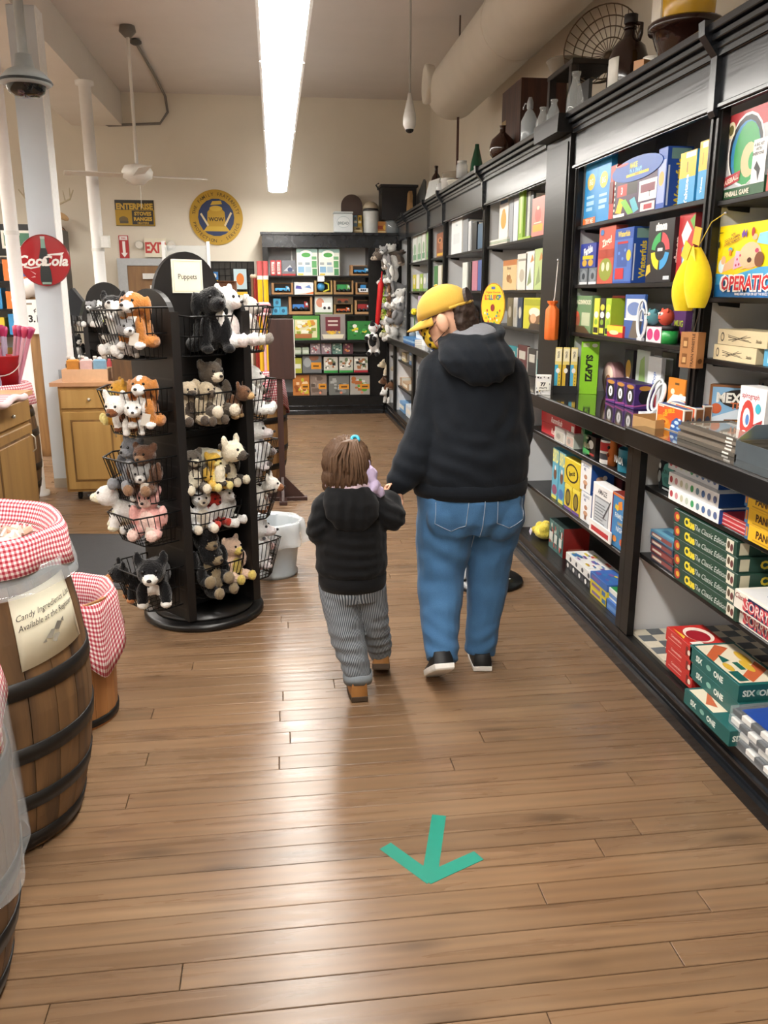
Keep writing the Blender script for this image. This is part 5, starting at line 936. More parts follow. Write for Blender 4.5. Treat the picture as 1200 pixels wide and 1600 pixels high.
for k in range(4):
    y1 = YatX(1142, LX - .08, Z3 + .02); o = thing('bagged_board_game', pos[k] + ' clear bag of folded black and white chequer game at the right edge', 'game', (LX - .085 + .01 * (k % 2), y1 - .15, Z3 + .0005 + k * .03), -PI / 2 + .05 * (k % 2), group='bagged chequer games')
    for q in range(6): MB().box(-.15 + q * .05, -.101 + q * .05, 0, .2, 0, .024, 0, .004).build('folded_cloth', flat(['e4e2de', '20232a'][(q + k) % 2], .5), o)
    bx('plastic_bag', -.155, .155, -.006, .206, -.0, .0285, glass('dfe6ec', .12, .16), o)
    if k == 3:
        mb = MB(); sl = []; print_on(mb, [r(.1, .05, .95, .95, '26489a'), e(.65, .45, .24, .36, 'e3ddd0'), e(.65, .45, .2, .3, '7d1f26'), e(.65, .45, .12, .2, 'd9c9b0')], Vector((-.15, 0, .0292)), Vector((.3, 0, 0)), Vector((0, .2, 0)), Vector((0, 0, 1)), sl); link('printed_card', mb.mesh('printed_card', [ink(s) for s in sl]), o)
# ------------------------------------------------------------------ soft toys
_pp = {}; _pk = {}
def plush_proto(kind, cols):
    "body mesh of one soft toy: fused shapes, each face coloured after the nearest shape (front is -Y, 0.2 m tall)"
    key = (kind, cols)
    if key in _pp: return _pp[key]
    A, B = 0, 1
    if kind == 'sit':
        S = [((0, 0, .068), (.055, .05, .068), A), ((0, -.036, .07), (.034, .02, .045), B), ((0, -.012, .165), (.05, .047, .044), A), ((0, -.05, .152), (.025, .024, .02), B),
             ((-.042, -.005, .2), (.018, .01, .022), A), ((.042, -.005, .2), (.018, .01, .022), A), ((-.062, -.02, .095), (.02, .024, .045), A), ((.062, -.02, .095), (.02, .024, .045), A), ((-.04, -.055, .026), (.024, .045, .026), A), ((.04, -.055, .026), (.024, .045, .026), A), ((-.04, -.098, .028), (.024, .016, .026), B), ((.04, -.098, .028), (.024, .016, .026), B)]
    elif kind == 'dog':
        S = [((0, .01, .065), (.052, .055, .065), A), ((0, -.034, .075), (.03, .022, .04), B), ((0, -.02, .16), (.045, .05, .042), A), ((0, -.068, .15), (.026, .036, .022), B), ((0, -.035, .19), (.012, .03, .016), B), ((-.05, -.008, .145), (.012, .022, .045), A), ((.05, -.008, .145), (.012, .022, .045), A),
             ((-.035, -.045, .06), (.019, .02, .06), A), ((.035, -.045, .06), (.019, .02, .06), A), ((-.036, -.06, .012), (.02, .028, .014), B), ((.036, -.06, .012), (.02, .028, .014), B), ((-.058, .0, .025), (.022, .045, .025), A), ((.058, .0, .025), (.022, .045, .025), A), ((0, .075, .04), (.012, .035, .012), A)]
    elif kind == 'lie':      # four legs hanging, long body along Y
        S = [((0, .02, .08), (.05, .095, .05), A), ((0, -.01, .055), (.036, .07, .03), B), ((0, -.1, .125), (.045, .045, .042), A), ((0, -.14, .112), (.024, .028, .02), B), ((-.04, -.09, .165), (.014, .012, .03), A), ((.04, -.09, .165), (.014, .012, .03), A)]
        for sx in (-1, 1):
            for y in (-.06, .09): S += [((sx * .036, y, .035), (.02, .022, .045), A), ((sx * .036, y - .005, .004), (.02, .024, .014), B)]
        S += [((0, .125, .1), (.013, .03, .013), A)]
    elif kind == 'long':     # dangling long-legged toy
        S = [((0, 0, .2), (.035, .03, .055), A), ((0, -.02, .19), (.022, .014, .035), B), ((0, -.005, .285), (.04, .038, .035), A), ((0, -.036, .275), (.022, .018, .016), B), ((-.035, 0, .315), (.012, .01, .02), A), ((.035, 0, .315), (.012, .01, .02), A)]
        for sx in (-1, 1): S += [((sx * .045, -.005, .2), (.013, .014, .06), A), ((sx * .05, -.006, .135), (.015, .016, .015), B), ((sx * .022, 0, .09), (.015, .016, .08), A), ((sx * .024, -.015, .012), (.017, .028, .014), B)]
    if kind in _pk: me = _pk[kind].copy()
    else:
        m = MB()
        for c, q, k in S: m.ell(c, q, 14)
        me = remesh(m, .0075, 2, lambda co, nr: np.random.default_rng(3).uniform(-.0012, .0016, len(co)))
        _pk[kind] = me.copy()
    C = np.array([s[0] for s in S]); Q = np.array([s[1] for s in S]); K = np.array([s[2] for s in S])
    cen = np.array([tuple(f.center) for f in me.polygons]); d = (((cen[:, None] - C[None]) / Q[None]) ** 2).sum(2)
    me.polygons.foreach_set('material_index', K[d.argmin(1)].astype(int).tolist())
    for c in cols: me.materials.append(plush(c))
    eyes = {'dog': ((.02, -.062, .173), .006), 'sit': ((.018, -.053, .175), .006), 'lie': ((.02, -.137, .137), .006), 'long': ((.014, -.037, .293), .005)}[kind]
    nose = {'dog': (0, -.104, .157), 'sit': (0, -.075, .157), 'lie': (0, -.168, .117), 'long': (0, -.054, .278)}[kind]
    em = [MB().ell((s * eyes[0][0],) + eyes[0][1:], eyes[1], 8).mesh('eye', flat('0c0c0e', .15)) for s in (-1, 1)]
    nm = MB().ell(nose, (.008, .006, .006), 8).mesh('nose', flat('1a1414', .4))
    tg = MB().box(-.016, .016, -.001, .001, -.05, 0, 0, 0).mesh('tag', flat('e6e2d8', .6))
    _pp[key] = (me, em, nm, tg); return _pp[key]
def plush_toy(name, label, kind, cols, loc, s=1., rz=0, rx=0, ry=0, group=None, tagpos=None, extra=None):
    me, em, nm, tg = plush_proto(kind, tuple(cols))
    o = thing(name, label, 'plush', loc, 0, group); o.rotation_euler = (rx, ry, rz); o.scale = (s, s, s)
    link('body', me, o)
    for q in em: link('eye', q, o)
    link('nose', nm, o)
    if tagpos: k = link('tag', tg, o, tagpos); k.rotation_euler = (.3, .2, .4)
    if extra: extra(o)
    return o
# ------------------------------------------------------------------ books and small goods in the far bays
def book(px0, px1, yt, X, z, d, label, col, F=(), R=(), h=None, name='book', dz=0):
    return item(px0, px1, yt, X, z, d, name, label, col, 'book', F=F, R=R or [r(.1, .03, .9, .97, 'e6e2d8')], h=h, dz=dz)
# bay left of the pilaster
for k in range(3): book(758 + 2 * k, 792, 380, UX + .0, SH[0], .2, ['lowest', 'middle', 'topmost'][k] + ' of three flat books at the left of the top book shelf', ['d8d4c8', 'b8c4b0', 'e4e0d4'][k], h=.014, dz=.015 * k)
book(779, 793, 312, UX + .03, SH[0], .02, 'tall white picture book with a yellow bear on the top shelf', 'ece9e2', F=[e(.5, .45, .3, .22, 'd8a23c'), e(.5, .62, .18, .1, 'd8a23c'), r(.1, .85, .9, .93, '6a88b0')], dz=.046)
for k, (a, b, yt, c) in enumerate(((794, 800, 314, '9aa0a6'), (801, 808, 312, 'd9dde0'))): book(a, b, yt, UX + .02, SH[0], .15, ['grey', 'white'][k] + ' book standing after the bear book', c)
book(809, 816, 302, UX, SH[0], .18, 'lime green book with dark spine, tallest of the top shelf', '8fb83a', F=[r(.3, .1, .7, .9, 'c8d890')], dz=.016)
for k, a in enumerate((817, 822, 827)): book(a, a + 4, 300 + k, UX + .02, SH[0], .17, ['first', 'second', 'third'][k] + ' grey-spined book beside the lime one', ['6a6e70', 'c9cbc8', '505456'][k])
book(809, 828, 380, UX - .01, SH[0], .2, 'flat lime book under the lime standing book', 'a8c850', h=.015)
book(830, 849, 312, UX - .02, SH[0], .015, 'pink picture book with orange title facing out', 'd98a80', F=[r(.1, .12, .9, .3, 'e8b04a'), e(.5, .55, .25, .2, 'c46a60'), e(.5, .72, .1, .05, 'f0d8b8'), r(.2, .33, .8, .36, 'f2e6d0')])
book(785, 806, 408, UX + .02, SH[1], .02, 'tan story book with small figures facing out on the second shelf', 'd8bb8a', F=[r(0, .82, 1, 1, 'b5713a'), t('Dick and', .45, .74, .1, '4a3020'), e(.45, .4, .16, .14, '9a6a3a'), e(.6, .3, .12, .08, 'b58a50'), e(.45, .55, .06, .05, 'e6c9a0')])
for k, (a, b, c) in enumerate(((807, 822, 'ded8cc'), (820, 834, 'e9e6df'), (833, 848, 'b7c98a'))): book(a, b, 398 - 4 * k, UX + .03, SH[1], .015, ['left', 'middle', 'right'][k] + ' leaning pale picture book on the second book shelf', c, F=[p('8a9a6a', (.2, .1), (.7, .2), (.5, .6)), p('c98a50', (.5, .7), (.9, .75), (.7, .92))] if k else [r(.1, .8, .9, .86, '8a8478'), e(.5, .4, .25, .18, 'b3ab98')])
for k, (a, b, c) in enumerate(((792, 800, '7a6f52'), (801, 807, 'd6d6d2'), (808, 815, '2c3a4e'))): book(a, b, 465, UX + .01, SH[2], .12, ['olive', 'white', 'navy'][k] + ' small book on the third book shelf', c, F=[e(.5, .5, .3, .2, 'c9c4b4')])
book(817, 846, 465, UX, SH[2], .02, 'yellow-green novel with a capped figure facing out', 'c4c23c', F=[r(.05, .75, .95, .95, '9aa02c'), e(.6, .35, .3, .25, '7a5a44'), e(.6, .55, .3, .14, 'ddd6c8'), e(.55, .35, .16, .15, 'd9aa86'), p('3a2f2a', (.3, 0), (1, 0), (.95, .2), (.4, .18))])
for k, (a, b, c, hh) in enumerate(((792, 806, '2f8a94', .17), (808, 822, '5a3030', .19), (824, 836, '33302e', .18), (838, 847, '4aa0a8', .12))): book(a, b, 530, 1.72, ZCT, .02, ['teal book standing on the counter behind the adult', 'maroon book standing on the counter behind the adult', 'dark grey book standing on the counter behind the adult', 'turquoise pack at the foot of the pilaster'][k], c, h=hh, F=[r(.15, .5, .85, .8, 'b8b4a8')])
# round lollipop sign on a stick
ls = onX(771, 478, 1.53)
lo = thing('lollipop_sign', 'round yellow sign for lollipops on a stick behind the adult\'s hood', 'sign', (1.53, ls.y, ZCT), -PI / 2 + .55)
hh = ls.z - ZCT; MB().lathe([(0, 0), (.06, 0), (.06, .012), (0, .014)], 20).build('base', MBLK, lo); MB().tube([(0, .004, .01), (0, .004, hh)], .005, 6).build('stick', flat('d8d4ca', .5), lo)
rw, rh = .115, onX(771, 442, 1.53).z - ls.z
MB().prism(circ(36, rw, 0, hh, 0, 2 * PI, rh), -.006, 0).build('disc', flat('e6c42a', .4, .05), lo); mb = MB(); sl = []
print_on(mb, [e(.5, .5, .5, .5, '9a3a2c'), e(.5, .5, .485, .485, 'e6c42a'), r(.42, .86, .58, .92, '4a5fa0'), t('Original Gourmet', .5, .8, .045, 'b0402c', 'i')] + [t(c, .2 + .085 * k, .69, .1, h, '', .05) for k, (c, h) in enumerate(zip('LOLLIPOP', ['c23a34', 'd8782c', '3a8a4a', '3a6ab0', 'c23a34', 'd8782c', '3a8a4a', '3a6ab0']))] + [e(.5, .46, .08, .08, '8a2c2a')] + [e(.5 + .32 * math.cos(a) * (.7 + .3 * (k % 2)), .4 + .28 * math.sin(a) * (.7 + .3 * (k % 2)), .03, .028, ['c2453c', 'e9e0c8', '4a8ab8', 'd8862c', '5aa04a'][k % 5]) for k, a in enumerate([PI + PI * i / 15 for i in range(16)])], Vector((-rw, -.0065, hh - rh)), Vector((2 * rw, 0, 0)), Vector((0, 0, 2 * rh)), Vector((0, -1, 0)), sl); link('printed_face', mb.mesh('printed_face', [ink(s) for s in sl]), lo)
# second book bay
book(705, 721, 347, UX, SH[0], .02, 'large white book facing out in the second book bay', 'e9ecec', F=[t('Winter', .5, .85, .07, '8fb0b8'), r(.2, .3, .8, .6, 'd8dfe0')])
for k, (a, b, c) in enumerate(((722, 730, '8a8f94'), (731, 735, 'c4c8ca'), (737, 744, '1f2124'), (746, 754, '41607c'))): book(a, b, 345 + 2 * k, UX + .01, SH[0], .17, ['grey', 'pale grey', 'black', 'slate blue'][k] + ' book standing after the large white book', c)
for k, (a, b, c) in enumerate(((722, 729, 'd8dcd4'), (731, 735, '31332f'), (737, 745, 'b8788a'), (746, 754, '4a5f9a'))): book(a, b, 412, UX + .01, SH[1], .14, ['cream', 'black', 'mauve', 'blue'][k] + ' leaning book on the second shelf of the second book bay', c, h=.24)
for k, (a, b, c) in enumerate(((700, 712, '9aa8b0'), (714, 722, 'd8b0b0'))): book(a, b, 470, UX + .01, SH[2], .1, ['grey', 'pale pink'][k] + ' pack on the third shelf of the second book bay', c, h=.17)
# narrow bay
book(682, 695, 366, UX, SH[0], .02, 'brown picture book with faces filling the narrow bay', '8a5238', F=[e(.4, .7, .25, .13, 'c48a60'), e(.6, .45, .25, .14, 'b0744c'), r(.1, .08, .9, .18, 'd8b23c'), e(.4, .7, .12, .07, '3a2418')])
for k, (a, b, c) in enumerate(((678, 683, '4a7a4a'), (684, 689, 'd0d0c4'), (690, 695, 'b0a078'))): book(a, b, 420, UX, SH[1], .12, ['green', 'white', 'tan'][k] + ' slim book in the narrow bay', c, h=.25)
# toy bay
for k, (a, b, c) in enumerate(((645, 651, 'dfe3dd'), (652, 658, 'cfd8cc'), (659, 664, 'e6e6e0'), (666, 672, '8ab070'))): book(a, b, 382, UX, SH[0], .03, ['first white and green', 'second white and green', 'third white', 'leaf green'][k] + ' boxed game in the toy bay, top shelf', c, F=[e(.5, .5, .3, .2, '8fae8a'), r(.1, .1, .9, .3, '6a9a70')], h=.3, name='boxed_game')
for k in range(5): book(645 + 5.4 * k, 649.5 + 5.4 * k, 430, UX, SH[1], .06, ['yellow', 'white', 'lime', 'grey', 'pale blue'][k] + ' small pack on the second shelf of the toy bay', ['c9c23c', 'e0e0da', '9ab84a', 'a8acac', 'b0c4cc'][k], h=.19, name='toy_pack', F=[e(.5, .6, .3, .2, 'e9e6d8'), r(0, 0, 1, .15, '6a9a4a')])
for k in range(3): book(653 + 7 * k, 659 + 7 * k, 470, UX, SH[2], .08, ['lilac', 'pale pink', 'cream'][k] + ' pack on the third shelf of the toy bay', ['b0a0b8', 'd8b8b8', 'd9d0bc'][k], h=.2, name='toy_pack', F=[r(.2, .3, .8, .6, 'f0ece4')])
# things on the far counter seen left of the adult
yf = onX(647, 487, 1.60); fl = thing('paper_flower', 'bright yellow paper flower on a stem behind the yellow cap', 'flower', (1.60, yf.y, ZCT))
MB().tube([(0, 0, 0), (.01, 0, yf.z - ZCT)], .006, 6).build('stem', flat('4a7a3a', .7), fl)
for k in range(6): a = k * PI / 3; MB().ell((.0, .055 * math.cos(a), yf.z - ZCT + .02 * math.sin(a)), (.03, .05, .02), 8).build('petal', flat('e2cc1e', .7), fl)
MB().lathe([(0, 0), (.05, 0), (.06, .08), (.05, .1), (0, .1)], 14).build('pot', flat('6a7a88', .5), fl)
for k in range(3): book(630, 646, 540, XB + .01, ZCT, .15, ['lowest', 'middle', 'topmost'][k] + ' of three flat blue books on the far counter', ['3f6aa0', '8fb0cc', '3a78b0'][k], h=.02, dz=.021 * k)
item(650, 664, 515, 1.56, ZCT, .1, 'white_carton', 'white carton standing on the far counter left of the mask', 'dfe2e4', 'box', h=.2, F=[r(.1, .5, .9, .8, '9ab0c0')])
for k in range(6):
    cc = onX(668 + 5 * k, 540, 1.50 + .02 * (k % 3)); cl = thing('wrapped_trinket', 'small %s glittery trinket in the heap on the far counter' % ['silver', 'blue', 'white', 'pale blue', 'grey', 'navy'][k], 'trinket', (1.50 + .03 * (k % 3), cc.y - .1, ZCT), group='trinkets on the far counter')
    MB().ell((0, 0, .035), (.03, .045, .035), 8, jit=.15).build('wrapper', flat(['c4c9cf', '4a6a9c', 'e2e4e6', '9ab8d0', '8a8e94', '2a3a5c'][k], .25, .3), cl); MB().ell((0, 0, .075), (.014, .02, .012), 6, jit=.2).build('twist', flat('d8dce0', .3), cl)
# goods in the far base cabinets left of the adult
for k, (a, b, z, c, hh) in enumerate(((628, 634, .78, 'c8b890', .1), (620, 625, .78, 'dcdcd8', .13), (629, 637, .46, 'b89a78', .08), (619, 626, .46, 'c9a888', .1), (622, 632, .15, '6a9ac8', .12), (634, 642, .15, 'd4dce4', .14), (639, 646, .78, '5a7aa0', .15))):
    book(a, b, 600, LX, z, .14, ['tan toy box low in the toy bay', 'white toy box low by the plush corner', 'wooden toy box on the middle low shelf', 'pink wooden toy box by the plush corner', 'blue plastic pack on the lowest far shelf', 'clear pack on the lowest far shelf', 'slate pack low in the toy bay'][k], c, h=hh, name='toy_box', F=[r(.1, .3, .9, .7, 'ece6da')])

# ------------------------------------------------------------------ plush corner
G = ('8a8a8c', 'd9d9d8'); WHT = ('e9e6e0', 'f2efe9'); BRN = ('6a4a34', 'c9b090'); TAN = ('b58a5a', 'e3cfae'); BLK = ('121214', 'e6e3de'); PNK = ('dfa9a4', 'e9c8c0'); LIME = ('9ac03c', 'd8dc7a'); GRB = ('5a5048', 'a89a8c'); CRM = ('ddd0b4', 'ece4d2'); ORG = ('c27a34', 'efe6d8')
pr_ = random.Random(11)
PN = ['grey wolf', 'white lamb', 'brown bear', 'tan dog', 'cream rabbit', 'dark monkey']; PC = [G, WHT, BRN, TAN, CRM, GRB]
spots = [(614 + 8 * i, y) for y in (402, 424, 447, 470, 492, 512) for i in range(3)]
rowsn = ['top', 'second', 'third', 'fourth', 'fifth', 'lowest']
for k, (x, y) in enumerate(spots):
    q = onX(x + pr_.uniform(-1, 1), y + 10, 1.60 + .02 * (k % 3)); c = pr_.choice((0, 0, 1, 1, 1, 2, 3, 4, 5))
    plush_toy('plush_toy', '%s plush hanging in the corner bay, %s row, %s' % (PN[c], rowsn[k // 3], ['left', 'middle', 'right'][k % 3]), pr_.choice(('sit', 'lie', 'long')), PC[c], (q.x - .1, min(q.y, 10.98), q.z - .05), 1.4, pr_.uniform(-2.6, -.8), pr_.uniform(-.4, .4), group='plush toys in the corner bay')
for k, (x, y) in enumerate(((600, 572), (608, 580), (600, 600), (609, 606), (598, 622), (608, 628), (601, 586))):
    q = onX(x, y + 6, 1.50); c = [3, 4, 1, 2, 0, 1, 3][k]
    plush_toy('plush_toy', ['tan dog plush low in the corner bay', 'cream rabbit plush low beside the tan dog', 'white lamb plush with red ribbon low in the corner', 'brown bear plush at the bottom of the corner bay', 'grey wolf plush lying on the lowest corner shelf', 'white lamb plush on the lowest corner shelf', 'tan dog plush between the lamb and the bear'][k], ['sit', 'lie'][k % 2], PC[c], (q.x + .02, q.y, max(q.z, .152)), 1.1, pr_.uniform(-2.4, -.8), group='plush toys low in the corner')
for k in range(3):
    q = onX(601, 442 + 25 * k, 1.42); plush_toy('plush_frog', ['upper', 'middle', 'lower'][k] + ' lime green plush hanging by the back unit', 'long', LIME, (q.x, q.y, q.z - .22), .95, -1.6 + .3 * k, group='lime plush on the corner post')
for k in range(3):
    q = onX(608, 448 + 25 * k, 1.46); plush_toy('plush_monkey', ['upper', 'middle', 'lower'][k] + ' brown plush hanging beside the lime ones', 'long', BRN, (q.x, q.y, q.z - .22), .95, -1.5 + .2 * k, group='brown plush on the corner post')
q = onY(580, 540, 10.7)
def ribbon(o): MB().tube([(.034 * math.cos(a), -.1 + .034 * math.sin(a), .108) for a in [2 * PI * i / 14 for i in range(14)]], .006, 6, closed=True).build('red_ribbon', flat('b8242c', .6), o)
plush_toy('plush_dog', 'white and black plush dog with red ribbon hanging from the corner', 'lie', ('e9e6e2', '1c1c1e'), (q.x, q.y, q.z), 1.5, -.4, -1.1, extra=ribbon)
q0, q1 = onY(589, 512, 10.9), onY(597, 424, 10.9)
ru = thing('red_umbrella', 'furled red umbrella hanging upright by the back corner', 'umbrella', tuple(q0)); d_ = q1 - q0
MB().tube([d_ * f for f in (0, .1, .5, .78, .84, 1.0)], [.012, .03, .036, .04, .012, .006], 10).build('furled_canopy', fabric('red_nylon', 'a81a1c', 'cf2a2a', 40, .2, .5, 0), ru); MB().tube([Vector((0, 0, 0)), Vector((0, 0, -.05)), Vector((.03, 0, -.07))], .008, 6).build('handle', MBLK, ru)

# ------------------------------------------------------------------ back wall unit: boxed toys
def bpx(px, z, Y=11.34): 
    r_ = ray(px, 500); lo = CAMP + r_ * (Y / r_.y); return lo.x
def bitem(px0, px1, z, h, label, col, F=(), name='boxed_toy', Y=11.33, d=.14, cat='toy'):
    yy = lambda px: onY(px, 800 - 0, Y)
    def xat(px):  # column px on the line Y, z
        k = (px - 600) / CAM_F; a = RW[1][0] * Y + RW[2][0] * (z - CAM_H); c = -(RW[1][2] * Y + RW[2][2] * (z - CAM_H)); return (k * c - a) / (RW[0][0] + k * RW[0][2])
    x0, x1 = xat(px0), xat(px1); return pbox(name, label, cat, ((x0 + x1) / 2, Y, z + .0005), x1 - x0 - .004, d, h, col, 0, F=F), x1 - x0 - .004
def truck_box(px0, px1, z, h, label, col, cab, body, shape='truck', Y=11.32):
    "open-fronted kraft carton with a toy vehicle inside"
    def xat(px):
        k = (px - 600) / CAM_F; a = RW[1][0] * Y + RW[2][0] * (z - CAM_H); c = -(RW[1][2] * Y + RW[2][2] * (z - CAM_H)); return (k * c - a) / (RW[0][0] + k * RW[0][2])
    x0, x1 = xat(px0) + .002, xat(px1) - .002; w_ = x1 - x0
    o = thing('boxed_toy_truck', label, 'toy', ((x0 + x1) / 2, Y, z + .0005)); mk = flat(col, .8, .1); f = .13 * h
    c = MB(); c.box(-w_ / 2, w_ / 2, .13, .135, 0, h); c.box(-w_ / 2, w_ / 2, 0, .13, 0, .004); c.box(-w_ / 2, -w_ / 2 + .004, 0, .13, 0, h); c.box(w_ / 2 - .004, w_ / 2, 0, .13, 0, h); c.box(-w_ / 2, w_ / 2, 0, .004, 0, .18 * h); c.box(-w_ / 2, -w_ / 2 + .12 * w_, 0, .004, .18 * h, h); c.box(w_ / 2 - .1 * w_, w_ / 2, 0, .004, .18 * h, h)
    c.build('carton', mk, o); bx('inner_card', -w_ / 2 + .005, w_ / 2 - .005, .12, .129, .005, h - .01, flat('3a3026', .8), o)
    L_ = w_ * .66; b0 = .22 * h
    v = link('vehicle', None, o); v.empty_display_size = .02
    if shape == 'boat':
        MB().prism([(-L_ / 2, b0 + .3 * h), (L_ / 2, b0 + .3 * h), (L_ * .38, b0), (-L_ * .4, b0)], .03, .1).build('hull', flat(body, .4), v); MB().prism([(-L_ * .3, b0 + .3 * h), (L_ * .25, b0 + .3 * h), (L_ * .2, b0 + .58 * h), (-L_ * .25, b0 + .58 * h)], .04, .09).build('cabin', flat(cab, .4), v)
        for k in range(3): MB().lathe([(0, 0), (.012, 0), (0, .001)], 10, M=Matrix.Translation((-L_ * .2 + k * L_ * .18, .0295, b0 + .16 * h)) @ R3(PI / 2, 0, 0)).build('porthole', flat('2a3a4a', .3), v)
    elif shape == 'ball':
        MB().ell((-w_ * .12, .06, .55 * h), .3 * h, 14).build('ball', flat(body, .4), v); MB().tube([(w_ * .05, .03, .85 * h), (w_ * .28, .03, .75 * h), (w_ * .3, .03, .35 * h), (0, .03, .2 * h)], .012, 6).build('rope', flat(cab, .5), v)
    else:
        MB().box(-L_ * .5, L_ * .22, .03, .105, b0 + .1 * h, b0 + (.5 if shape == 'truck' else .34) * h, 0, .006).build('truck_body', flat(body, .4), v); MB().prism([(L_ * .24, b0 + .08 * h), (L_ * .5, b0 + .08 * h), (L_ * .5, b0 + .3 * h), (L_ * .4, b0 + .48 * h), (L_ * .24, b0 + .5 * h)], .035, .1).build('cab', flat(cab, .4), v)
        for xx in (-.3, .05, .36): MB().lathe([(0, -.008), (.11 * h, -.008), (.11 * h, .008), (0, .008)], 12, M=Matrix.Translation((L_ * xx, .025, b0 + .1 * h)) @ R3(PI / 2, 0, 0)).build('wheel', flat('22282e', .6), v)
        bx('window', L_ * .33, L_ * .46, .033, .034, b0 + .28 * h, b0 + .42 * h, flat('cfe0ea', .2), v)
    return o
z = 1.80
for k in range(2): bitem(423 + 9 * k, 431 + 9 * k, z, .19, ['left', 'right'][k] + ' red boxed toy at the left of the top shelf', 'b8262c', F=[r(.2, .1, .8, .9, 'd8d0c8'), t('Bricks', .5, .5, .5, 'b8262c', 'v')])
bitem(441, 462, z, .19, 'grey boxed motor toy beside the red boxes', '6a6c72', F=[p('b8bcc4', (.1, .3), (.6, .7), (.9, .3)), r(.0, .0, 1, .12, 'b03030'), e(.6, .4, .2, .15, '3a4a6a')])
for k in range(2): bitem(464 + 34 * k, 497 + 34 * k, z, .335, ['left', 'right'][k] + ' tall white multi-toy set box with a round green badge', 'd9dcd2', F=[r(0, .86, 1, 1, '8fb0a8'), e(.45, .8, .3, .15, 'f0f0ea'), e(.45, .77, .22, .09, '4a9a4a'), r(.06, .4, .26, .5, '9aa0a0'), r(.4, .4, .62, .5, '8a9aa8'), r(.72, .3, .95, .55, '5a9a60'), r(.05, .12, .35, .34, '7fa8c8'), r(.4, .12, .68, .34, 'a8bcc8'), r(.74, .02, .96, .26, '4a8a58'), r(.72, .6, .95, .72, '6aa070'), r(.05, .02, .3, .08, 'd8c04a')])
truck_box(547, 583, z, .135, 'kraft carton with a sky blue toy car transporter, top right', 'a07850', '4aa0d8', '3a90d0', 'car')
z = 1.56
truck_box(424, 459, z, .15, 'kraft carton with a sky blue toy transporter, second shelf left', 'a07850', '5ab0e0', '4aa8dc', 'car')
bitem(460, 490, z, .155, 'white toy box with orange swirl on the second shelf', 'e9e6e0', F=[p('d8702c', (0, .05), (.6, .1), (1, .25), (1, .05)), p('4a4a9a', (.05, .5), (.4, .45), (.35, .7), (.1, .75)), p('6a8ac0', (.5, .6), (.9, .5), (.8, .8))])
truck_box(491, 520, z, .18, 'kraft carton with a blue ball and yellow rope toy', 'a88a58', 'd0d03c', '4a9ad0', 'ball')
truck_box(521, 553, z, .18, 'kraft carton with a green toy garbage truck', '96744e', '7fc06a', '2f8a4a', 'truck')
truck_box(555, 582, z, .155, 'kraft carton with a blue and white toy ferry boat', 'a07850', '3a8ac8', 'e6e9ea', 'boat')
z = 1.305
for k, (a, dz_) in enumerate(((425, 0), (437, 0), (427, .105))): 
    o, _ = bitem(a, a + 12, z + dz_, .1, ['lower left', 'lower right', 'upper'][k] + ' small turquoise toy blocks at the left of the third shelf', '4a9cc0', d=.1, F=[e(.5, .5, .22, .25, '2a5a78')])
truck_box(451, 489, z, .235, 'large kraft carton with blue and red toy vehicles', 'a98058', 'b03a3a', '3a78c0', 'car')
bitem(492, 520, z, .235, 'toy box with a child photo and white ambulance', 'd0d6d2', F=[e(.3, .65, .22, .25, 'c98a70'), r(.4, .35, .92, .65, 'f0f0f0'), e(.55, .36, .08, .08, '2a2a2e'), e(.8, .36, .08, .08, '2a2a2e'), r(0, 0, 1, .12, '5f7a4a')])
truck_box(521, 552, z, .13, 'kraft carton with an orange toy digger', '8a7048', 'd0602c', 'b8542a', 'car'); 
bitem(521, 552, z + .132, .1, 'dark kraft carton with a brown toy vehicle on top of the digger', '5a4a34', F=[r(.2, .3, .75, .7, '8a3f24'), e(.3, .3, .1, .2, '1c1a18'), e(.65, .3, .1, .2, '1c1a18')])
truck_box(554, 582, z, .185, 'kraft carton with a red toy fire engine', 'b08a60', '9c2a2c', 'a02e30', 'truck')
z = .98
bitem(458, 500, z, .31, 'green toy set box with yellow food and a basket', '4a8a3c', F=[r(.08, .1, .9, .85, 'd8d4a8')] + speckle(['d8c03c', 'e9e6d8', 'c98a3c', '8a9a3c'], 26, 70, .08, (.08, .2, .88, .85)) + [r(.08, .08, .7, .26, 'a8683a')], Y=11.24)
bitem(501, 540, z, .33, 'grey toy set pack with a picnic basket of yellow fruit', '8a8482', F=[r(.2, .35, .8, .9, '6a2a34'), r(.3, .55, .7, .62, 'c9b8b0'), r(.3, .7, .7, .77, 'c9b8b0'), p('d9d2bc', (.12, .05), (.88, .05), (.95, .22), (.05, .22))] + speckle(['e0c03c', 'd8a83c'], 12, 71, .06, (.15, .2, .85, .42)), Y=11.24)
bitem(543, 580, z, .24, 'green toy farm set box at the right of the counter shelf', '2f7a3a', F=speckle(['d8d03c', 'e6e6de', '3fa04a', '1f5a2c'], 18, 72, .09), Y=11.24)
z = .795
for k in range(2): bitem(460 + 12 * k, 471 + 12 * k, z, .09, ['left', 'right'][k] + ' small pale green pack on the fifth shelf', 'a8b8a0', F=[r(.1, .2, .9, .6, 'd4dcd0')], Y=11.25)
for k in range(4): bitem(485 + 17 * k, 501 + 17 * k, z, .155, ['first pink and grey', 'second pink and grey', 'teal', 'maroon'][k] + ' square puzzle box on the fifth shelf', ['9a8a92', '9a8a92', '6a8a80', '5a3a44'][k], F=speckle([['d8c8c8', 'b04a50', 'e6e0dc'], ['d8c8c8', 'b04a50', 'e6e0dc'], ['a8c0b4', '3f5a54', 'd0d8cc'], ['c8783a', '8a3a5a', 'd8b8a0']][k], 14, 80 + k, .1), Y=11.25)
z = .549
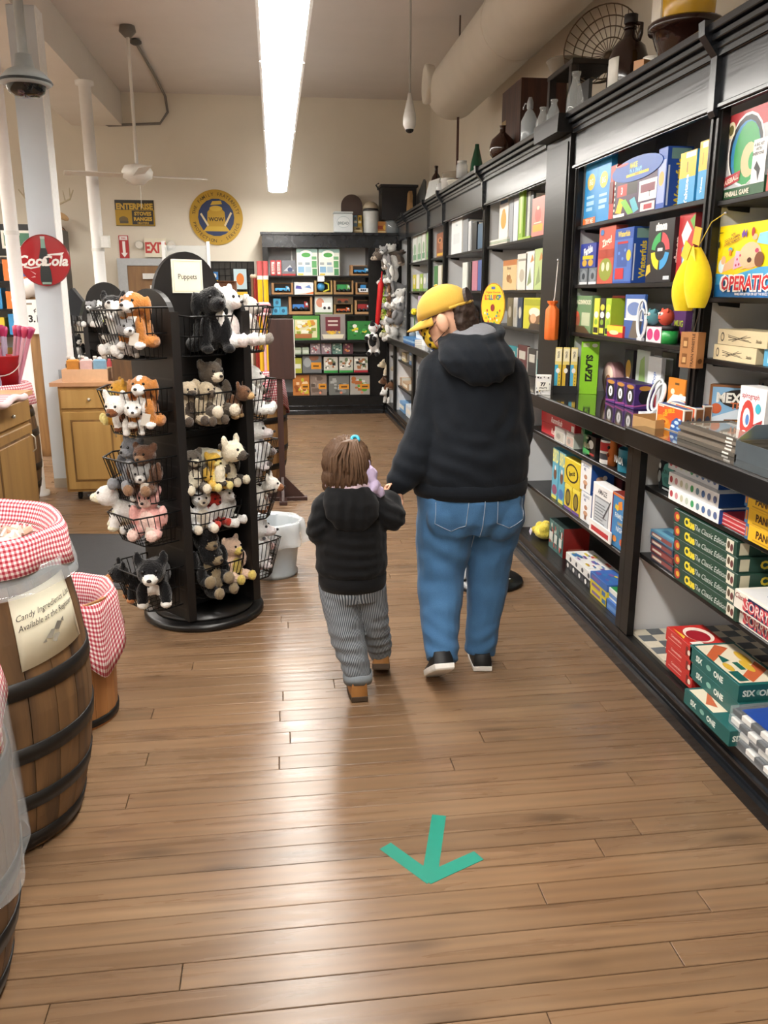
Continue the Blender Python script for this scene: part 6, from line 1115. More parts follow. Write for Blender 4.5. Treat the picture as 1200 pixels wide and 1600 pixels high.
bitem(447, 457, z, .19, 'tan boxed toy half hidden by the sign stand', 'a8845a', F=[r(.2, .2, .8, .8, 'c9a878')], Y=11.25)
bitem(458, 472, z, .2, 'lime animal figure pack on the sixth shelf', 'a8a83c', F=[r(.1, .3, .9, .6, 'd8d8c8')], Y=11.25)
bitem(473, 503, z, .25, 'grey dinosaur figure box with an orange label on the sixth shelf', '6f7274', F=[r(.45, .2, .98, .55, 'd8922c'), e(.6, .8, .25, .16, '8a5a44'), e(.25, .55, .2, .25, '9a9ea0'), r(.55, .32, .85, .4, '5a3a1a')], Y=11.25)
for k in range(3): bitem([506, 530, 553][k], [528, 552, 575][k], z, .21, ['left panda and green', 'middle panda and green', 'right panda and red'][k] + ' edged puzzle box on the sixth shelf', 'c4c2b8', F=speckle(['1f1f20', 'efece4', '6a7a5a', 'a06a44'], 22, 90 + k, .11, (.02, .16, .98, .98)) + [r(0, 0, 1, .14, ['3a9a4a', '3a9a4a', 'b0303a'][k])], Y=11.25)
z = .25
for k, (a, b, c) in enumerate(((458, 484, 'b8743a'), (485, 511, '8a7a70'), (514, 546, '70726e'), (547, 578, 'a8a49c'))): bitem(a, b, z, [.28, .28, .26, .26][k], ['tiger', 'brown dinosaur', 'grey dinosaur', 'fox'][k] + ' figure pack with an orange label on the lowest shelf', c, F=speckle([['e9c9a0', '8a4a20', 'c9c23c'], ['a89a90', '6a5a50', '55483f'], ['a8aaa6', '4a4c4a', '8a8c88'], ['b06a3a', '5a9a3a', 'd8d8d4']][k], 14, 95 + k, .12) + [r(.5, .3, .98, .55, 'd8922c'), r(.6, .38, .9, .46, '5a3a1a'), e(.6, .12, .07, .06, 'e08a6a')], Y=11.25, name='figure_pack')
bitem(496, 507, 1.725, .07, 'small white price card clipped under the top shelf', 'ecece6', d=.002, Y=11.295, name='price_card', cat='sign')
# ------------------------------------------------------------------ old shop wares on top of the shelves
ZT = ZTOP + .0005
def ware(name, label, cat, px, X, pybase=None, prof=None, col='8a8a8a', rough=.35, parts=(), z=ZT, Y=None, part='body', seg=28, mat=None):
    Y = Y if Y is not None else YatX(px, X, z); o = thing(name, label, cat, (X, Y, z)); MB().lathe(prof, seg).build(part, mat or flat(col, rough, .12, 20), o)
    for pn, pf, pc, pr2 in parts: MB().lathe(pf, seg).build(pn, pc if not isinstance(pc, str) else flat(pc, pr2, .1), o)
    return o
MCL = glass('dfe8ea', .04, .28)
ware('brown_bowl', 'large glossy dark brown stoneware bowl on the shelf top', 'bowl', 1066, 1.80, prof=[(0, 0), (.075, 0), (.08, .01), (.125, .12), (.14, .165), (.158, .17), (.16, .195), (.15, .205), (.138, .19), (.12, .12), (.07, .02), (0, .015)], col='2a1712', rough=.12)
o = ware('yellow_crock', 'yellow and white crock standing in the brown bowl, cut by the top edge', 'crock', 1100, 1.80, prof=[(0, 0), (.09, 0), (.11, .03), (.118, .2), (.1, .26), (0, .26)], col='d2a51c', rough=.2, z=ZT + .16, Y=YatX(1066, 1.80, ZT) - .0); bx('white_panel', -.1205, -.09, .0, .09, .01, .2, flat('e4e0d6', .3), o)
ware('red_tin', 'small red tin behind the brown bowl', 'tin', 1052, 1.95, prof=[(0, 0), (.03, 0), (.03, .19), (0, .19)], col='7a1c1c')
o = ware('brown_jug', 'brown glass jug with a white label and handle', 'jug', 978, 1.72, prof=[(0, 0), (.085, 0), (.09, .012), (.09, .17), (.075, .215), (.035, .25), (.026, .27), (.026, .33), (0, .33)], col='241510', rough=.1, parts=[('cap', [(.03, .315), (.032, .32), (.032, .352), (0, .355)], '15151a', .5), ('shoulder_ring', [(.03, .29), (.034, .295), (.03, .30)], '241510', .1)])
MB().tube([(.02, -.028, .31), (.03, -.06, .3), (.03, -.06, .26), (.03, -.04, .235)], .009, 8).build('handle', flat('241510', .1), o)
mb = MB(); n = 8
mb.add([(.0915 * math.cos(a), .0915 * math.sin(a), z) for z in (.035, .16) for a in [PI * (.72 + .5 * i / n) for i in range(n + 1)]], [(i, i + 1, i + n + 2, i + n + 1) for i in range(n)], 0, True); mb.build('paper_label', flat('d8d6ce', .7), o).modifiers.new('t', 'SOLIDIFY').thickness = .0006
pbox('wooden_block', 'small honey wooden box beside the brown jug', 'box', (1.655, YatX(996, 1.655, ZT), ZT), .055, .055, .09, 'b07a44', -PI / 2 + .5)
ware('white_crock', 'small white crock beside the wooden box', 'crock', 1018, 1.74, prof=[(0, 0), (.045, 0), (.048, .01), (.048, .09), (.052, .1), (.05, .105), (0, .1)], col='dcd8cc', parts=[('lid', [(0, .1), (.05, .1), (.046, .112), (0, .115)], 'e4e0d6', .3)])
wb = thing('wire_egg_basket', 'round wire basket leaning on its side against the wall', 'basket', (1.99, YatX(950, 1.99, 2.9), ZT + .43)); m = MB(); MRW = flat('6a5a48', .5, .2, metal=.5)
MTI = R3(0, 0, .85) @ R3(0, -1.35, 0)
for rr, z in ((.22, .14), (.19, .07), (.15, .03), (.1, .0)): m.tube([MTI @ Vector((rr * math.cos(a), rr * math.sin(a), z)) for a in [2 * PI * i / 40 for i in range(40)]], .004, 5, closed=True)
for i in range(28): a = 2 * PI * i / 28; m.tube([MTI @ Vector((rr * math.cos(a), rr * math.sin(a), z)) for rr, z in ((.02, 0), (.1, 0), (.15, .03), (.19, .07), (.22, .14))], .0025, 4)
m.build('wire_frame', MRW, wb); MB().lathe([(0, -.004), (.022, -.004), (.022, .004), (0, .004)], 16, M=MTI).build('hub', MRW, wb)
st = thing('dark_wooden_stool', 'low dark wooden stool under the enamel bowl', 'stool', (1.80, YatX(905, 1.80, ZT + .3), ZT)); MDK = wood('17120f', '2a211b', .6)
bx('seat', -.12, .14, -.22, .22, .31, .34, MDK, st, .004)
for x in (-.1, .12):
    for y in (-.19, .19): bx('leg', x - .02, x + .02, y - .02, y + .02, 0, .31, MDK, st)
bx('back_board', .0, .02, -.17, .17, .02, .25, flat('3a3c3e', .5), st)
ware('enamel_bowl', 'grey enamel bowl on the dark stool', 'bowl', 884, 1.80, prof=[(0, 0), (.06, 0), (.1, .05), (.118, .09), (.124, .092), (.118, .1), (.095, .055), (.05, .012), (0, .01)], col='8d8578', z=ZT + .3405, Y=YatX(884, 1.80, ZT + .34))
BOT = [(0, 0), (.042, 0), (.046, .01), (.046, .1), (.03, .16), (.02, .19), (.02, .215), (.025, .22), (.025, .235), (.018, .235)]
ware('milk_bottle', 'tall clear milk bottle beside the pilaster top', 'bottle', 897, 1.66, prof=BOT, mat=MCL, parts=[('bottle_base', [(0, .004), (.04, .004), (.04, .012), (0, .012)], 'c9d0d2', .2)])
for k, px in enumerate((847, 864)): ware('milk_bottle', ['left', 'right'][k] + ' small clear milk bottle on the pilaster', 'bottle', px, 1.62, prof=[(q * .85, z * .62) for q, z in BOT], mat=MCL, parts=[('bottle_base', [(0, .004), (.03, .004), (.03, .01), (0, .01)], 'c9d0d2', .2)])
ware('small_red_pot', 'small dark pot with a red band between the bottles', 'pot', 875, 1.70, prof=[(0, 0), (.03, 0), (.03, .09), (0, .09)], col='33302e', parts=[('red_band', [(.0305, .0), (.0305, .03)], 'a83a2c', .4)])
o = ware('soda_siphon', 'glass soda siphon with metal top left of the milk bottles', 'siphon', 826, 1.64, prof=[(0, 0), (.05, 0), (.054, .01), (.054, .13), (.03, .18), (.014, .2), (.014, .25), (0, .25)], mat=glass('c4cdd2', .06, .45), parts=[('metal_top', [(.016, .2), (.02, .205), (.02, .24), (.01, .27), (0, .27)], '8f9296', .3)]); MB().tube([(0, 0, .23), (-.02, .04, .24), (-.025, .06, .21)], .007, 6).build('spout', flat('8f9296', .25, metal=.8), o)
cr = thing('tall_wooden_crate', 'tall dark red-brown wooden crate on the shelf top', 'crate', (1.74, YatX(800, 1.74, ZT), ZT)); MCR = wood('2c1610', '4a2a1c', .6)
bx('front_panel', -.02, 0, -.24, .25, 0, .5, MCR, cr); bx('near_end', 0, .3, -.24, -.22, 0, .5, MCR, cr); bx('far_end', 0, .3, .23, .25, 0, .5, wood('7a5434', '96683e', .6), cr); bx('top_board', 0, .3, -.22, .23, .48, .5, MCR, cr); bx('paper_label', -.022, -.0205, .13, .24, .04, .3, flat('8a7550', .7), cr)
ware('brown_demijohn', 'round brown glass demijohn before the wooden crate', 'jug', 784, 1.64, prof=[(0, 0), (.06, 0), (.085, .03), (.09, .08), (.075, .13), (.03, .17), (.02, .18), (.02, .215), (.025, .22), (0, .225)], mat=flat('2c170e', .08, .2, 15))
ware('green_bottle', 'green cone shaped bottle at the crate end', 'bottle', 744, 1.75, prof=[(0, 0), (.06, 0), (.064, .02), (.05, .15), (.02, .27), (.018, .3), (0, .3)], col='1f4a34', rough=.12)
ware('large_white_crock', 'large cream stoneware crock on the shelf top', 'crock', 712, 1.86, prof=[(0, 0), (.13, 0), (.135, .01), (.135, .22), (.142, .225), (.142, .25), (0, .25)], col='a89d8c')
ware('glass_jar', 'small clear glass jar with lid before the crock', 'jar', 729, 1.68, prof=[(0, 0), (.05, 0), (.05, .1), (.04, .12)], mat=glass('dde3e4', .05, .5), parts=[('lid', [(0, .12), (.042, .12), (.042, .14), (0, .145)], 'c9ccc8', .3)], z=ZT + .065, Y=YatX(727, 1.70, ZT) + .06)
o = ware('white_basin', 'white enamel basin at the shelf edge', 'basin', 716, 1.68, prof=[(0, 0), (.08, 0), (.1, .05), (.106, .055), (.1, .06), (.0, .06)], col='d6d3c6'); ware('white_enamel_cup', 'white enamel cup beside the basin', 'cup', 699, 1.66, prof=[(0, 0), (.055, 0), (.06, .12), (.064, .125), (.056, .125), (.05, .01), (0, .008)], col='e0ded8')
ware('brown_bottle', 'slender dark brown bottle left of the crock', 'bottle', 681, 1.72, prof=[(0, 0), (.055, 0), (.058, .01), (.058, .2), (.045, .25), (.018, .29), (.016, .34), (.02, .345), (.02, .36), (0, .36)], col='2a120e', rough=.12)
o = thing('leaning_white_tray', 'white enamel tray leaning at the cornice', 'tray', (1.60, YatX(676, 1.62, ZT), ZT), -PI / 2 + .2); MB().box(-.14, .14, -.01, .01, 0, .19, 0, .006, R3(-.25, 0, 0)).build('tray', flat('d4d6d4', .3), o); MB().box(-.12, .12, -.013, -.0101, .02, .17, 0, .001, R3(-.25, 0, 0)).build('tray_floor', flat('bfc3c2', .35), o)
ware('glass_globe', 'small clear glass globe beside the leaning tray', 'jar', 690, 1.63, prof=[(0, 0), (.04, 0), (.055, .04), (.05, .09), (.02, .11), (0, .11)], mat=glass('e0e4e4', .05, .45), parts=[('stopper', [(0, .11), (.02, .11), (.012, .135), (0, .14)], 'd0d2d0', .2)])
o = thing('grey_metal_sheet', 'tall grey metal panel standing behind the tray', 'panel', (1.86, YatX(658, 1.86, ZT), ZT), -PI / 2); MB().prism([(-.3, 0), (.3, 0), (.3, .38), (.2, .42), (-.3, .28)], -.01, .01).build('sheet', flat('4f5254', .5, .2), o); MB().prism([(-.31, 0), (.31, 0), (.31, .02), (-.31, .02)], -.02, .02).build('foot_rail', flat('3a3c3e', .5), o)
o = thing('carved_wood_board', 'tan carved wooden board on the far shelf top', 'board', (1.74, YatX(640, 1.74, ZT), ZT), -PI / 2); MB().prism([(-.12, 0), (.12, 0), (.13, .1), (.1, .18), (.12, .26), (.06, .32), (-.06, .3), (-.1, .2), (-.13, .12)], -.02, .02).build('board', wood('8a6a44', 'b08c5c', .6), o); bx('stand', -.06, .06, .02, .08, 0, .05, MDK, o)
o = thing('dark_chest', 'dark metal chest at the corner of the shelf tops', 'chest', (1.62, 11.45, 2.5)); bx('chest_body', -.2, .25, -.15, .2, .0005, .4, flat('1c1d22', .5, .2), o); bx('chest_lid', -.22, .27, -.17, .22, .4, .43, flat('26272c', .5), o); MB().tube([(-.2, -.16, .3), (-.28, -.16, .42), (-.24, -.16, .44)], .01, 6).build('bail_handle', flat('1c1d22', .5), o)
# on the back unit
ZB2 = 2.3355
def bw(px, Y=11.5): return onY(px, 350, Y).x
o = thing('white_bread_bin', 'white enamel bread bin with blue lettering on the back unit', 'bin', (bw(535), 11.42, ZB2)); MB().box(-.12, .12, -.1, .1, 0, .24, 0, .015).build('bin_body', flat('ccd2d4', .3, .05), o); MB().box(-.125, .125, -.105, .105, .24, .262, 0, .006).build('lid', flat('c4cacc', .3), o); mb = MB(); sl = []; print_on(mb, [e(.5, .55, .36, .3, 'aab6ba'), e(.5, .55, .33, .27, 'd4d9da'), t('BREAD', .5, .5, .14, '5a6a72')], Vector((-.12, -.1005, 0)), Vector((.24, 0, 0)), Vector((0, 0, .24)), Vector((0, -1, 0)), sl); link('lettering', mb.mesh('lettering', [ink(s) for s in sl]), o)
for k, (px, c, z, w_, h_, n) in enumerate(((554, '6a8494', .085, .05, .14, 'slate blue and tan'), (561, 'b8942c', .085, .05, .14, 'mustard'), (558, 'a08a5c', 0, .12, .084, 'wide tan'))): pbox('old_carton', n + ' old carton beside the bread bin', 'box', (bw(px), 11.40, ZB2 + z), w_, .08, h_, c, 0, F=[r(.1, .3, .9, .5, 'd8cfae'), e(.5, .7, .25, .15, '4a3a20')])
o = ware('white_lidded_crock', 'white enamel crock with dark lid on the back unit', 'crock', 0, bw(579), prof=[(0, 0), (.1, 0), (.105, .01), (.105, .27), (.1, .28), (0, .28)], col='c9ccca', z=ZB2, Y=11.46, parts=[('rim_band', [(.1, .281), (.104, .285), (.1, .31), (0, .312)], '2a2a2c', .4), ('lid', [(.1, .31), (.11, .315), (.08, .37), (.03, .4), (0, .4)], 'b0a48e', .4)])
pbox('orange_carton', 'orange and red old carton right of the lidded crock', 'box', (bw(595), 11.40, ZB2), .13, .1, .15, 'b5793a', 0, F=[r(.05, .35, .6, .65, '8a3a24'), e(.8, .5, .15, .2, 'd8a83c'), r(.05, .1, .9, .2, 'd8c08a')])
ware('round_glass_jar', 'large clear glass jar in the shelf corner', 'jar', 0, bw(612), prof=[(0, 0), (.09, 0), (.1, .02), (.1, .16), (.05, .22), (.045, .25), (0, .25)], mat=glass('9aa4a8', .05, .5), z=ZB2, Y=11.42, parts=[('stopper', [(0, .25), (.03, .25), (.035, .27), (0, .3)], 'aab2b4', .2)])
o = thing('arched_metal_panel', 'brown arched metal panel standing behind the bread bin', 'panel', (bw(551), 11.62, ZB2)); MB().prism([(-.14, 0), (.14, 0)] + [(.14 * math.cos(a), .36 + .14 * math.sin(a)) for a in [PI * i / 14 for i in range(15)]], -.02, .02).build('panel', flat('4a3a34', .6, .25, 8), o); MB().box(-.12, .12, .02, .06, 0, .04).build('foot', MDK, o)
# ------------------------------------------------------------------ barrels and baskets on the left
def gingham(name='gingham', a='efe9e4', b='a82838', s=.0135):
    m, nt, bs = newmat(name); L = nt.links.new; tc = nd(nt, 'ShaderNodeUVMap'); tc.uv_map = 'cloth'; sp = nd(nt, 'ShaderNodeSeparateXYZ'); L(tc.outputs[0], sp.inputs[0]); f = []
    for k in (0, 1):
        d = nd(nt, 'ShaderNodeMath', operation='DIVIDE', i_1=s); L(sp.outputs[k], d.inputs[0]); fr_ = nd(nt, 'ShaderNodeMath', operation='FRACT'); L(d.outputs[0], fr_.inputs[0]); g_ = nd(nt, 'ShaderNodeMath', operation='GREATER_THAN', i_1=.5); L(fr_.outputs[0], g_.inputs[0]); f.append(g_)
    ad_ = nd(nt, 'ShaderNodeMath', operation='ADD'); L(f[0].outputs[0], ad_.inputs[0]); L(f[1].outputs[0], ad_.inputs[1]); h_ = nd(nt, 'ShaderNodeMath', operation='MULTIPLY', i_1=.5); L(ad_.outputs[0], h_.inputs[0])
    cr = nd(nt, 'ShaderNodeValToRGB'); cr.color_ramp.interpolation = 'CONSTANT'; E_ = cr.color_ramp.elements; E_[0].color = lin(a); E_[1].color = lin(b); E_[1].position = .9; q = E_.new(.4); q.color = lin('cf8790'); L(h_.outputs[0], cr.inputs[0]); L(cr.outputs[0], bs.inputs['Base Color']); bs.inputs['Roughness'].default_value = .9
    return m
MGING = gingham(); MSTAVE = wood('36261a', '7a5a38', .6, 2, 2.2, .1, .3); MSTAVE2 = wood('6a4c2e', 'a87f50', .55, 2, 2.2, .1, .25); MHOOP = flat('1c1a19', .45, .2, 20, metal=.4)
def cloth_ring(parent, prof, n=72, name='gingham_liner', wav=.0, cor=0, mat=None, ph=0):
    "cloth swept round a rim: prof = [(r, z)]; corners hang lower"
    V = []; F = []; UV = []; acc = [0]
    for (a, b), (c, d) in zip(prof, prof[1:]): acc.append(acc[-1] + math.hypot(c - a, d - b))
    R0 = max(q[0] for q in prof)
    for k, (rr, z) in enumerate(prof):
        for j in range(n + 1):
            a = 2 * PI * j / n; t_ = k / (len(prof) - 1); w_ = wav * math.sin(9 * a + 3 * t_) * t_
            V.append(((rr + w_) * math.cos(a), (rr + w_) * math.sin(a), z - (cor * max(0, math.cos(2 * (a + ph))) ** 3 * t_ ** 2 if cor else 0))); UV.append((a * R0, acc[k]))
    for k in range(len(prof) - 1):
        for j in range(n): i = k * (n + 1) + j; F.append((i, i + 1, i + n + 2, i + n + 1))
    me = bpy.data.meshes.new(name); me.from_pydata(V, [], F); uv = me.uv_layers.new(name='cloth')
    for l in me.loops: uv.data[l.index].uv = UV[l.vertex_index]
    me.polygons.foreach_set('use_smooth', [True] * len(F)); me.materials.append(mat or MGING); o = link(name, me, parent); o.modifiers.new('t', 'SOLIDIFY').thickness = .003; return o
def barrel(label, loc, rz=0, H=.88, rb=.33, re=.265, mat=None, n=24, hoops=(.04, .2, .36, .64, .8, .96)):
    t_ = thing('barrel', label, 'barrel', loc, rz); mat = mat or MSTAVE
    R_ = lambda f: re + (rb - re) * (1 - (2 * f - 1) ** 2)
    zs = [i / 8 for i in range(9)]; V = []
    for side in (0, 1):
        for f in zs:
            for a in (-PI / n * .97, 0, PI / n * .97): rr = R_(f) - .022 * side; V.append((rr * math.cos(a), rr * math.sin(a), f * H))
    F = []; K = len(zs) * 3
    for i in range(8):
        for j in range(2): q = i * 3 + j; F.append((q, q + 1, q + 4, q + 3)); F.append((K + q, K + q + 3, K + q + 4, K + q + 1))
        F.append((i * 3, i * 3 + 3, K + i * 3 + 3, K + i * 3)); F.append((i * 3 + 2, K + i * 3 + 2, K + i * 3 + 5, i * 3 + 5))
    F.append((24, 25, K + 25, K + 24)); F.append((25, 26, K + 26, K + 25)); F.append((0, K, K + 1, 1)); F.append((1, K + 1, K + 2, 2))
    me = bpy.data.meshes.new('stave'); me.from_pydata(V, [], F); me.materials.append(mat)
    for k in range(n): o = link('stave', me, t_); o.rotation_euler = (0, 0, 2 * PI * k / n)
    for f in hoops:
        r1, r2 = R_(max(0, f - .028)) + .003, R_(min(1, f + .028)) + .003; MB().lathe([(r1 - .004, (f - .028) * H), (r1 + .001, (f - .028) * H), (r2 + .001, (f + .028) * H), (r2 - .004, (f + .028) * H)], 48).build('hoop', MHOOP, t_)
    MB().lathe([(0, .06), (re - .02, .06), (re - .02, .08), (0, .08)], 32).build('barrel_head', mat, t_); return t_
b1 = barrel('nearest oak barrel, cut by the left edge, with a plastic lined gingham top', (-.945, 1.70, .012)); b2 = barrel('oak barrel of wrapped candy carrying the ingredients notice', (-.925, 2.41, .012), .1, hoops=(.04, .2, .38, .6, .95))
cloth_ring(b1, [(.2, .80), (.25, .86), (.272, .895), (.285, .9), (.298, .885), (.31, .82), (.325, .74), (.33, .70)], wav=.012, cor=.08); cloth_ring(b2, [(.2, .84), (.25, .88), (.272, .925), (.286, .935), (.298, .92), (.303, .875), (.312, .84)], wav=.008, cor=.03)
pl = cloth_ring(b1, [(.312, .8), (.334, .68), (.343, .5), (.341, .3)], name='plastic_liner', wav=.012, mat=glass('e8eef2', .1, .13)); pl = cloth_ring(b2, [(.306, .85), (.317, .81), (.322, .785)], name='plastic_liner', wav=.006, mat=glass('e8eef2', .1, .2))
for b_ in (b1, b2):
    MB().lathe([(0, .80), (.235, .80), (.235, .86), (0, .862)], 32).build('false_bottom', MSTAVE2, b_)
cr_ = random.Random(8); CW = ['c9a28c', 'e3d6cc', 'b98a74', 'd8bfb0', 'dcc8b8']
for i in range(60):
    a = cr_.uniform(0, 2 * PI); rr = .19 * math.sqrt(cr_.random()); q = thing('wrapped_candy', ['tan', 'white', 'brown', 'pale pink', 'cream'][i % 5] + ' wrapped candy in the heap inside the notice barrel', 'candy', (-.925 + rr * math.cos(a), 2.41 + rr * math.sin(a), .885 + .045 * cr_.random() * (1 - rr * 3)), cr_.uniform(0, 6), group='candies in the notice barrel')
    if i == 0: cm = MB().box(-.022, .022, -.014, .014, -.01, .012, 0, .005); cme = [cm.mesh('candy', flat(c, .35, .15)) for c in CW]; wm = MB().prism([(-.036, -.012), (-.02, 0), (-.036, .014)], -.003, .003).mesh('wrapper_twist', glass('f2ece8', .2, .7))
    link('candy', cme[i % 5], q); o = link('wrapper_twist', wm, q); o = link('wrapper_twist', wm, q); o.rotation_euler = (0, 0, PI); q.rotation_euler = (cr_.uniform(-.5, .5), cr_.uniform(-.5, .5), cr_.uniform(0, 6))
sc = thing('candy_scoop', 'dark scoop lying across the candy in the notice barrel', 'scoop', (-1.03, 2.47, .935), -.1); MB().box(-.02, .16, -.008, .008, 0, .008, 0, .002).build('handle', flat('2a2c30', .3, metal=.6), sc); MB().prism([(-.16, .0), (-.02, 0), (-.02, .03), (-.14, .012)], -.04, .04).build('blade', flat('7d8388', .25, metal=.8), sc)
# notice pinned to the second barrel, bent round its staves
nb = thing('ingredients_notice', 'cream candy ingredients notice fixed to the barrel', 'notice', (-.925, 2.41, .012)); a0, a1 = -.84, -.12; zt, zb = .80, .60; Rn = .348
m = MB(); N = 12
R_ = lambda z: .265 + .065 * (1 - (2 * z / .88 - 1) ** 2) + .008
m.add([(R_(z) * math.cos(a0 + (a1 - a0) * i / N), R_(z) * math.sin(a0 + (a1 - a0) * i / N), z - .02 + .02 * i / N) for z in (zb, (zb + zt) / 2, zt) for i in range(N + 1)], [(k * (N + 1) + i, k * (N + 1) + i + 1, (k + 1) * (N + 1) + i + 1, (k + 1) * (N + 1) + i) for k in range(2) for i in range(N)], 0, True); no = m.build('paper', flat('e4dfc8', .7, .04), nb); no.modifiers.new('t', 'SOLIDIFY').thickness = .001
mb = MB(); sl = []; print_on(mb, [t('Candy Ingredients List', .5, .72, .085, '3a3730', 'i', .0), t('Available at the Register', .5, .58, .085, '3a3730', 'i', .0), p('8f8b80', (.36, .3), (.46, .38), (.52, .36), (.44, .26)), p('6f6b62', (.5, .36), (.58, .44), (.66, .4), (.58, .32)), p('9c988c', (.44, .22), (.5, .3), (.58, .27), (.5, .18)), p('7d796f', (.3, .26), (.36, .3), (.36, .25)), p('7d796f', (.64, .42), (.7, .45), (.69, .38))], Vector((0, 0, 0)), Vector((1, 0, 0)), Vector((0, 0, 1)), Vector((0, -1, 0)), sl)
for i, v in enumerate(mb.v):
    a = a0 + (a1 - a0) * v[0]; z = zb + (zt - zb) * v[2] - .02 + .02 * v[0]; rr = R_(z) + .0018; mb.v[i] = (rr * math.cos(a), rr * math.sin(a), z)
link('lettering', mb.mesh('lettering', [ink(s) for s in sl]), nb)
# tall wooden pail lined with gingham
pl = thing('wooden_pail', 'tall honey wood pail with a gingham liner between barrel and rack', 'pail', (-.835, 3.05, 0)); npl = 20; MHON = wood('8a5a30', 'b98250', .4, 2, 2, .1, .15)
for k in range(npl):
    a = 2 * PI * k / npl; m = MB(); m.rings([[Vector((rr * math.cos(a + s * PI / npl * .97), rr * math.sin(a + s * PI / npl * .97), z)) for rr, s in ((q, -1), (q + .012, -1), (q + .012, 1), (q, 1))] for q, z in ((.165, .0), (.185, .5))], smooth=False); m.build('stave', MHON, pl)
MB().lathe([(.176, .012), (.182, .012), (.184, .04), (.178, .04)], 40).build('hoop', MHOOP, pl); MB().lathe([(0, .02), (.164, .02), (.164, .035), (0, .035)], 24).build('base', MHON, pl)
cloth_ring(pl, [(.13, .36), (.16, .46), (.182, .505), (.196, .51), (.206, .49), (.212, .42), (.222, .36), (.226, .33)], wav=.012, cor=.12, ph=.6)
for k in range(7):
    a = .6 + k * .5; q = thing('flat_candy_bar', 'tall dark %s wrapped bar, one of those standing in the pail' % ['green', 'black', 'red', 'gold', 'navy', 'brown', 'grey'][k], 'candy', (-.86 + .05 * math.cos(a), 3.06 + .06 * math.sin(a), .30), a, 'bars standing in the pail'); q.rotation_euler = (.1, -.28, .2 + .15 * k); pm = MB().box(-.03, .03, -.004, .004, 0, .33, 0, .002).build('wrapper', flat(['1c2a22', '161618', '6a2420', '8a6a3a', '1c2236', '3a2a20', '44464a'][k], .35), q); bx('foil_edge', -.03, .03, -.0045, .0045, .31, .33, flat('b06a44', .4), q)

# ------------------------------------------------------------------ puppet rack
MRK = wood('0f0d0c', '1a1716', .5, 2, 2, .08, .1); MWIRE = flat('0c0c0d', .4, metal=.4)
RTH = math.radians(41); RW_, RD = .37, .34
def arch(w_, zs, ztop, th, name, parent, M, mat=MRK):
    pts = [(-w_ / 2, .05), (w_ / 2, .05)] + [(w_ / 2 * math.cos(a), zs + (ztop - zs) * math.sin(a)) for a in [PI * i / 16 for i in range(17)]]
    return MB().prism(pts, -th / 2, th / 2, 0, M).build(name, mat, parent)
def basket(parent, M, w_, d_, h_, name='wire_basket'):
    "wire basket: top rim wider than the bottom; back at local y=0, opening outwards to -Y"
    m = MB(); tw, td, bw, bd = w_ / 2, d_, w_ / 2 * .82, d_ * .75; rw = .0032
    top = [(-tw, 0, h_), (-tw, -td * .65, h_), (-tw * .7, -td, h_ - .01), (tw * .7, -td, h_ - .01), (tw, -td * .65, h_), (tw, 0, h_)]; bot = [(-bw, 0, 0), (-bw, -bd * .65, 0), (-bw * .7, -bd, 0), (bw * .7, -bd, 0), (bw, -bd * .65, 0), (bw, 0, 0)]
    L_ = lambda a, b, f: tuple(a[i] + (b[i] - a[i]) * f for i in range(3)); mid = [L_(a, b, .5) for a, b in zip(bot, top)]
    for ring, rr in ((top, rw * 1.3), (mid, rw), (bot, rw * 1.2)):
        for a, b in zip(ring, ring[1:]): m.tube([M @ Vector(a), M @ Vector(b)], rr, 5)
    for i in range(5):
        n = (5, 3, 9, 3, 5)[i]
        for k in range(n): f = k / n; m.tube([M @ Vector(L_(bot[i], bot[i + 1], f)), M @ Vector(L_(top[i], top[i + 1], f))], rw * .7, 4)
    for k in range(5): f = -bw * .7 + bw * 1.4 * k / 4; m.tube([M @ Vector((f, 0, 0)), M @ Vector((f, -bd, 0))], rw * .7, 4)
    o = m.build(name, MWIRE, parent); return o
LV = [(1.30, .22), (.96, .21), (.65, .21), (.45, .15), (.13, .2)]
def rack(label, loc, rz, s=1., sign=True):
    t_ = thing('puppet_rack', label, 'display rack', loc, rz); t_.scale = (s, s, s)
    MB().lathe([(0, 0), (.29, 0), (.3, .008), (.3, .026), (.285, .036), (0, .036)], 48).build('base', flat('0d0c0c', .35, .2), t_); MB().lathe([(0, .036), (.25, .036), (.25, .052), (0, .052)], 40).build('turntable', flat('0d0c0c', .35, .2), t_)
    arch(RW_, 1.56, 1.765, .02, 'header_panel', t_, R3()); RZ = Matrix.Rotation(PI / 2, 4, 'Z')
    for sx in (-1, 1):
        arch(RD, 1.47, 1.60, .028, 'side_panel', t_, Matrix.Translation((sx * (RW_ / 2 + .014), 0, 0)) @ RZ)
        bx('edge_post', sx * (RW_ / 2 + .014) - .022, sx * (RW_ / 2 + .014) + .022, -RD / 2 - .012, -RD / 2 + .004, .05, 1.50, MRK, t_)
    for k in range(14):
        z = .1 + k * .1; bx('slat_groove', -RW_ / 2 + .002, RW_ / 2 - .002, -.0105, -.0095, z, z + .008, flat('050505', .8), t_)
        MB().box(-RW_ / 2 - .0285, -RW_ / 2 - .028, -RD / 2 + .01, RD / 2 - .01, z, z + .008).build('slat_groove', flat('2c2826', .5), t_)
    for z, h_ in LV:
        basket(t_, Matrix.Translation((0, -.012, z)), RW_ * .92, .17, h_ * .85); basket(t_, Matrix.Translation((-RW_ / 2 - .03, 0, z)) @ R3(0, 0, -PI / 2), .31, .22, h_); basket(t_, Matrix.Translation((RW_ / 2 + .03, 0, z)) @ R3(0, 0, PI / 2), .31, .22, h_)
    return t_
RC = Vector((-.405, 4.10, 0)); rk = rack('black revolving rack of plush puppets with the arched header', RC, RTH)
MRr = Matrix.Translation(RC) @ R3(0, 0, RTH)
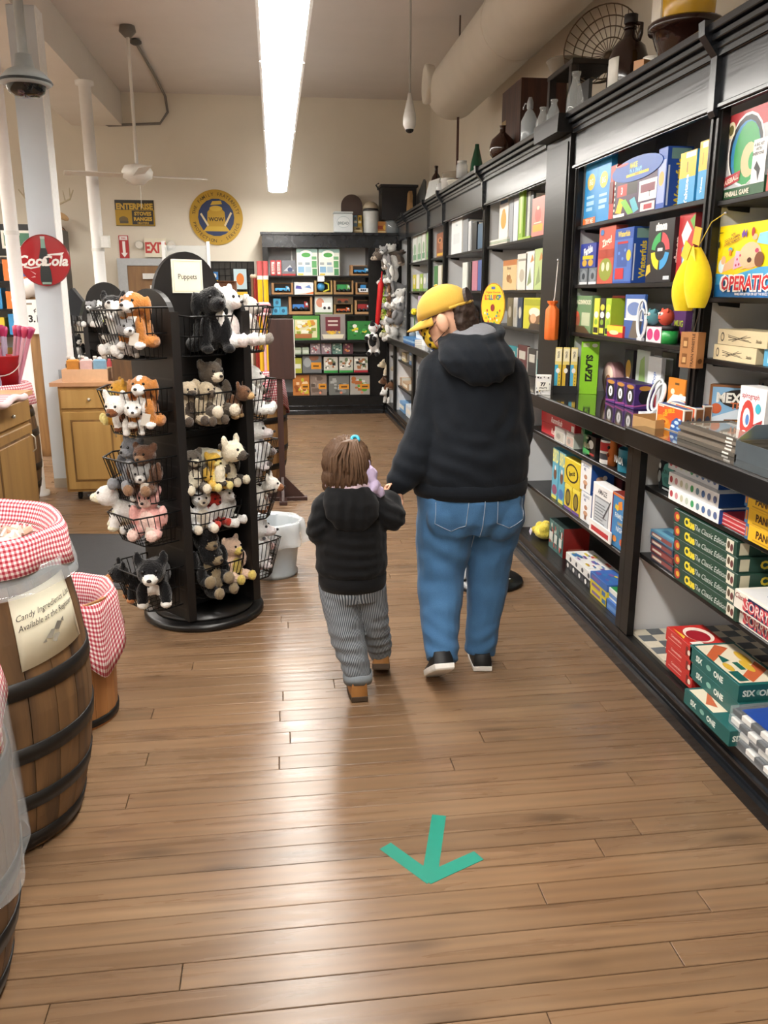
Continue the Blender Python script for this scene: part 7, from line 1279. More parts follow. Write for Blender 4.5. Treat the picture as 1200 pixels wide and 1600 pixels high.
ps = thing('puppets_sign', 'cream card reading Puppets on the rack header', 'sign', MRr @ Vector((.0, -.0112, 1.58)), RTH - .0); MB().box(-.085, .085, -.004, 0, 0, .15, 0, .001).build('card', flat('e9e4cf', .6, .03), ps)
mb = MB(); sl = []; print_on(mb, [r(.05, .05, .95, .06, 'b8ab7a'), r(.05, .94, .95, .95, 'b8ab7a'), r(.05, .05, .06, .95, 'b8ab7a'), r(.94, .05, .95, .95, 'b8ab7a'), t('Puppets', .5, .5, .16, '2c2a26', '', .0)], Vector((-.085, -.0042, 0)), Vector((.17, 0, 0)), Vector((0, 0, .15)), Vector((0, -1, 0)), sl); link('lettering', mb.mesh('lettering', [ink(s) for s in sl]), ps)
# which toys fill which basket: face, level, (name, label, kind, colours, dx, dy, dz, scale, turn, lean)
WB, BW2, ORW, YEL, GRY, DK, PIG, SPT, MON, BEA, RAC = ('e6e2dc', '1b1b1d'), ('151517', 'e9e6e0'), ('b5763a', 'f0ece6'), ('d9b04a', 'e6d48a'), ('6d7076', '8f9298'), ('0b0b0d', '141416'), ('e3aca6', 'eec8bf'), ('ecebe9', 'd8cfd0'), ('b8a890', '4a4038'), ('6a4630', 'efeae2'), ('5d554c', 'e6dcc6')
FACE = {'L': (Vector((-RW_ / 2 - .13, 0, 0)), -PI / 2), 'F': (Vector((0, -.1, 0)), 0.), 'R': (Vector((RW_ / 2 + .13, 0, 0)), PI / 2)}
def put(face, lev, name, label, kind, cols, dx=0, dz=0, s=.9, turn=0, lean=0, dout=0, tg=None):
    c, a = FACE[face]; off = Matrix.Rotation(a, 3, 'Z') @ Vector((dx, -dout, 0)); q = MRr @ (c + off + Vector((0, 0, LV[lev][0] + .012 + dz * .55)))
    return plush_toy(name, label, kind, cols, q, s * 1.08, RTH + a + turn, lean, group='plush puppets on the rack', tagpos=tg)
TG = (.03, -.08, .06)
put('L', 0, 'plush_dog', 'black and white plush dog leaning left in the top left basket', 'lie', BW2, -.09, .1, 1., .8, -.3); put('L', 0, 'plush_dog', 'ginger and white plush dog in the top left basket', 'dog', ORW, .07, .06, 1.1, .5, 0, 0, TG); put('L', 0, 'plush_rabbit', 'white plush between the two dogs, top left basket', 'sit', WHT, -.01, .03, 1., .1, .2); put('L', 0, 'plush_lamb', 'pale grey plush low in the top left basket', 'lie', G, .0, 0, .9, 1.2, 0, .03)
put('L', 1, 'plush_duck', 'yellow orange plush at the left of the second left basket', 'sit', ('d8a03c', 'e9d68a'), -.09, .04, .9, -.4); put('L', 1, 'plush_dog', 'brown and white plush beagle in the second left basket', 'lie', ('efeae2', '7a4a2c'), -.02, .06, 1., .5, .3); put('L', 1, 'plush_dog', 'white and ginger plush dog with a tag in the second left basket', 'dog', ORW, .08, .05, 1.05, .7, 0, 0, TG); put('L', 1, 'plush_dog', 'white plush puppy drooping low in the second left basket', 'lie', WHT, .03, 0, .85, 1., 0, .03)
put('L', 2, 'plush_koala', 'grey plush koala on top of the third left basket', 'sit', GRY, -.03, .07, 1.05, .2); put('L', 2, 'plush_hedgehog', 'brown plush hedgehog with a white tag in the third left basket', 'sit', ('5a3d2c', '8a6a50'), .06, .05, 1., .5, 0, 0, TG); put('L', 2, 'plush_koala', 'pale grey plush low in the third left basket', 'lie', ('8d8a88', 'c4c0bc'), .0, 0, .9, 1.)
put('L', 3, 'plush_lamb', 'white plush lamb hanging over the fourth left basket', 'lie', ('f0ece4', 'efe6cc'), -.08, .06, 1.1, -.5, -.2, .03); put('L', 3, 'plush_pig', 'pink plush pig with a round tag in the fourth left basket', 'sit', PIG, .06, .03, 1.05, .6, 0, 0, TG); put('L', 3, 'plush_cat', 'grey plush behind the pink pig', 'sit', G, .0, .04, .85)
put('L', 4, 'plush_dog', 'black, white and brown plush mountain dog in the lowest left basket', 'lie', ('101012', 'e9e4de'), .06, .05, 1.35, .9); put('L', 4, 'plush_dog', 'second black and white plush dog low in the lowest left basket', 'lie', ('101012', 'b87a4a'), -.05, .02, 1., -.3)
put('F', 0, 'plush_panther', 'large black plush panther in the top front basket', 'dog', DK, .05, .0, 1.35, -.25); put('F', 0, 'plush_rabbit', 'white plush rabbit right of the black panther', 'sit', ('efebe6', 'e9d8d4'), .13, .03, 1.25, .4)
put('F', 1, 'plush_monkey', 'cream faced plush monkey peering from the second front basket', 'sit', ('4f463c', 'd9cdb8'), .03, .07, 1.15); put('F', 1, 'plush_sloth', 'pale plush sloth at the left of the second front basket', 'sit', MON, -.1, .02, .9, -.2); put('F', 1, 'plush_sloth', 'pale plush sloth at the middle of the second front basket', 'sit', ('b0a188', '55493e'), -.02, .01, .9, .1, 0, .02); put('F', 1, 'plush_turtle', 'brown plush with a tan tag at the right of the second front basket', 'lie', ('6a4a34', 'c9a878'), .12, .05, .85, .5, 0, 0, TG)
put('F', 2, 'plush_raccoon', 'cream plush raccoon on top of the third front basket', 'lie', ('e6dcc4', '4d463f'), .02, .06, 1.15, .3); put('F', 2, 'plush_raccoon', 'cream and grey plush at the left of the third front basket', 'sit', RAC, -.1, 0, .9, -.3); put('F', 2, 'plush_raccoon', 'grey plush at the right of the third front basket', 'sit', ('4d463f', 'e6dcc4'), .1, 0, .9, .3); put('F', 2, 'plush_duck', 'yellow ribbed plush in the third front basket', 'sit', YEL, 0, 0, .8, 0, 0, .03)
put('F', 3, 'plush_cat', 'white plush at the left of the fourth front basket', 'sit', ('efece8', 'e3d9c8'), -.06, .0, .9, -.4); put('F', 3, 'plush_cat', 'white plush with red ribbon at the right of the fourth front basket', 'sit', WHT, .07, 0, .9, .4); put('F', 3, 'plush_crab', 'red plush squeezed between the two white ones', 'sit', ('a8281e', 'b83a2c'), .01, .02, .75)
put('F', 4, 'plush_bear', 'black plush bear with tan nose at the top of the lowest front basket', 'sit', ('0c0c0e', '8a7a60'), -.05, .1, 1.2, -.1); put('F', 4, 'plush_bear', 'second black plush bear low in the lowest front basket', 'sit', ('0c0c0e', '8a7a60'), -.05, .0, 1.1, .1, 0, .03); put('F', 4, 'plush_pig', 'pale pink and yellow plush pig in the lowest front basket', 'sit', ('e0c0a8', 'd8c068'), .1, .04, 1., .2)
put('R', 0, 'plush_hedgehog', 'pale plush hedgehog in the top right basket', 'sit', ('d8d0c8', '8a8078'), -.04, .03, 1.05, -.8); put('R', 0, 'plush_dog', 'white and pink plush in the top right basket', 'dog', ('e6e0dc', 'c48a92'), .06, .02, .95, -.5)
put('R', 1, 'plush_lamb', 'white plush lamb in the second right basket', 'sit', WHT, -.04, .02, 1.1, -.8); put('R', 1, 'plush_dog', 'white plush with dark paws in the second right basket', 'lie', ('e6e2dc', '6a5a4c'), .06, .0, .95, -.3)
def spots_on(o):
    q = random.Random(2); m = MB()
    for i in range(16): a = q.uniform(0, 2 * PI); z = q.uniform(.03, .12); m.ell((.054 * math.cos(a), .05 * math.sin(a) - .0, z), (.008, .008, .008), 6)
    mo_ = m.build('dark_spots', plush('5a5a60'), o); mo_['kind'] = 'stuff'
spots_on(put('R', 2, 'plush_dalmatian', 'spotted white plush dalmatian above the third right basket', 'dog', SPT, -.03, .07, 1.15, -.9)); put('R', 2, 'plush_dalmatian', 'white plush puppy low in the third right basket', 'lie', SPT, .02, 0, .95, -.6)
put('R', 3, 'plush_dog', 'brown and white plush basset in the fourth right basket', 'lie', ('e6dfd6', '8a5a3a'), -.02, .03, 1., -.9); put('R', 3, 'plush_dog', 'black and white plush in the fourth right basket', 'dog', BW2, .05, .02, .9, -.5)
spots_on(put('R', 4, 'plush_dalmatian', 'spotted white plush dalmatian in the lowest right basket', 'dog', SPT, -.02, .05, 1.2, -.9)); put('R', 4, 'plush_pig', 'pale pink plush low in the lowest right basket', 'lie', ('e6d2d0', 'e3c0bc'), .04, 0, .9, -.5)
RX2, RY2 = -1.53, 8.1; rk2 = rack('second black puppet rack half hidden behind the white pipe', Vector((RX2, RY2, 0)), .2, .95, False)
for k, (dx, dy, z, c, n) in enumerate(((.0, -.12, 1.28, WHT, 'white'), (.1, -.12, 1.30, ('9ab83c', 'c8d06a'), 'lime green'), (-.12, -.1, 1.28, G, 'grey'), (.0, -.12, .98, GRB, 'dark'), (-.3, -.02, 1.28, ('d8d4d0', '6a6a6c'), 'pale'), (-.3, 0, .98, BW2, 'black and white'), (.06, -.12, 1.0, PIG, 'pink'))):
    plush_toy('plush_toy', n + ' plush in the second puppet rack behind', 'sit', c, (RX2 + dx, RY2 + dy, z), 1.1, .3 * k - .6, group='plush on the second rack')

# ------------------------------------------------------------------ floor things
fm_ = thing('floor_mat', 'charcoal rubber floor mat beyond the barrels', 'mat', (-1.33, 5.08, 0), -.14); MB().box(-.58, .58, -.5, .5, 0, .008, 0, .003).build('rubber_sheet', flat('3c3d40', .75, .1, 30, bump=.2), fm_); m = MB(); m.box(-.62, .62, -.54, .54, 0, .004); m.build('border', flat('2b2c2e', .7), fm_)
gb = thing('galvanised_bucket', 'white galvanised bucket with a plastic bag liner beside the rack', 'bucket', (-.055, 4.66, 0)); MGW = flat('b9c2c8', .35, .1, 14, metal=.35)
MB().lathe([(0, .012), (.125, .012), (.128, 0), (.14, 0), (.142, .02), (.132, .03), (.165, .30), (.172, .305), (.172, .318), (.162, .318), (.158, .30), (.126, .03), (0, .03)], 40).build('pail', MGW, gb); cloth_ring(gb, [(.13, .1), (.157, .30), (.166, .325), (.178, .318), (.184, .27), (.2, .22), (.205, .2)], name='plastic_bag', wav=.016, mat=glass('eef2f4', .12, .35), n=60)
for s in (-1, 1): MB().ell((s * .172, 0, .27), (.01, .02, .02), 8).build('ear_lug', MGW, gb)
fd = thing('round_floor_stand', 'black round stand base with a white mark behind the adult\'s feet', 'stand', (1.13, 4.36, 0)); MB().lathe([(0, 0), (.215, 0), (.22, .006), (.215, .02), (.05, .028), (0, .028)], 48).build('base', flat('141416', .3, .2), fd); mb = MB(); sl = []
print_on(mb, [e(.3, .55, .16, .2, 'e6e6e6'), e(.34, .5, .09, .1, '141416'), e(.62, .48, .1, .14, 'e6e6e6'), e(.66, .44, .05, .07, '141416'), r(.2, .3, .8, .36, 'e6e6e6')], Vector((.02, -.14, .0275)), Vector((.16, .05, 0)), Vector((-.03, .12, 0)), Vector((0, 0, 1)), sl); link('printed_mark', mb.mesh('printed_mark', [ink(s) for s in sl]), fd); MB().tube([(0, .08, .02), (0, .08, .9)], .014, 10).build('pole', flat('17171a', .3), fd); MB().box(-.12, .12, .07, .09, .75, .95, 0, .004).build('holder', flat('1b1b1e', .4), fd)
MB().lathe([(0, .0282), (.11, .0282), (.11, .04), (0, .04)], 24, c=(-.16, .06, 0)).build('tray', flat('b8bcc0', .4), fd)
# tape arrow
ta = thing('tape_arrow', 'green tape arrow stuck on the floor pointing at the viewer', 'floor marking', (0, 0, 0)); MTAPE = flat('0a8470', .45, .06, 30)
A_, B_, C_, D_ = [onZ(*q) for q in ((686, 1274), (671, 1372), (602, 1322), (748, 1337))]; ta.location = (B_.x, B_.y, 0)
for k, (a, b, wd, z) in enumerate(((A_, B_, .022, .0006), (C_, B_, .022, .0011), (D_, B_, .022, .0016))):
    d_ = (b - a).normalized(); n_ = Vector((-d_.y, d_.x, 0)) * wd; b_ = b + d_ * .012; mt = MB(); P4 = [a + n_, a - n_, b_ - n_, b_ + n_]; mt.add([(q.x - B_.x, q.y - B_.y, zz) for zz in (.0001, z) for q in P4], [(0, 1, 2, 3), (4, 5, 6, 7), (0, 1, 5, 4), (1, 2, 6, 5), (2, 3, 7, 6), (3, 0, 4, 7)]); mt.build('tape_strip', MTAPE, ta)

# ------------------------------------------------------------------ far barrel, sign stand, giant pencils
b3 = barrel('far oak barrel with striped cloth behind the brown sign', (-.25, 7.05, .012), .2, mat=MSTAVE2); MB().lathe([(0, .74), (.235, .74), (.235, .78), (0, .785)], 24).build('false_bottom', MSTAVE2, b3)
cloth_ring(b3, [(.2, .86), (.27, .95), (.285, .96), (.3, .94), (.325, .78), (.335, .68)], wav=.012, cor=.1, mat=gingham('stripe_cloth', 'ece6e2', 'b0424e', .02))
ss = thing('brown_sign_stand', 'dark brown sign board on a wooden post with cross foot', 'sign stand', (.02, 6.42, 0)); MBRN = wood('2a1713', '43271f', .5, 2, 2, .1, .1)
bx('post', -.022, .022, -.018, .018, .03, 1.35, MBRN, ss); bx('board', -.075, .115, -.045, -.02, .95, 1.395, MBRN, ss, .003); bx('board_edge', .115, .122, -.042, -.024, .96, 1.39, flat('d8d4cc', .6), ss); bx('foot', -.19, .19, -.03, .03, 0, .03, MBRN, ss, .003); bx('foot', -.03, .03, -.17, .17, 0, .03, MBRN, ss, .003)
for s in (-1, 1): MB().prism([(s * .022, .03), (s * .17, .03), (s * .022, .19)], -.01, .01).build('brace', MBRN, ss); MB().prism([(s * .018, .03), (s * .15, .03), (s * .018, .19)], -.01, .01, 0, Matrix.Rotation(PI / 2, 4, 'Z')).build('brace', MBRN, ss)
for k in range(2):
    q = onY(407 + 10 * k, 490, 7.1); q1 = onY(405 + 9 * k, 408, 7.1); o = thing('giant_pencil', ['left', 'right'][k] + ' giant yellow pencil with red and white end standing in the far barrel', 'pencil', (q.x, 7.1, .80)); H_ = q1.z - .8
    MB().tube([(0, 0, 0), (q1.x - q.x, 0, H_ * .86)], .022, 6, smooth=False).build('shaft', flat('e3b81e', .4), o); MB().tube([((q1.x - q.x), 0, H_ * .86), (q1.x - q.x, 0, H_ * .89)], .023, 12).build('ferrule', flat('e4e0da', .4), o); MB().tube([(q1.x - q.x, 0, H_ * .89), (q1.x - q.x, 0, H_)], .022, 12).build('printed_end', flat('c25a5a', .5), o)
o = thing('pink_eraser_toy', 'big pink eraser shaped toy hanging by the giant pencils', 'toy', tuple(onY(412, 482, 7.0)), .3); MB().box(-.05, .05, -.03, .03, -.03, .05, 0, .015).build('block', flat('e0a0a8', .6), o); MB().box(-.052, .052, -.032, .032, -.06, -.032, 0, .012).build('cap', flat('efd0d2', .6), o); MB().tube([(0, 0, -.05), (0, 0, .80 - o.location.z)], .012, 8).build('stick', flat('d8a8ac', .6), o)
for k in range(3):
    q = onY(394 + 4 * k, 470, 7.15); q1 = onY(393 + 4 * k, 412, 7.15); o = thing('wooden_rod', ['left brown', 'middle red', 'right red'][k] + ' tall rod in the far barrel beside the pencils', 'stick', (q.x, 7.15, .80)); MB().tube([(0, 0, 0), (q1.x - q.x, 0, q1.z - .9)], .012, 8).build('rod', flat(['6a4a34', '8a2420', '9c2c28'][k], .5), o); MB().ell((q1.x - q.x, 0, q1.z - .9), .018, 8).build('knob', flat('b8a890', .5), o)
# grid wall and hanging packs
gw = thing('grid_panel', 'black wire grid panel on the back wall with hanging packs', 'grid panel', (-.56, 11.709, 1.2))
for k in range(9): MB().tube([(-.3 + .075 * k, 0, 0), (-.3 + .075 * k, 0, .78)], .004, 5).build('wire', MWIRE, gw)
for k in range(10): MB().tube([(-.3, -.006, .0866 * k), (.3, -.006, .0866 * k)], .004, 5).build('wire', MWIRE, gw)
bx('backing_panel', -.31, .31, .02, .04, 0, .79, flat('35332f', .7), gw)
for k, (px, py, w_, h_, c, lb) in enumerate(((376, 440, .17, .26, 'bcd4dc', 'pale blue pack with an orange figure on the grid panel'), (335, 425, .1, .1, '2f6fae', 'small blue pack at the top of the grid panel'), (335, 438, .1, .1, 'd8c02e', 'small yellow pack on the grid panel'), (378, 468, .16, .2, 'e0b82c', 'yellow scoop shaped pack low on the grid panel'))):
    q = onY(px, py + 12, 11.66); pbox('hanging_pack', lb, 'toy', (q.x, 11.668, q.z), w_, .03, h_, c, 0, F=[e(.5, .5, .3, .3, 'd8782c' if k == 0 else 'e9e4d8')])
o = thing('kraft_carton', 'brown cardboard carton behind the rack header', 'box', tuple(onY(355, 470, 8.2))); bx('carton', -.09, .09, 0, .15, 0, .18, flat('6f4a34', .8), o); bx('flap', -.09, .09, -.03, 0, .176, .18, flat('7d553c', .8), o); bx('crate_below', -.16, .16, -.02, .25, -o.location.z, -.0005, MSTAVE2, o)
# clear acrylic screen
sg = thing('acrylic_screen', 'clear acrylic counter screen standing behind the rack', 'screen', (-.86, 8.9, 0)); 
for x in (-.22, .22): bx('upright', x - .015, x + .015, -.015, .015, 0, 2.08, flat('e6e6e4', .4), sg)
bx('pane', -.205, .205, -.003, .003, 1.1, 2.04, glass('d8e2e6', .05, .3), sg); bx('lower_panel', -.205, .205, -.01, .01, .02, 1.09, flat('c9b08a', .6), sg)

# ------------------------------------------------------------------ columns, signs and back wall
cl = thing('square_column', 'pale grey square column carrying the red round sign', 'column', (-1.775, 7.2, 0)); MCOL = flat('c3ccd4', .5, .06, 4)
bx('shaft', -.1, .1, -.1, .12, 0, 3.62, MCOL, cl, .006); bx('lit_side', .1005, .106, -.1, .1, .02, 3.62, flat('eceeee', .5), cl); bx('base_patch', -.101, .03, -.103, -.1005, 0, .08, flat('a39a8c', .8), cl); bx('junction_box', .02, .06, -.105, -.1005, .88, .98, flat('98a2aa', .6), cl)  # column side facing the aisle painted paler, lamp light put into its colour
def pipe(label, x, y, r_, z1):
    o = thing('white_pipe', label, 'pipe', (x, y, 0), group='white columns'); MB().lathe([(r_ + .03, 0), (r_ + .03, .03), (r_, .035), (r_, z1 - .04), (r_ + .03, z1 - .035), (r_ + .03, z1)], 24).build('shaft', flat('e6e6e4', .45, .04), o); MB().lathe([(r_ + .004, 2.0), (r_ + .004, 2.03)], 24).build('collar', flat('d6d6d2', .5), o); return o
q = onY(22, 400, 6.86); pipe('slim white pipe at the left edge before the toy shelves', q.x, 6.86, .05, 3.62); q = onY(150, 350, 9.4); pipe('white pipe behind the second rack', q.x, 9.4, .06, 3.62)
bq = onY(164, 378, 9.35); o = thing('switch_box', 'small grey box on the white pipe', 'switch', tuple(bq)); bx('box', -.04, .05, -.03, .03, -.06, .06, flat('cfcfca', .5), o); bx('cover', -.03, .04, -.034, -.03, -.05, .05, flat('dadad6', .5), o)
ck = onY(70, 407, 7.06); co = thing('round_drink_sign', 'red round cola sign with a bottle on the grey column', 'sign', tuple(ck)); rr = .19
MB().prism(circ(48, rr), -.012, .02).build('disc', flat('a3161f', .25, .08, 6), co); MB().tube([(rr * math.cos(a), -.012, rr * math.sin(a)) for a in [2 * PI * i / 48 for i in range(48)]], .004, 6, closed=True).build('rim', flat('8a1018', .3), co)
mb = MB(); sl = []; bot = [(.42, .02), (.6, .02), (.62, .1), (.61, .3), (.58, .42), (.6, .55), (.57, .68), (.54, .8), (.54, .93), (.46, .93), (.46, .8), (.43, .68), (.4, .55), (.43, .42), (.4, .3), (.39, .1)]
print_on(mb, [p('20282a', *bot), p('7fa79a', (.455, .74), (.545, .74), (.54, .93), (.46, .93)), r(.455, .92, .545, .97, 'b8c0bc'), r(.42, .03, .6, .07, '8fb0a4'), p('e6e2de', (.08, .36), (.22, .33), (.4, .37), (.4, .39), (.22, .36), (.1, .4)), t('Coca', .27, .5, .2, 'efece8', 'i', .035), t('Cola', .71, .5, .2, 'efece8', 'i', .035), p('d8b0b0', (.2, .3), (.3, .22), (.31, .24)), p('d8b0b0', (.2, .16), (.3, .17), (.28, .19)), p('efece8', (.56, .62), (.9, .66), (.86, .6), (.6, .6))], Vector((-rr, -.0125, -rr)), Vector((2 * rr, 0, 0)), Vector((0, 0, 2 * rr)), Vector((0, -1, 0)), sl); link('printed_face', mb.mesh('printed_face', [ink(s) for s in sl]), co)
YW = YB - .002
def wall_sign(name, label, px0, px1, py0, py1, col, ops, th=.012, Y=YW, cat='sign'):
    a, b = onY(px0, py1, Y), onY(px1, py0, Y); o = thing(name, label, cat, (a.x, Y - th, a.z)); w_, h_ = b.x - a.x, b.z - a.z; bx('panel', 0, w_, 0, th, 0, h_, flat(col, .5, .08), o); mb = MB(); sl = []; print_on(mb, ops, Vector((0, 0, 0)), Vector((w_, 0, 0)), Vector((0, 0, h_)), Vector((0, -1, 0)), sl); link('lettering', mb.mesh('lettering', [ink(s) for s in sl]), o); return o
wall_sign('stove_sign', 'yellow and black enterprise stoves and ranges tin sign', 182, 240, 313, 353, 'b8921c', [r(0, .62, 1, 1, '2a2416'), t('ENTERPRISE', .5, .76, .22, 'c9a22a', '', .05), r(.42, .06, .97, .6, '2a2416'), t('STOVES', .7, .48, .14, 'c9a22a', '', .05), t('RANGES', .7, .28, .14, 'c9a22a', '', .05), t('HEATERS', .7, .12, .08, 'c9a22a'), e(.2, .25, .12, .12, '6a5414'), r(.1, .1, .32, .2, '4a3c12'), r(0, 0, 1, .02, '2a2416')])
wall_sign('extinguisher_sign', 'red and white arrow sign pointing down by the door', 188, 200, 368, 404, 'b52a2c', [r(.08, .8, .92, .97, 'f0ecea'), t('FIRE', .5, .88, .08, 'b52a2c'), p('f0ecea', (.35, .75), (.65, .75), (.65, .25), (.85, .25), (.5, .05), (.15, .25), (.35, .25))])
es = wall_sign('exit_sign', 'white exit sign with red letters above the door', 228, 260, 373, 402, 'e6e0cc', [t('EXIT', .5, .52, .55, 'c23a36', '', .04)], .06)
for k, px in enumerate((218, 268)):
    q = onY(px, 383, YW); o = thing('emergency_lamp', ['left', 'right'][k] + ' emergency lamp head beside the exit sign', 'lamp', (q.x, YW, q.z)); MB().lathe([(.02, 0), (.05, .03), (.055, .06), (.04, .065)], 18, M=R3(PI / 2, 0, 0)).build('lamp_head', flat('dcd9d0', .5), o); bx('bracket', -.02, .02, -.03, 0, -.05, 0, flat('c9c6bd', .5), o)
q = onY(338, 340, YW); rs = thing('round_wall_sign', 'round gold and blue family protection service sign on the back wall', 'sign', (q.x, YW, q.z)); rr = .345
MB().prism(circ(56, rr), -.02, 0).build('disc', flat('b8922a', .5, .15, 12), rs); mb = MB(); sl = []
print_on(mb, [e(.5, .5, .34, .34, '283a62'), p('b8922a', (.32, .3), (.68, .3), (.66, .6), (.6, .66), (.4, .66), (.34, .6)), e(.5, .66, .12, .05, 'c9a63c'), p('c9a63c', (.25, .25), (.75, .25), (.68, .34), (.32, .34)), p('d8c9a0', (.2, .56), (.23, .58), (.36, .36), (.33, .34)), p('d8c9a0', (.8, .58), (.77, .6), (.64, .36), (.67, .34)), p('c9a63c', (.4, .72), (.62, .74), (.6, .8), (.44, .79)), t('WOW', .5, .47, .07, '2a2416', '', .03)], Vector((-rr, -.0205, -rr)), Vector((2 * rr, 0, 0)), Vector((0, 0, 2 * rr)), Vector((0, -1, 0)), sl)
s_ = 'THE FAMILY FRATERNITY'; 
for txt, a0, a1, inv in ((s_, 2.95, .2, False), ('PROTECTION - SERVICE', 3.4, 6.0, True)):
    for k, chh in enumerate(txt):
        if chh == ' ': continue
        a = a0 + (a1 - a0) * k / (len(txt) - 1); vs_, fs_, wd = text_geo(chh, .01); si = .042; T_ = Vector((math.sin(a), 0, -math.cos(a))); Rr = Vector((math.cos(a), 0, math.sin(a)))
        if inv: T_, Rr2 = -T_, -Rr
        else: Rr2 = Rr
        c = Rr * rr * .84 - T_ * wd * si / 2 - Rr2 * si / 2 + Vector((0, -.0212, 0))
        if '4a3a14' not in sl: sl.append('4a3a14')
        mb.add([c + T_ * (x * si) + Rr2 * (y * si) for x, y in vs_], fs_, sl.index('4a3a14'))
link('lettering', mb.mesh('lettering', [ink(s) for s in sl]), rs)
d1 = thing('door_1', 'grey framed wooden back door under the exit sign', 'door', (-1.60, YW, 0), kind='structure')
bx('frame_head', -.42, .42, -.06, 0, 1.93, 2.02, flat('b9bec2', .5), d1); bx('frame_jamb', -.42, -.30, -.06, 0, 0, 1.93, flat('b9bec2', .5), d1); bx('frame_jamb', .32, .42, -.06, 0, 0, 1.93, flat('b9bec2', .5), d1); lf = bx('leaf', -.298, .318, -.045, 0, .01, 1.925, wood('7a5a3c', '947048', .5, 2, 2, .1), d1); bx('closer', -.1, .24, -.1, -.046, 1.76, 1.83, flat('d8d8d4', .4), lf); bx('notice', -.02, .2, -.047, -.0455, 1.35, 1.68, flat('e9e9e6', .6), lf); bx('blue_print', .06, .18, -.0485, -.0475, 1.38, 1.5, flat('2a5fb0', .5), lf); MB().tube([(.26, -.05, 1.0), (.26, -.1, 1.0), (.18, -.1, 1.0)], .012, 8).build('handle', flat('b8b8b4', .3, metal=.8), lf)
# deer head half hidden by the column
dh = thing('deer_head', 'mounted deer head with antlers high on the back wall', 'trophy', (-2.72, YB - .14, 2.28)); MDEER = plush('8a6440'); m = MB(); limb(m, [(0, -.02, 0, .13), (0, -.2, .1, .1), (0, -.32, .2, .085)]); limb(m, [(0, -.32, .2, .085), (0, -.46, .12, .05), (0, -.54, .08, .035)]); link('head', remesh(m, .015, 3), dh).data.materials.append(MDEER)
for s in (-1, 1):
    MB().ell((s * .15, -.3, .22), (.09, .02, .04), 10, 0, Matrix.Rotation(s * .5, 3, 'Y')).build('ear', plush('c9a478'), dh); an = MB(); an.tube([(s * .05, -.3, .28), (s * .12, -.28, .36), (s * .26, -.3, .42), (s * .32, -.36, .52)], [.014, .013, .011, .006], 7); 
    for a, b in (((s * .2, -.29, .4), (s * .19, -.32, .52)), ((s * .27, -.31, .43), (s * .27, -.32, .55))): an.tube([a, b], [.009, .004], 6)
    an.build('antler', flat('c9bda0', .6), dh)
MB().prism(circ(20, .1, 0, 0, 0, 2 * PI, .14), .11, .135).build('plaque', MSTAVE, dh)

# ------------------------------------------------------------------ maple cabinets on the left
MMAP = wood('b08a4e', 'c9a262', .4, 2, 1.6, .06, .06); MMAP2 = wood('80603a', '9a7848', .45, 2, 1.6, .06, .06)
def maple(name, label, loc, rz, W, H, n, D=.55, mat=MMAP, zc=.07, cast=True):
    t_ = thing('maple_cabinet', label, 'cabinet', loc, rz); bx('carcass', 0, W, 0, D, zc, H - .03, mat, t_); bx('worktop', -.05, W + .03, -.035, D + .02, H - .03, H, flat('c99a72', .4, .1), t_); w_ = W / n
    for k in range(n):
        x0, x1 = k * w_ + .02, (k + 1) * w_ - .02; d_ = bx('drawer_front', x0, x1, -.02, -.001, H - .2, H - .055, mat, t_, .005); MB().ell(((x0 + x1) / 2, -.034, H - .13), .014, 8).build('knob', flat('c9c4b8', .3, metal=.7), d_)
        dr = bx('door', x0, x1, -.02, -.001, zc + .02, H - .225, mat, t_, .005); bx('groove_shade', x0 + .055, x1 - .055, -.0215, -.0203, zc + .085, H - .285, MMAP2 if mat is MMAP else MSTAVE, dr); bx('raised_panel', x0 + .07, x1 - .07, -.028, -.0205, zc + .1, H - .3, mat, dr, .006); MB().tube([(x1 - .03, -.022, H - .42), (x1 - .03, -.045, H - .4), (x1 - .03, -.045, H - .32), (x1 - .03, -.022, H - .3)], .005, 6).build('handle', flat('c9c4b8', .3, metal=.7), dr)  # flat darker border round the raised panel: groove shadow put into the colour
    if cast:
        for x in (.08, W - .08):
            for y in (.06, D - .06): MB().lathe([(.0, -.012), (.032, -.012), (.032, .012), (.0, .012)], 14, M=Matrix.Translation((x, y, .0325)) @ R3(0, PI / 2, 0)).build('caster', MBLK, t_)
    return t_
mc = maple('m', 'honey maple rolling cabinet behind the puppet rack', (-1.655, 6.62, 0), -.02, .92, .925, 2)
ml = maple('m', 'brown maple counter cabinet at the left edge with striped cloth', (-1.80, 4.55, 0), PI / 2 - .05, 1.5, .93, 2, .6, MMAP2, .02, False)
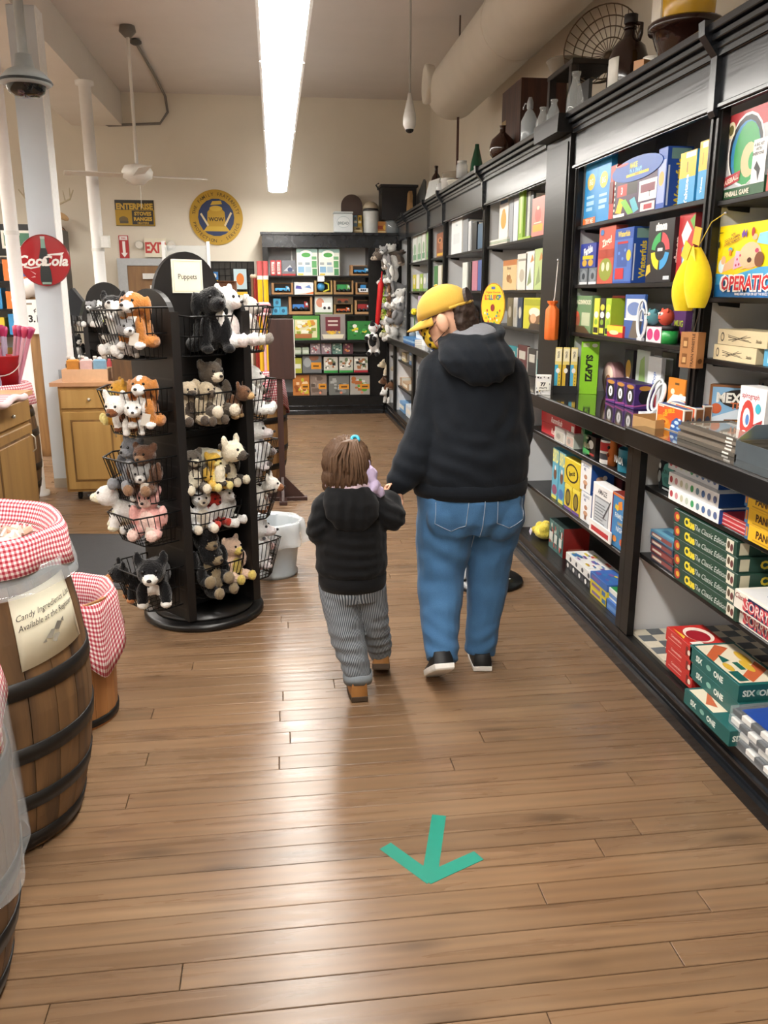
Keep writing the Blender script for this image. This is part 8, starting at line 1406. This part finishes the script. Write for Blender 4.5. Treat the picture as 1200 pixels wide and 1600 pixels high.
# things on the rolling cabinet
def crate(label, x, y, z, w_, d_, h_, rz=0, mat=None):
    t_ = thing('wooden_crate', label, 'crate', (x, y, z), rz); mat = mat or flat('d8b490', .6, .1)
    bx('bottom', -w_ / 2, w_ / 2, 0, d_, .0005, .008, mat, t_); bx('front', -w_ / 2, w_ / 2, 0, .008, .008, h_, mat, t_); bx('back', -w_ / 2, w_ / 2, d_ - .008, d_, .008, h_, mat, t_); bx('side', -w_ / 2, -w_ / 2 + .008, .008, d_ - .008, .008, h_, mat, t_); bx('side', w_ / 2 - .008, w_ / 2, .008, d_ - .008, .008, h_, mat, t_); return t_
crate('pale pink wooden crate on the rolling cabinet', -1.46, 6.68, .925, .34, .22, .09)
for k, (x, c, n) in enumerate(((-1.56, 'c98a3c', 'amber'), (-1.46, 'd9b8b4', 'pink'), (-1.36, '7fa8c4', 'blue'))): o = thing('wrapped_soap', n + ' wrapped bundle standing in the pink crate', 'soap', (x, 6.78, .935)); MB().box(-.045, .045, -.03, .03, 0, .15, 0, .012).build('bundle', flat(c, .3, .2), o); MB().ell((0, 0, .15), (.02, .02, .02), 8).build('knot', flat('e6e2de', .5), o)
crate('brown wooden crate at the right of the rolling cabinet', -1.15, 6.66, .925, .2, .2, .16, mat=MSTAVE)
pbox('soap_box', 'white box with colourful oval lettering on the brown crate', 'box', (-1.15, 6.68, 1.09), .13, .05, .1, 'e9e6e6', 0, F=[e(.5, .55, .4, .25, 'c98aa0'), e(.5, .55, .33, .19, 'ecebe8'), t('Soap', .5, .62, .2, '4a7a8a'), e(.5, .25, .35, .1, '5a4a7a')])
for k in range(5): q = (-1.62 + .1 * k, 6.9 + .04 * (k % 2), .925); o = thing('small_bottle', ['black', 'pink', 'white', 'red', 'grey'][k] + ' small bottle at the back of the rolling cabinet', 'bottle', q); MB().lathe([(0, .0005), (.028, .001), (.028, .11), (.012, .135), (.012, .155), (0, .155)], 14).build('glass', flat(['1c1c1e', 'd8909a', 'e6e4e0', 'b03a40', '8a8c90'][k], .3), o); MB().lathe([(0, .155), (.015, .155), (.015, .175), (0, .175)], 10).build('cap', flat('d8d6d0', .4), o)
# golf-bag like black stand
q = onY(118, 530, 7.6); bs_ = thing('black_stand_bag', 'black bag shaped holder on a thin stand beside the column', 'bag', (q.x, 7.6, .95)); z1 = onY(118, 490, 7.6).z - .95; z2 = onY(118, 450, 7.6).z - .95
MB().prism([(-.09, z1), (.06, z1 - .02), (.1, z1 + .1), (.02, z2), (-.04, z2 - .05)], -.06, .06).build('bag', flat('1f2226', .6, .2), bs_); MB().tube([(0, 0, 0), (-.02, 0, z1)], .008, 6).build('stem', MBLK, bs_); bx('label', -.07, -.02, -.062, -.06, z1 + .03, z1 + .09, flat('d8d8d6', .5), bs_)
for a in (0, 2.1, 4.2): MB().tube([(0, 0, .02), (.1 * math.cos(a), .1 * math.sin(a), 0)], .006, 5).build('foot', MBLK, bs_)
bx('plinth', -.12, .12, -.12, .12, -.95, -.008, flat('d9d6d0', .6), bs_)
# things on the left counter
sc_ = thing('striped_cloth', 'pink and white striped cloth folded on the left counter', 'cloth', (-1.95, 5.2, .93)); m = MB(); N = 16
for i in range(N): x = i / N; m.box(-.3, .32, -.45 + .9 * x, -.45 + .9 * (x + .97 / N), 0, .018, i % 2, .003)
m.build('cloth', [flat('e6c4c8', .85), flat('c9808c', .85)], sc_); MB().tube([(.33, -.45 + .06 * i, .012 - .012 * math.sin(i)) for i in range(16)], .022, 8).build('rolled_edge', flat('e3c8ca', .85), sc_)
o = thing('tablet_stand', 'black metal tablet stand on the left counter', 'stand', (-1.86, 5.1, .9485)); bx('foot_plate', -.12, .12, -.1, .1, 0, .01, MBLK, o); MB().tube([(0, 0, .01), (.02, 0, .12), (-.06, .02, .16)], .012, 8).build('arm', MBLK, o); MB().box(-.11, .11, -.008, .008, -.07, .07, 0, .004, Matrix.Translation((-.06, .02, .2)) @ R3(-.5, 0, .5)).build('tablet', MBLK, o)
q = onY(22, 610, 5.4); o = thing('leaning_plank', 'brown board leaning on the left counter before the red bucket', 'board', (-1.84, 5.5, .95)); MB().box(-.05, .05, -.01, .01, 0, .36, 0, .003, R3(-.15, .28, .2)).build('board', wood('6a4c34', '8a6648', .6), o); MB().box(-.05, .05, -.012, -.0101, .02, .34, 0, 0, R3(-.15, .28, .2)).build('label_strip', flat('b09a88', .6), o); bx('base_block', -.05, .05, -.03, .03, -.001, .02, MBLK, o)
b4 = barrel('dark barrel between the left counter and the grey column', (-2.1, 6.39, .012), .3, H=.9)
cloth_ring(b4, [(.2, .86), (.27, .93), (.29, .935), (.305, .92), (.315, .84), (.325, .78)], wav=.01, mat=gingham('stripe_cloth2', 'ece2e2', 'b85a68', .02)); MB().lathe([(0, .84), (.25, .84), (.25, .88), (0, .88)], 24).build('lid', MSTAVE, b4)
rb_ = thing('red_bucket', 'red metal bucket full of wrapped candy canes', 'bucket', (-1.97, 6.45, .893)); MB().lathe([(0, 0), (.09, 0), (.115, .24), (.12, .245), (.112, .25), (.085, .02), (0, .02)], 28).build('pail', flat('a3121c', .35, .1), rb_); MB().tube([(.118 * math.cos(a), -.02 - .1 * math.sin(a), .2 - .09 * math.sin(a)) for a in [PI * i / 12 for i in range(13)]], .004, 6).build('handle', flat('d8d4d0', .3, metal=.6), rb_)
cq = random.Random(12)
canes = [(MB().tube([(0, 0, 0), (0, 0, .36)], .012, 8).mesh('stick', flat(['d8a8b4', 'e3dde6', 'c98aa0', 'b8b4cc'][k], .3)), MB().lathe([(.012, .36), (.022, .4), (.026, .43), (.01, .44)], 8).mesh('wrapper_top', flat(['a8245a', 'b83a5c', 'c9c4d8', 'a03060'][k], .4))) for k in range(4)]
for k in range(26):
    a = cq.uniform(0, 2 * PI); rr = .085 * math.sqrt(cq.random()); tx, ty = 1.1 * rr * math.cos(a) * 1.6, 1.1 * rr * math.sin(a) * 1.6
    o = thing('candy_stick', ['pink', 'white', 'rose', 'lilac'][k % 4] + ' candy stick in clear wrap standing in the red bucket', 'candy', (-1.97 + rr * math.cos(a), 6.45 + rr * math.sin(a), .92), group='candy sticks in the red bucket')
    link('stick', canes[k % 4][0], o); link('wrapper_top', canes[(k + 1) % 4][1], o); o.rotation_euler = (-ty * 2.2, tx * 2.2, 0)
# far left toy shelves
fs = thing('far_toy_shelf', 'far left black shelf unit of orange and blue toys', 'shelf unit', (-3.55, 10.6, 0)); bx('header', 0, 1.1, -.02, 0, 2.0, 2.35, MBK, fs); bx('side', 0, .03, 0, .4, 0, 2.3, MBK, fs); bx('side', 1.07, 1.1, 0, .4, 0, 2.3, MBK, fs); bx('back', .03, 1.07, .38, .4, .05, 2.0, MIN, fs)
for z in (.3, .7, 1.1, 1.4, 1.72): bx('shelf', .03, 1.07, 0, .38, z - .025, z, MBK, fs)
bx('header_frame', .45, 1.0, -.035, -.021, 2.08, 2.28, flat('d8d4c8', .6), fs); bx('header_sign', .48, .97, -.04, -.0355, 2.11, 2.25, flat('3a6a50', .6), fs)
fq = random.Random(4)
for k in range(12):
    z = (1.72, 1.4, 1.1, .7)[k // 3]; c = fq.choice(['d8702c', '3a8ac0', 'd8b83c', 'c24a44', '5aa0c8', 'e0a040']); pbox('boxed_toy', '%s boxed toy on the far left shelves, %s shelf %s' % ({'d8702c': 'orange', '3a8ac0': 'blue', 'd8b83c': 'yellow', 'c24a44': 'red', '5aa0c8': 'sky blue', 'e0a040': 'amber'}[c], ['top', 'second', 'third', 'fourth'][k // 3], ['left', 'middle', 'right'][k % 3]), 'toy', (-3.55 + .22 + .33 * (k % 3), 10.63, z), .28, .2, .2 + .04 * (k % 2), c, 0, F=[e(.4, .5, .2, .25, 'efe6d8'), r(.6, .2, .9, .6, fq.choice(['e9c23c', 'd8d8d6', '3a5a9a'])), e(.4, .5, .1, .12, 'b85a30')], group='toys on the far left shelves')
pc = onY(49, 495, 8.5); o = thing('price_placard', 'white price placard on a wooden display near the grey column', 'sign', (pc.x, 8.5, 0)); bx('placard', -.1, .1, -.01, 0, pc.z - .16, pc.z + .16, flat('ecebe6', .6), o); mb = MB(); sl = []; print_on(mb, [t('33.1', .5, .45, .2, '2a2a2a', '', .04), r(.1, .85, .6, .9, '8a7a6a'), t('¢', .7, .7, .12, '2a2a2a')], Vector((-.1, -.0105, pc.z - .16)), Vector((.2, 0, 0)), Vector((0, 0, .32)), Vector((0, -1, 0)), sl); link('lettering', mb.mesh('lettering', [ink(s) for s in sl]), o); MB().lathe([(.17, 0), (.2, .1), (.2, pc.z - .17), (.14, pc.z + .18), (0, pc.z + .18)], 16, c=(0, .22, 0)).build('display_drum', MSTAVE2, o); MB().ell((-.02, .1, pc.z + .26), (.13, .1, .09), 12, jit=.1).build('paper_bag', flat('d8cfc8', .6), o)

# ------------------------------------------------------------------ ceiling things
MDUCT = flat('cfc9bc', .5, .06, 5)
du = thing('air_duct', 'large round cream air duct hanging along the right wall', 'duct', (1.74, 8.55, 3.42)); MB().lathe([(.25, -11.4), (.25, -.12), (.24, -.05), (.2, 0), (0, .01)], 36, M=R3(-PI / 2, 0, 0)).build('duct_tube', MDUCT, du)
for yy in (-2.2, -4.4, -6.6): MB().lathe([(.252, yy - .02), (.258, yy), (.252, yy + .02)], 36, M=R3(-PI / 2, 0, 0)).build('seam_band', MDUCT, du)
MB().lathe([(.16, 0), (.17, .05), (.165, .08), (.15, .08)], 24, M=Matrix.Translation((-.2, -.12, .05)) @ R3(0, -PI / 2, 0)).build('outlet_collar', MDUCT, du); MB().tube([(.02, -.25, .25), (.02, -.25, .6)], .008, 6).build('hanger_rod', flat('4a3a30', .6), du); MB().tube([(.02, -.25, -.25), (.02, -.25, -.92)], .012, 6).build('support_rod', flat('4a2a20', .6), du)
q = onY(640, 195, 6.2); hc = thing('pendant_camera', 'white drop shaped security camera on a long rod', 'camera', tuple(q)); MB().lathe([(.0, -.03), (.03, -.03), (.045, .0), (.045, .05), (.02, .16), (.012, .2), (0, .2)], 24).build('housing', flat('d0cfcb', .4), hc); MB().ell((0, 0, -.03), (.03, .03, .025), 14).build('lens_dome', flat('0e0e10', .1), hc); MB().tube([(0, 0, .2), (0, 0, ZC - q.z)], .008, 8).build('rod', flat('a9a7a2', .5), hc)
q = onY(215, 275, 9.0); fn = thing('ceiling_fan', 'white ceiling fan on a long rod', 'ceiling fan', tuple(q)); MFAN = flat('dcd9d2', .5, .04); MB().lathe([(0, -.08), (.06, -.075), (.1, -.04), (.14, -.02), (.15, .04), (.12, .09), (.03, .11), (0, .11)], 32).build('motor', MFAN, fn); MB().tube([(0, 0, .1), (0, 0, ZC - q.z - .05)], .016, 10).build('rod', MFAN, fn); MB().lathe([(.07, ZC - q.z), (.08, ZC - q.z - .05), (.03, ZC - q.z - .1), (0, ZC - q.z - .1)], 20).build('canopy', flat('6a665f', .5), fn)
for k in range(4): a = .25 + k * PI / 2; MB().box(.14, .68, -.06, .06, -.004, .004, 0, .003, Matrix.Rotation(a, 4, 'Z') @ R3(.2, 0, 0)).build('blade', MFAN, fn); 
MB().tube([(.02, -.02, -.08), (.02, -.02, -.3)], .003, 5).build('pull_chain', flat('b8b4a8', .4), fn)
cp_ = thing('conduit', 'grey conduit bending from the fan mount down the back wall', 'conduit', (0, 0, 0)); pts = [onZ(212, 66, 3.99), onZ(240, 115, 3.99), onY(258, 150, 11.7), onY(262, 175, 11.7), onY(250, 193, 11.7), onY(170, 196, 11.7), onY(150, 188, 11.7)]; cp_.location = pts[0]; MB().tube([q - pts[0] for q in pts], .016, 8).build('tube', flat('7d7872', .5, metal=.3), cp_); MB().ell((0, 0, -.0), (.06, .06, .03), 10).build('junction_box', flat('4a4844', .5), cp_)
q = onY(40, 125, 5.0); dc = thing('dome_camera', 'grey dome security camera hanging near the top left', 'camera', tuple(q)); MB().lathe([(0, .12), (.04, .12), (.05, .06), (.09, .04), (.13, .0), (.13, -.02), (.11, -.03), (0, -.03)], 32).build('housing', flat('9aa2a4', .45), dc); MB().lathe([(.1, -.03), (.09, -.06), (.06, -.08), (0, -.085)], 28).build('dome', flat('17191a', .08), dc); MB().lathe([(.131, -.018), (.136, -.012), (.131, -.005)], 32).build('dark_ring', flat('1f2324', .5), dc); MB().tube([(0, 0, .12), (0, 0, ZC - q.z)], .025, 10).build('rod', flat('a3a9aa', .5), dc)
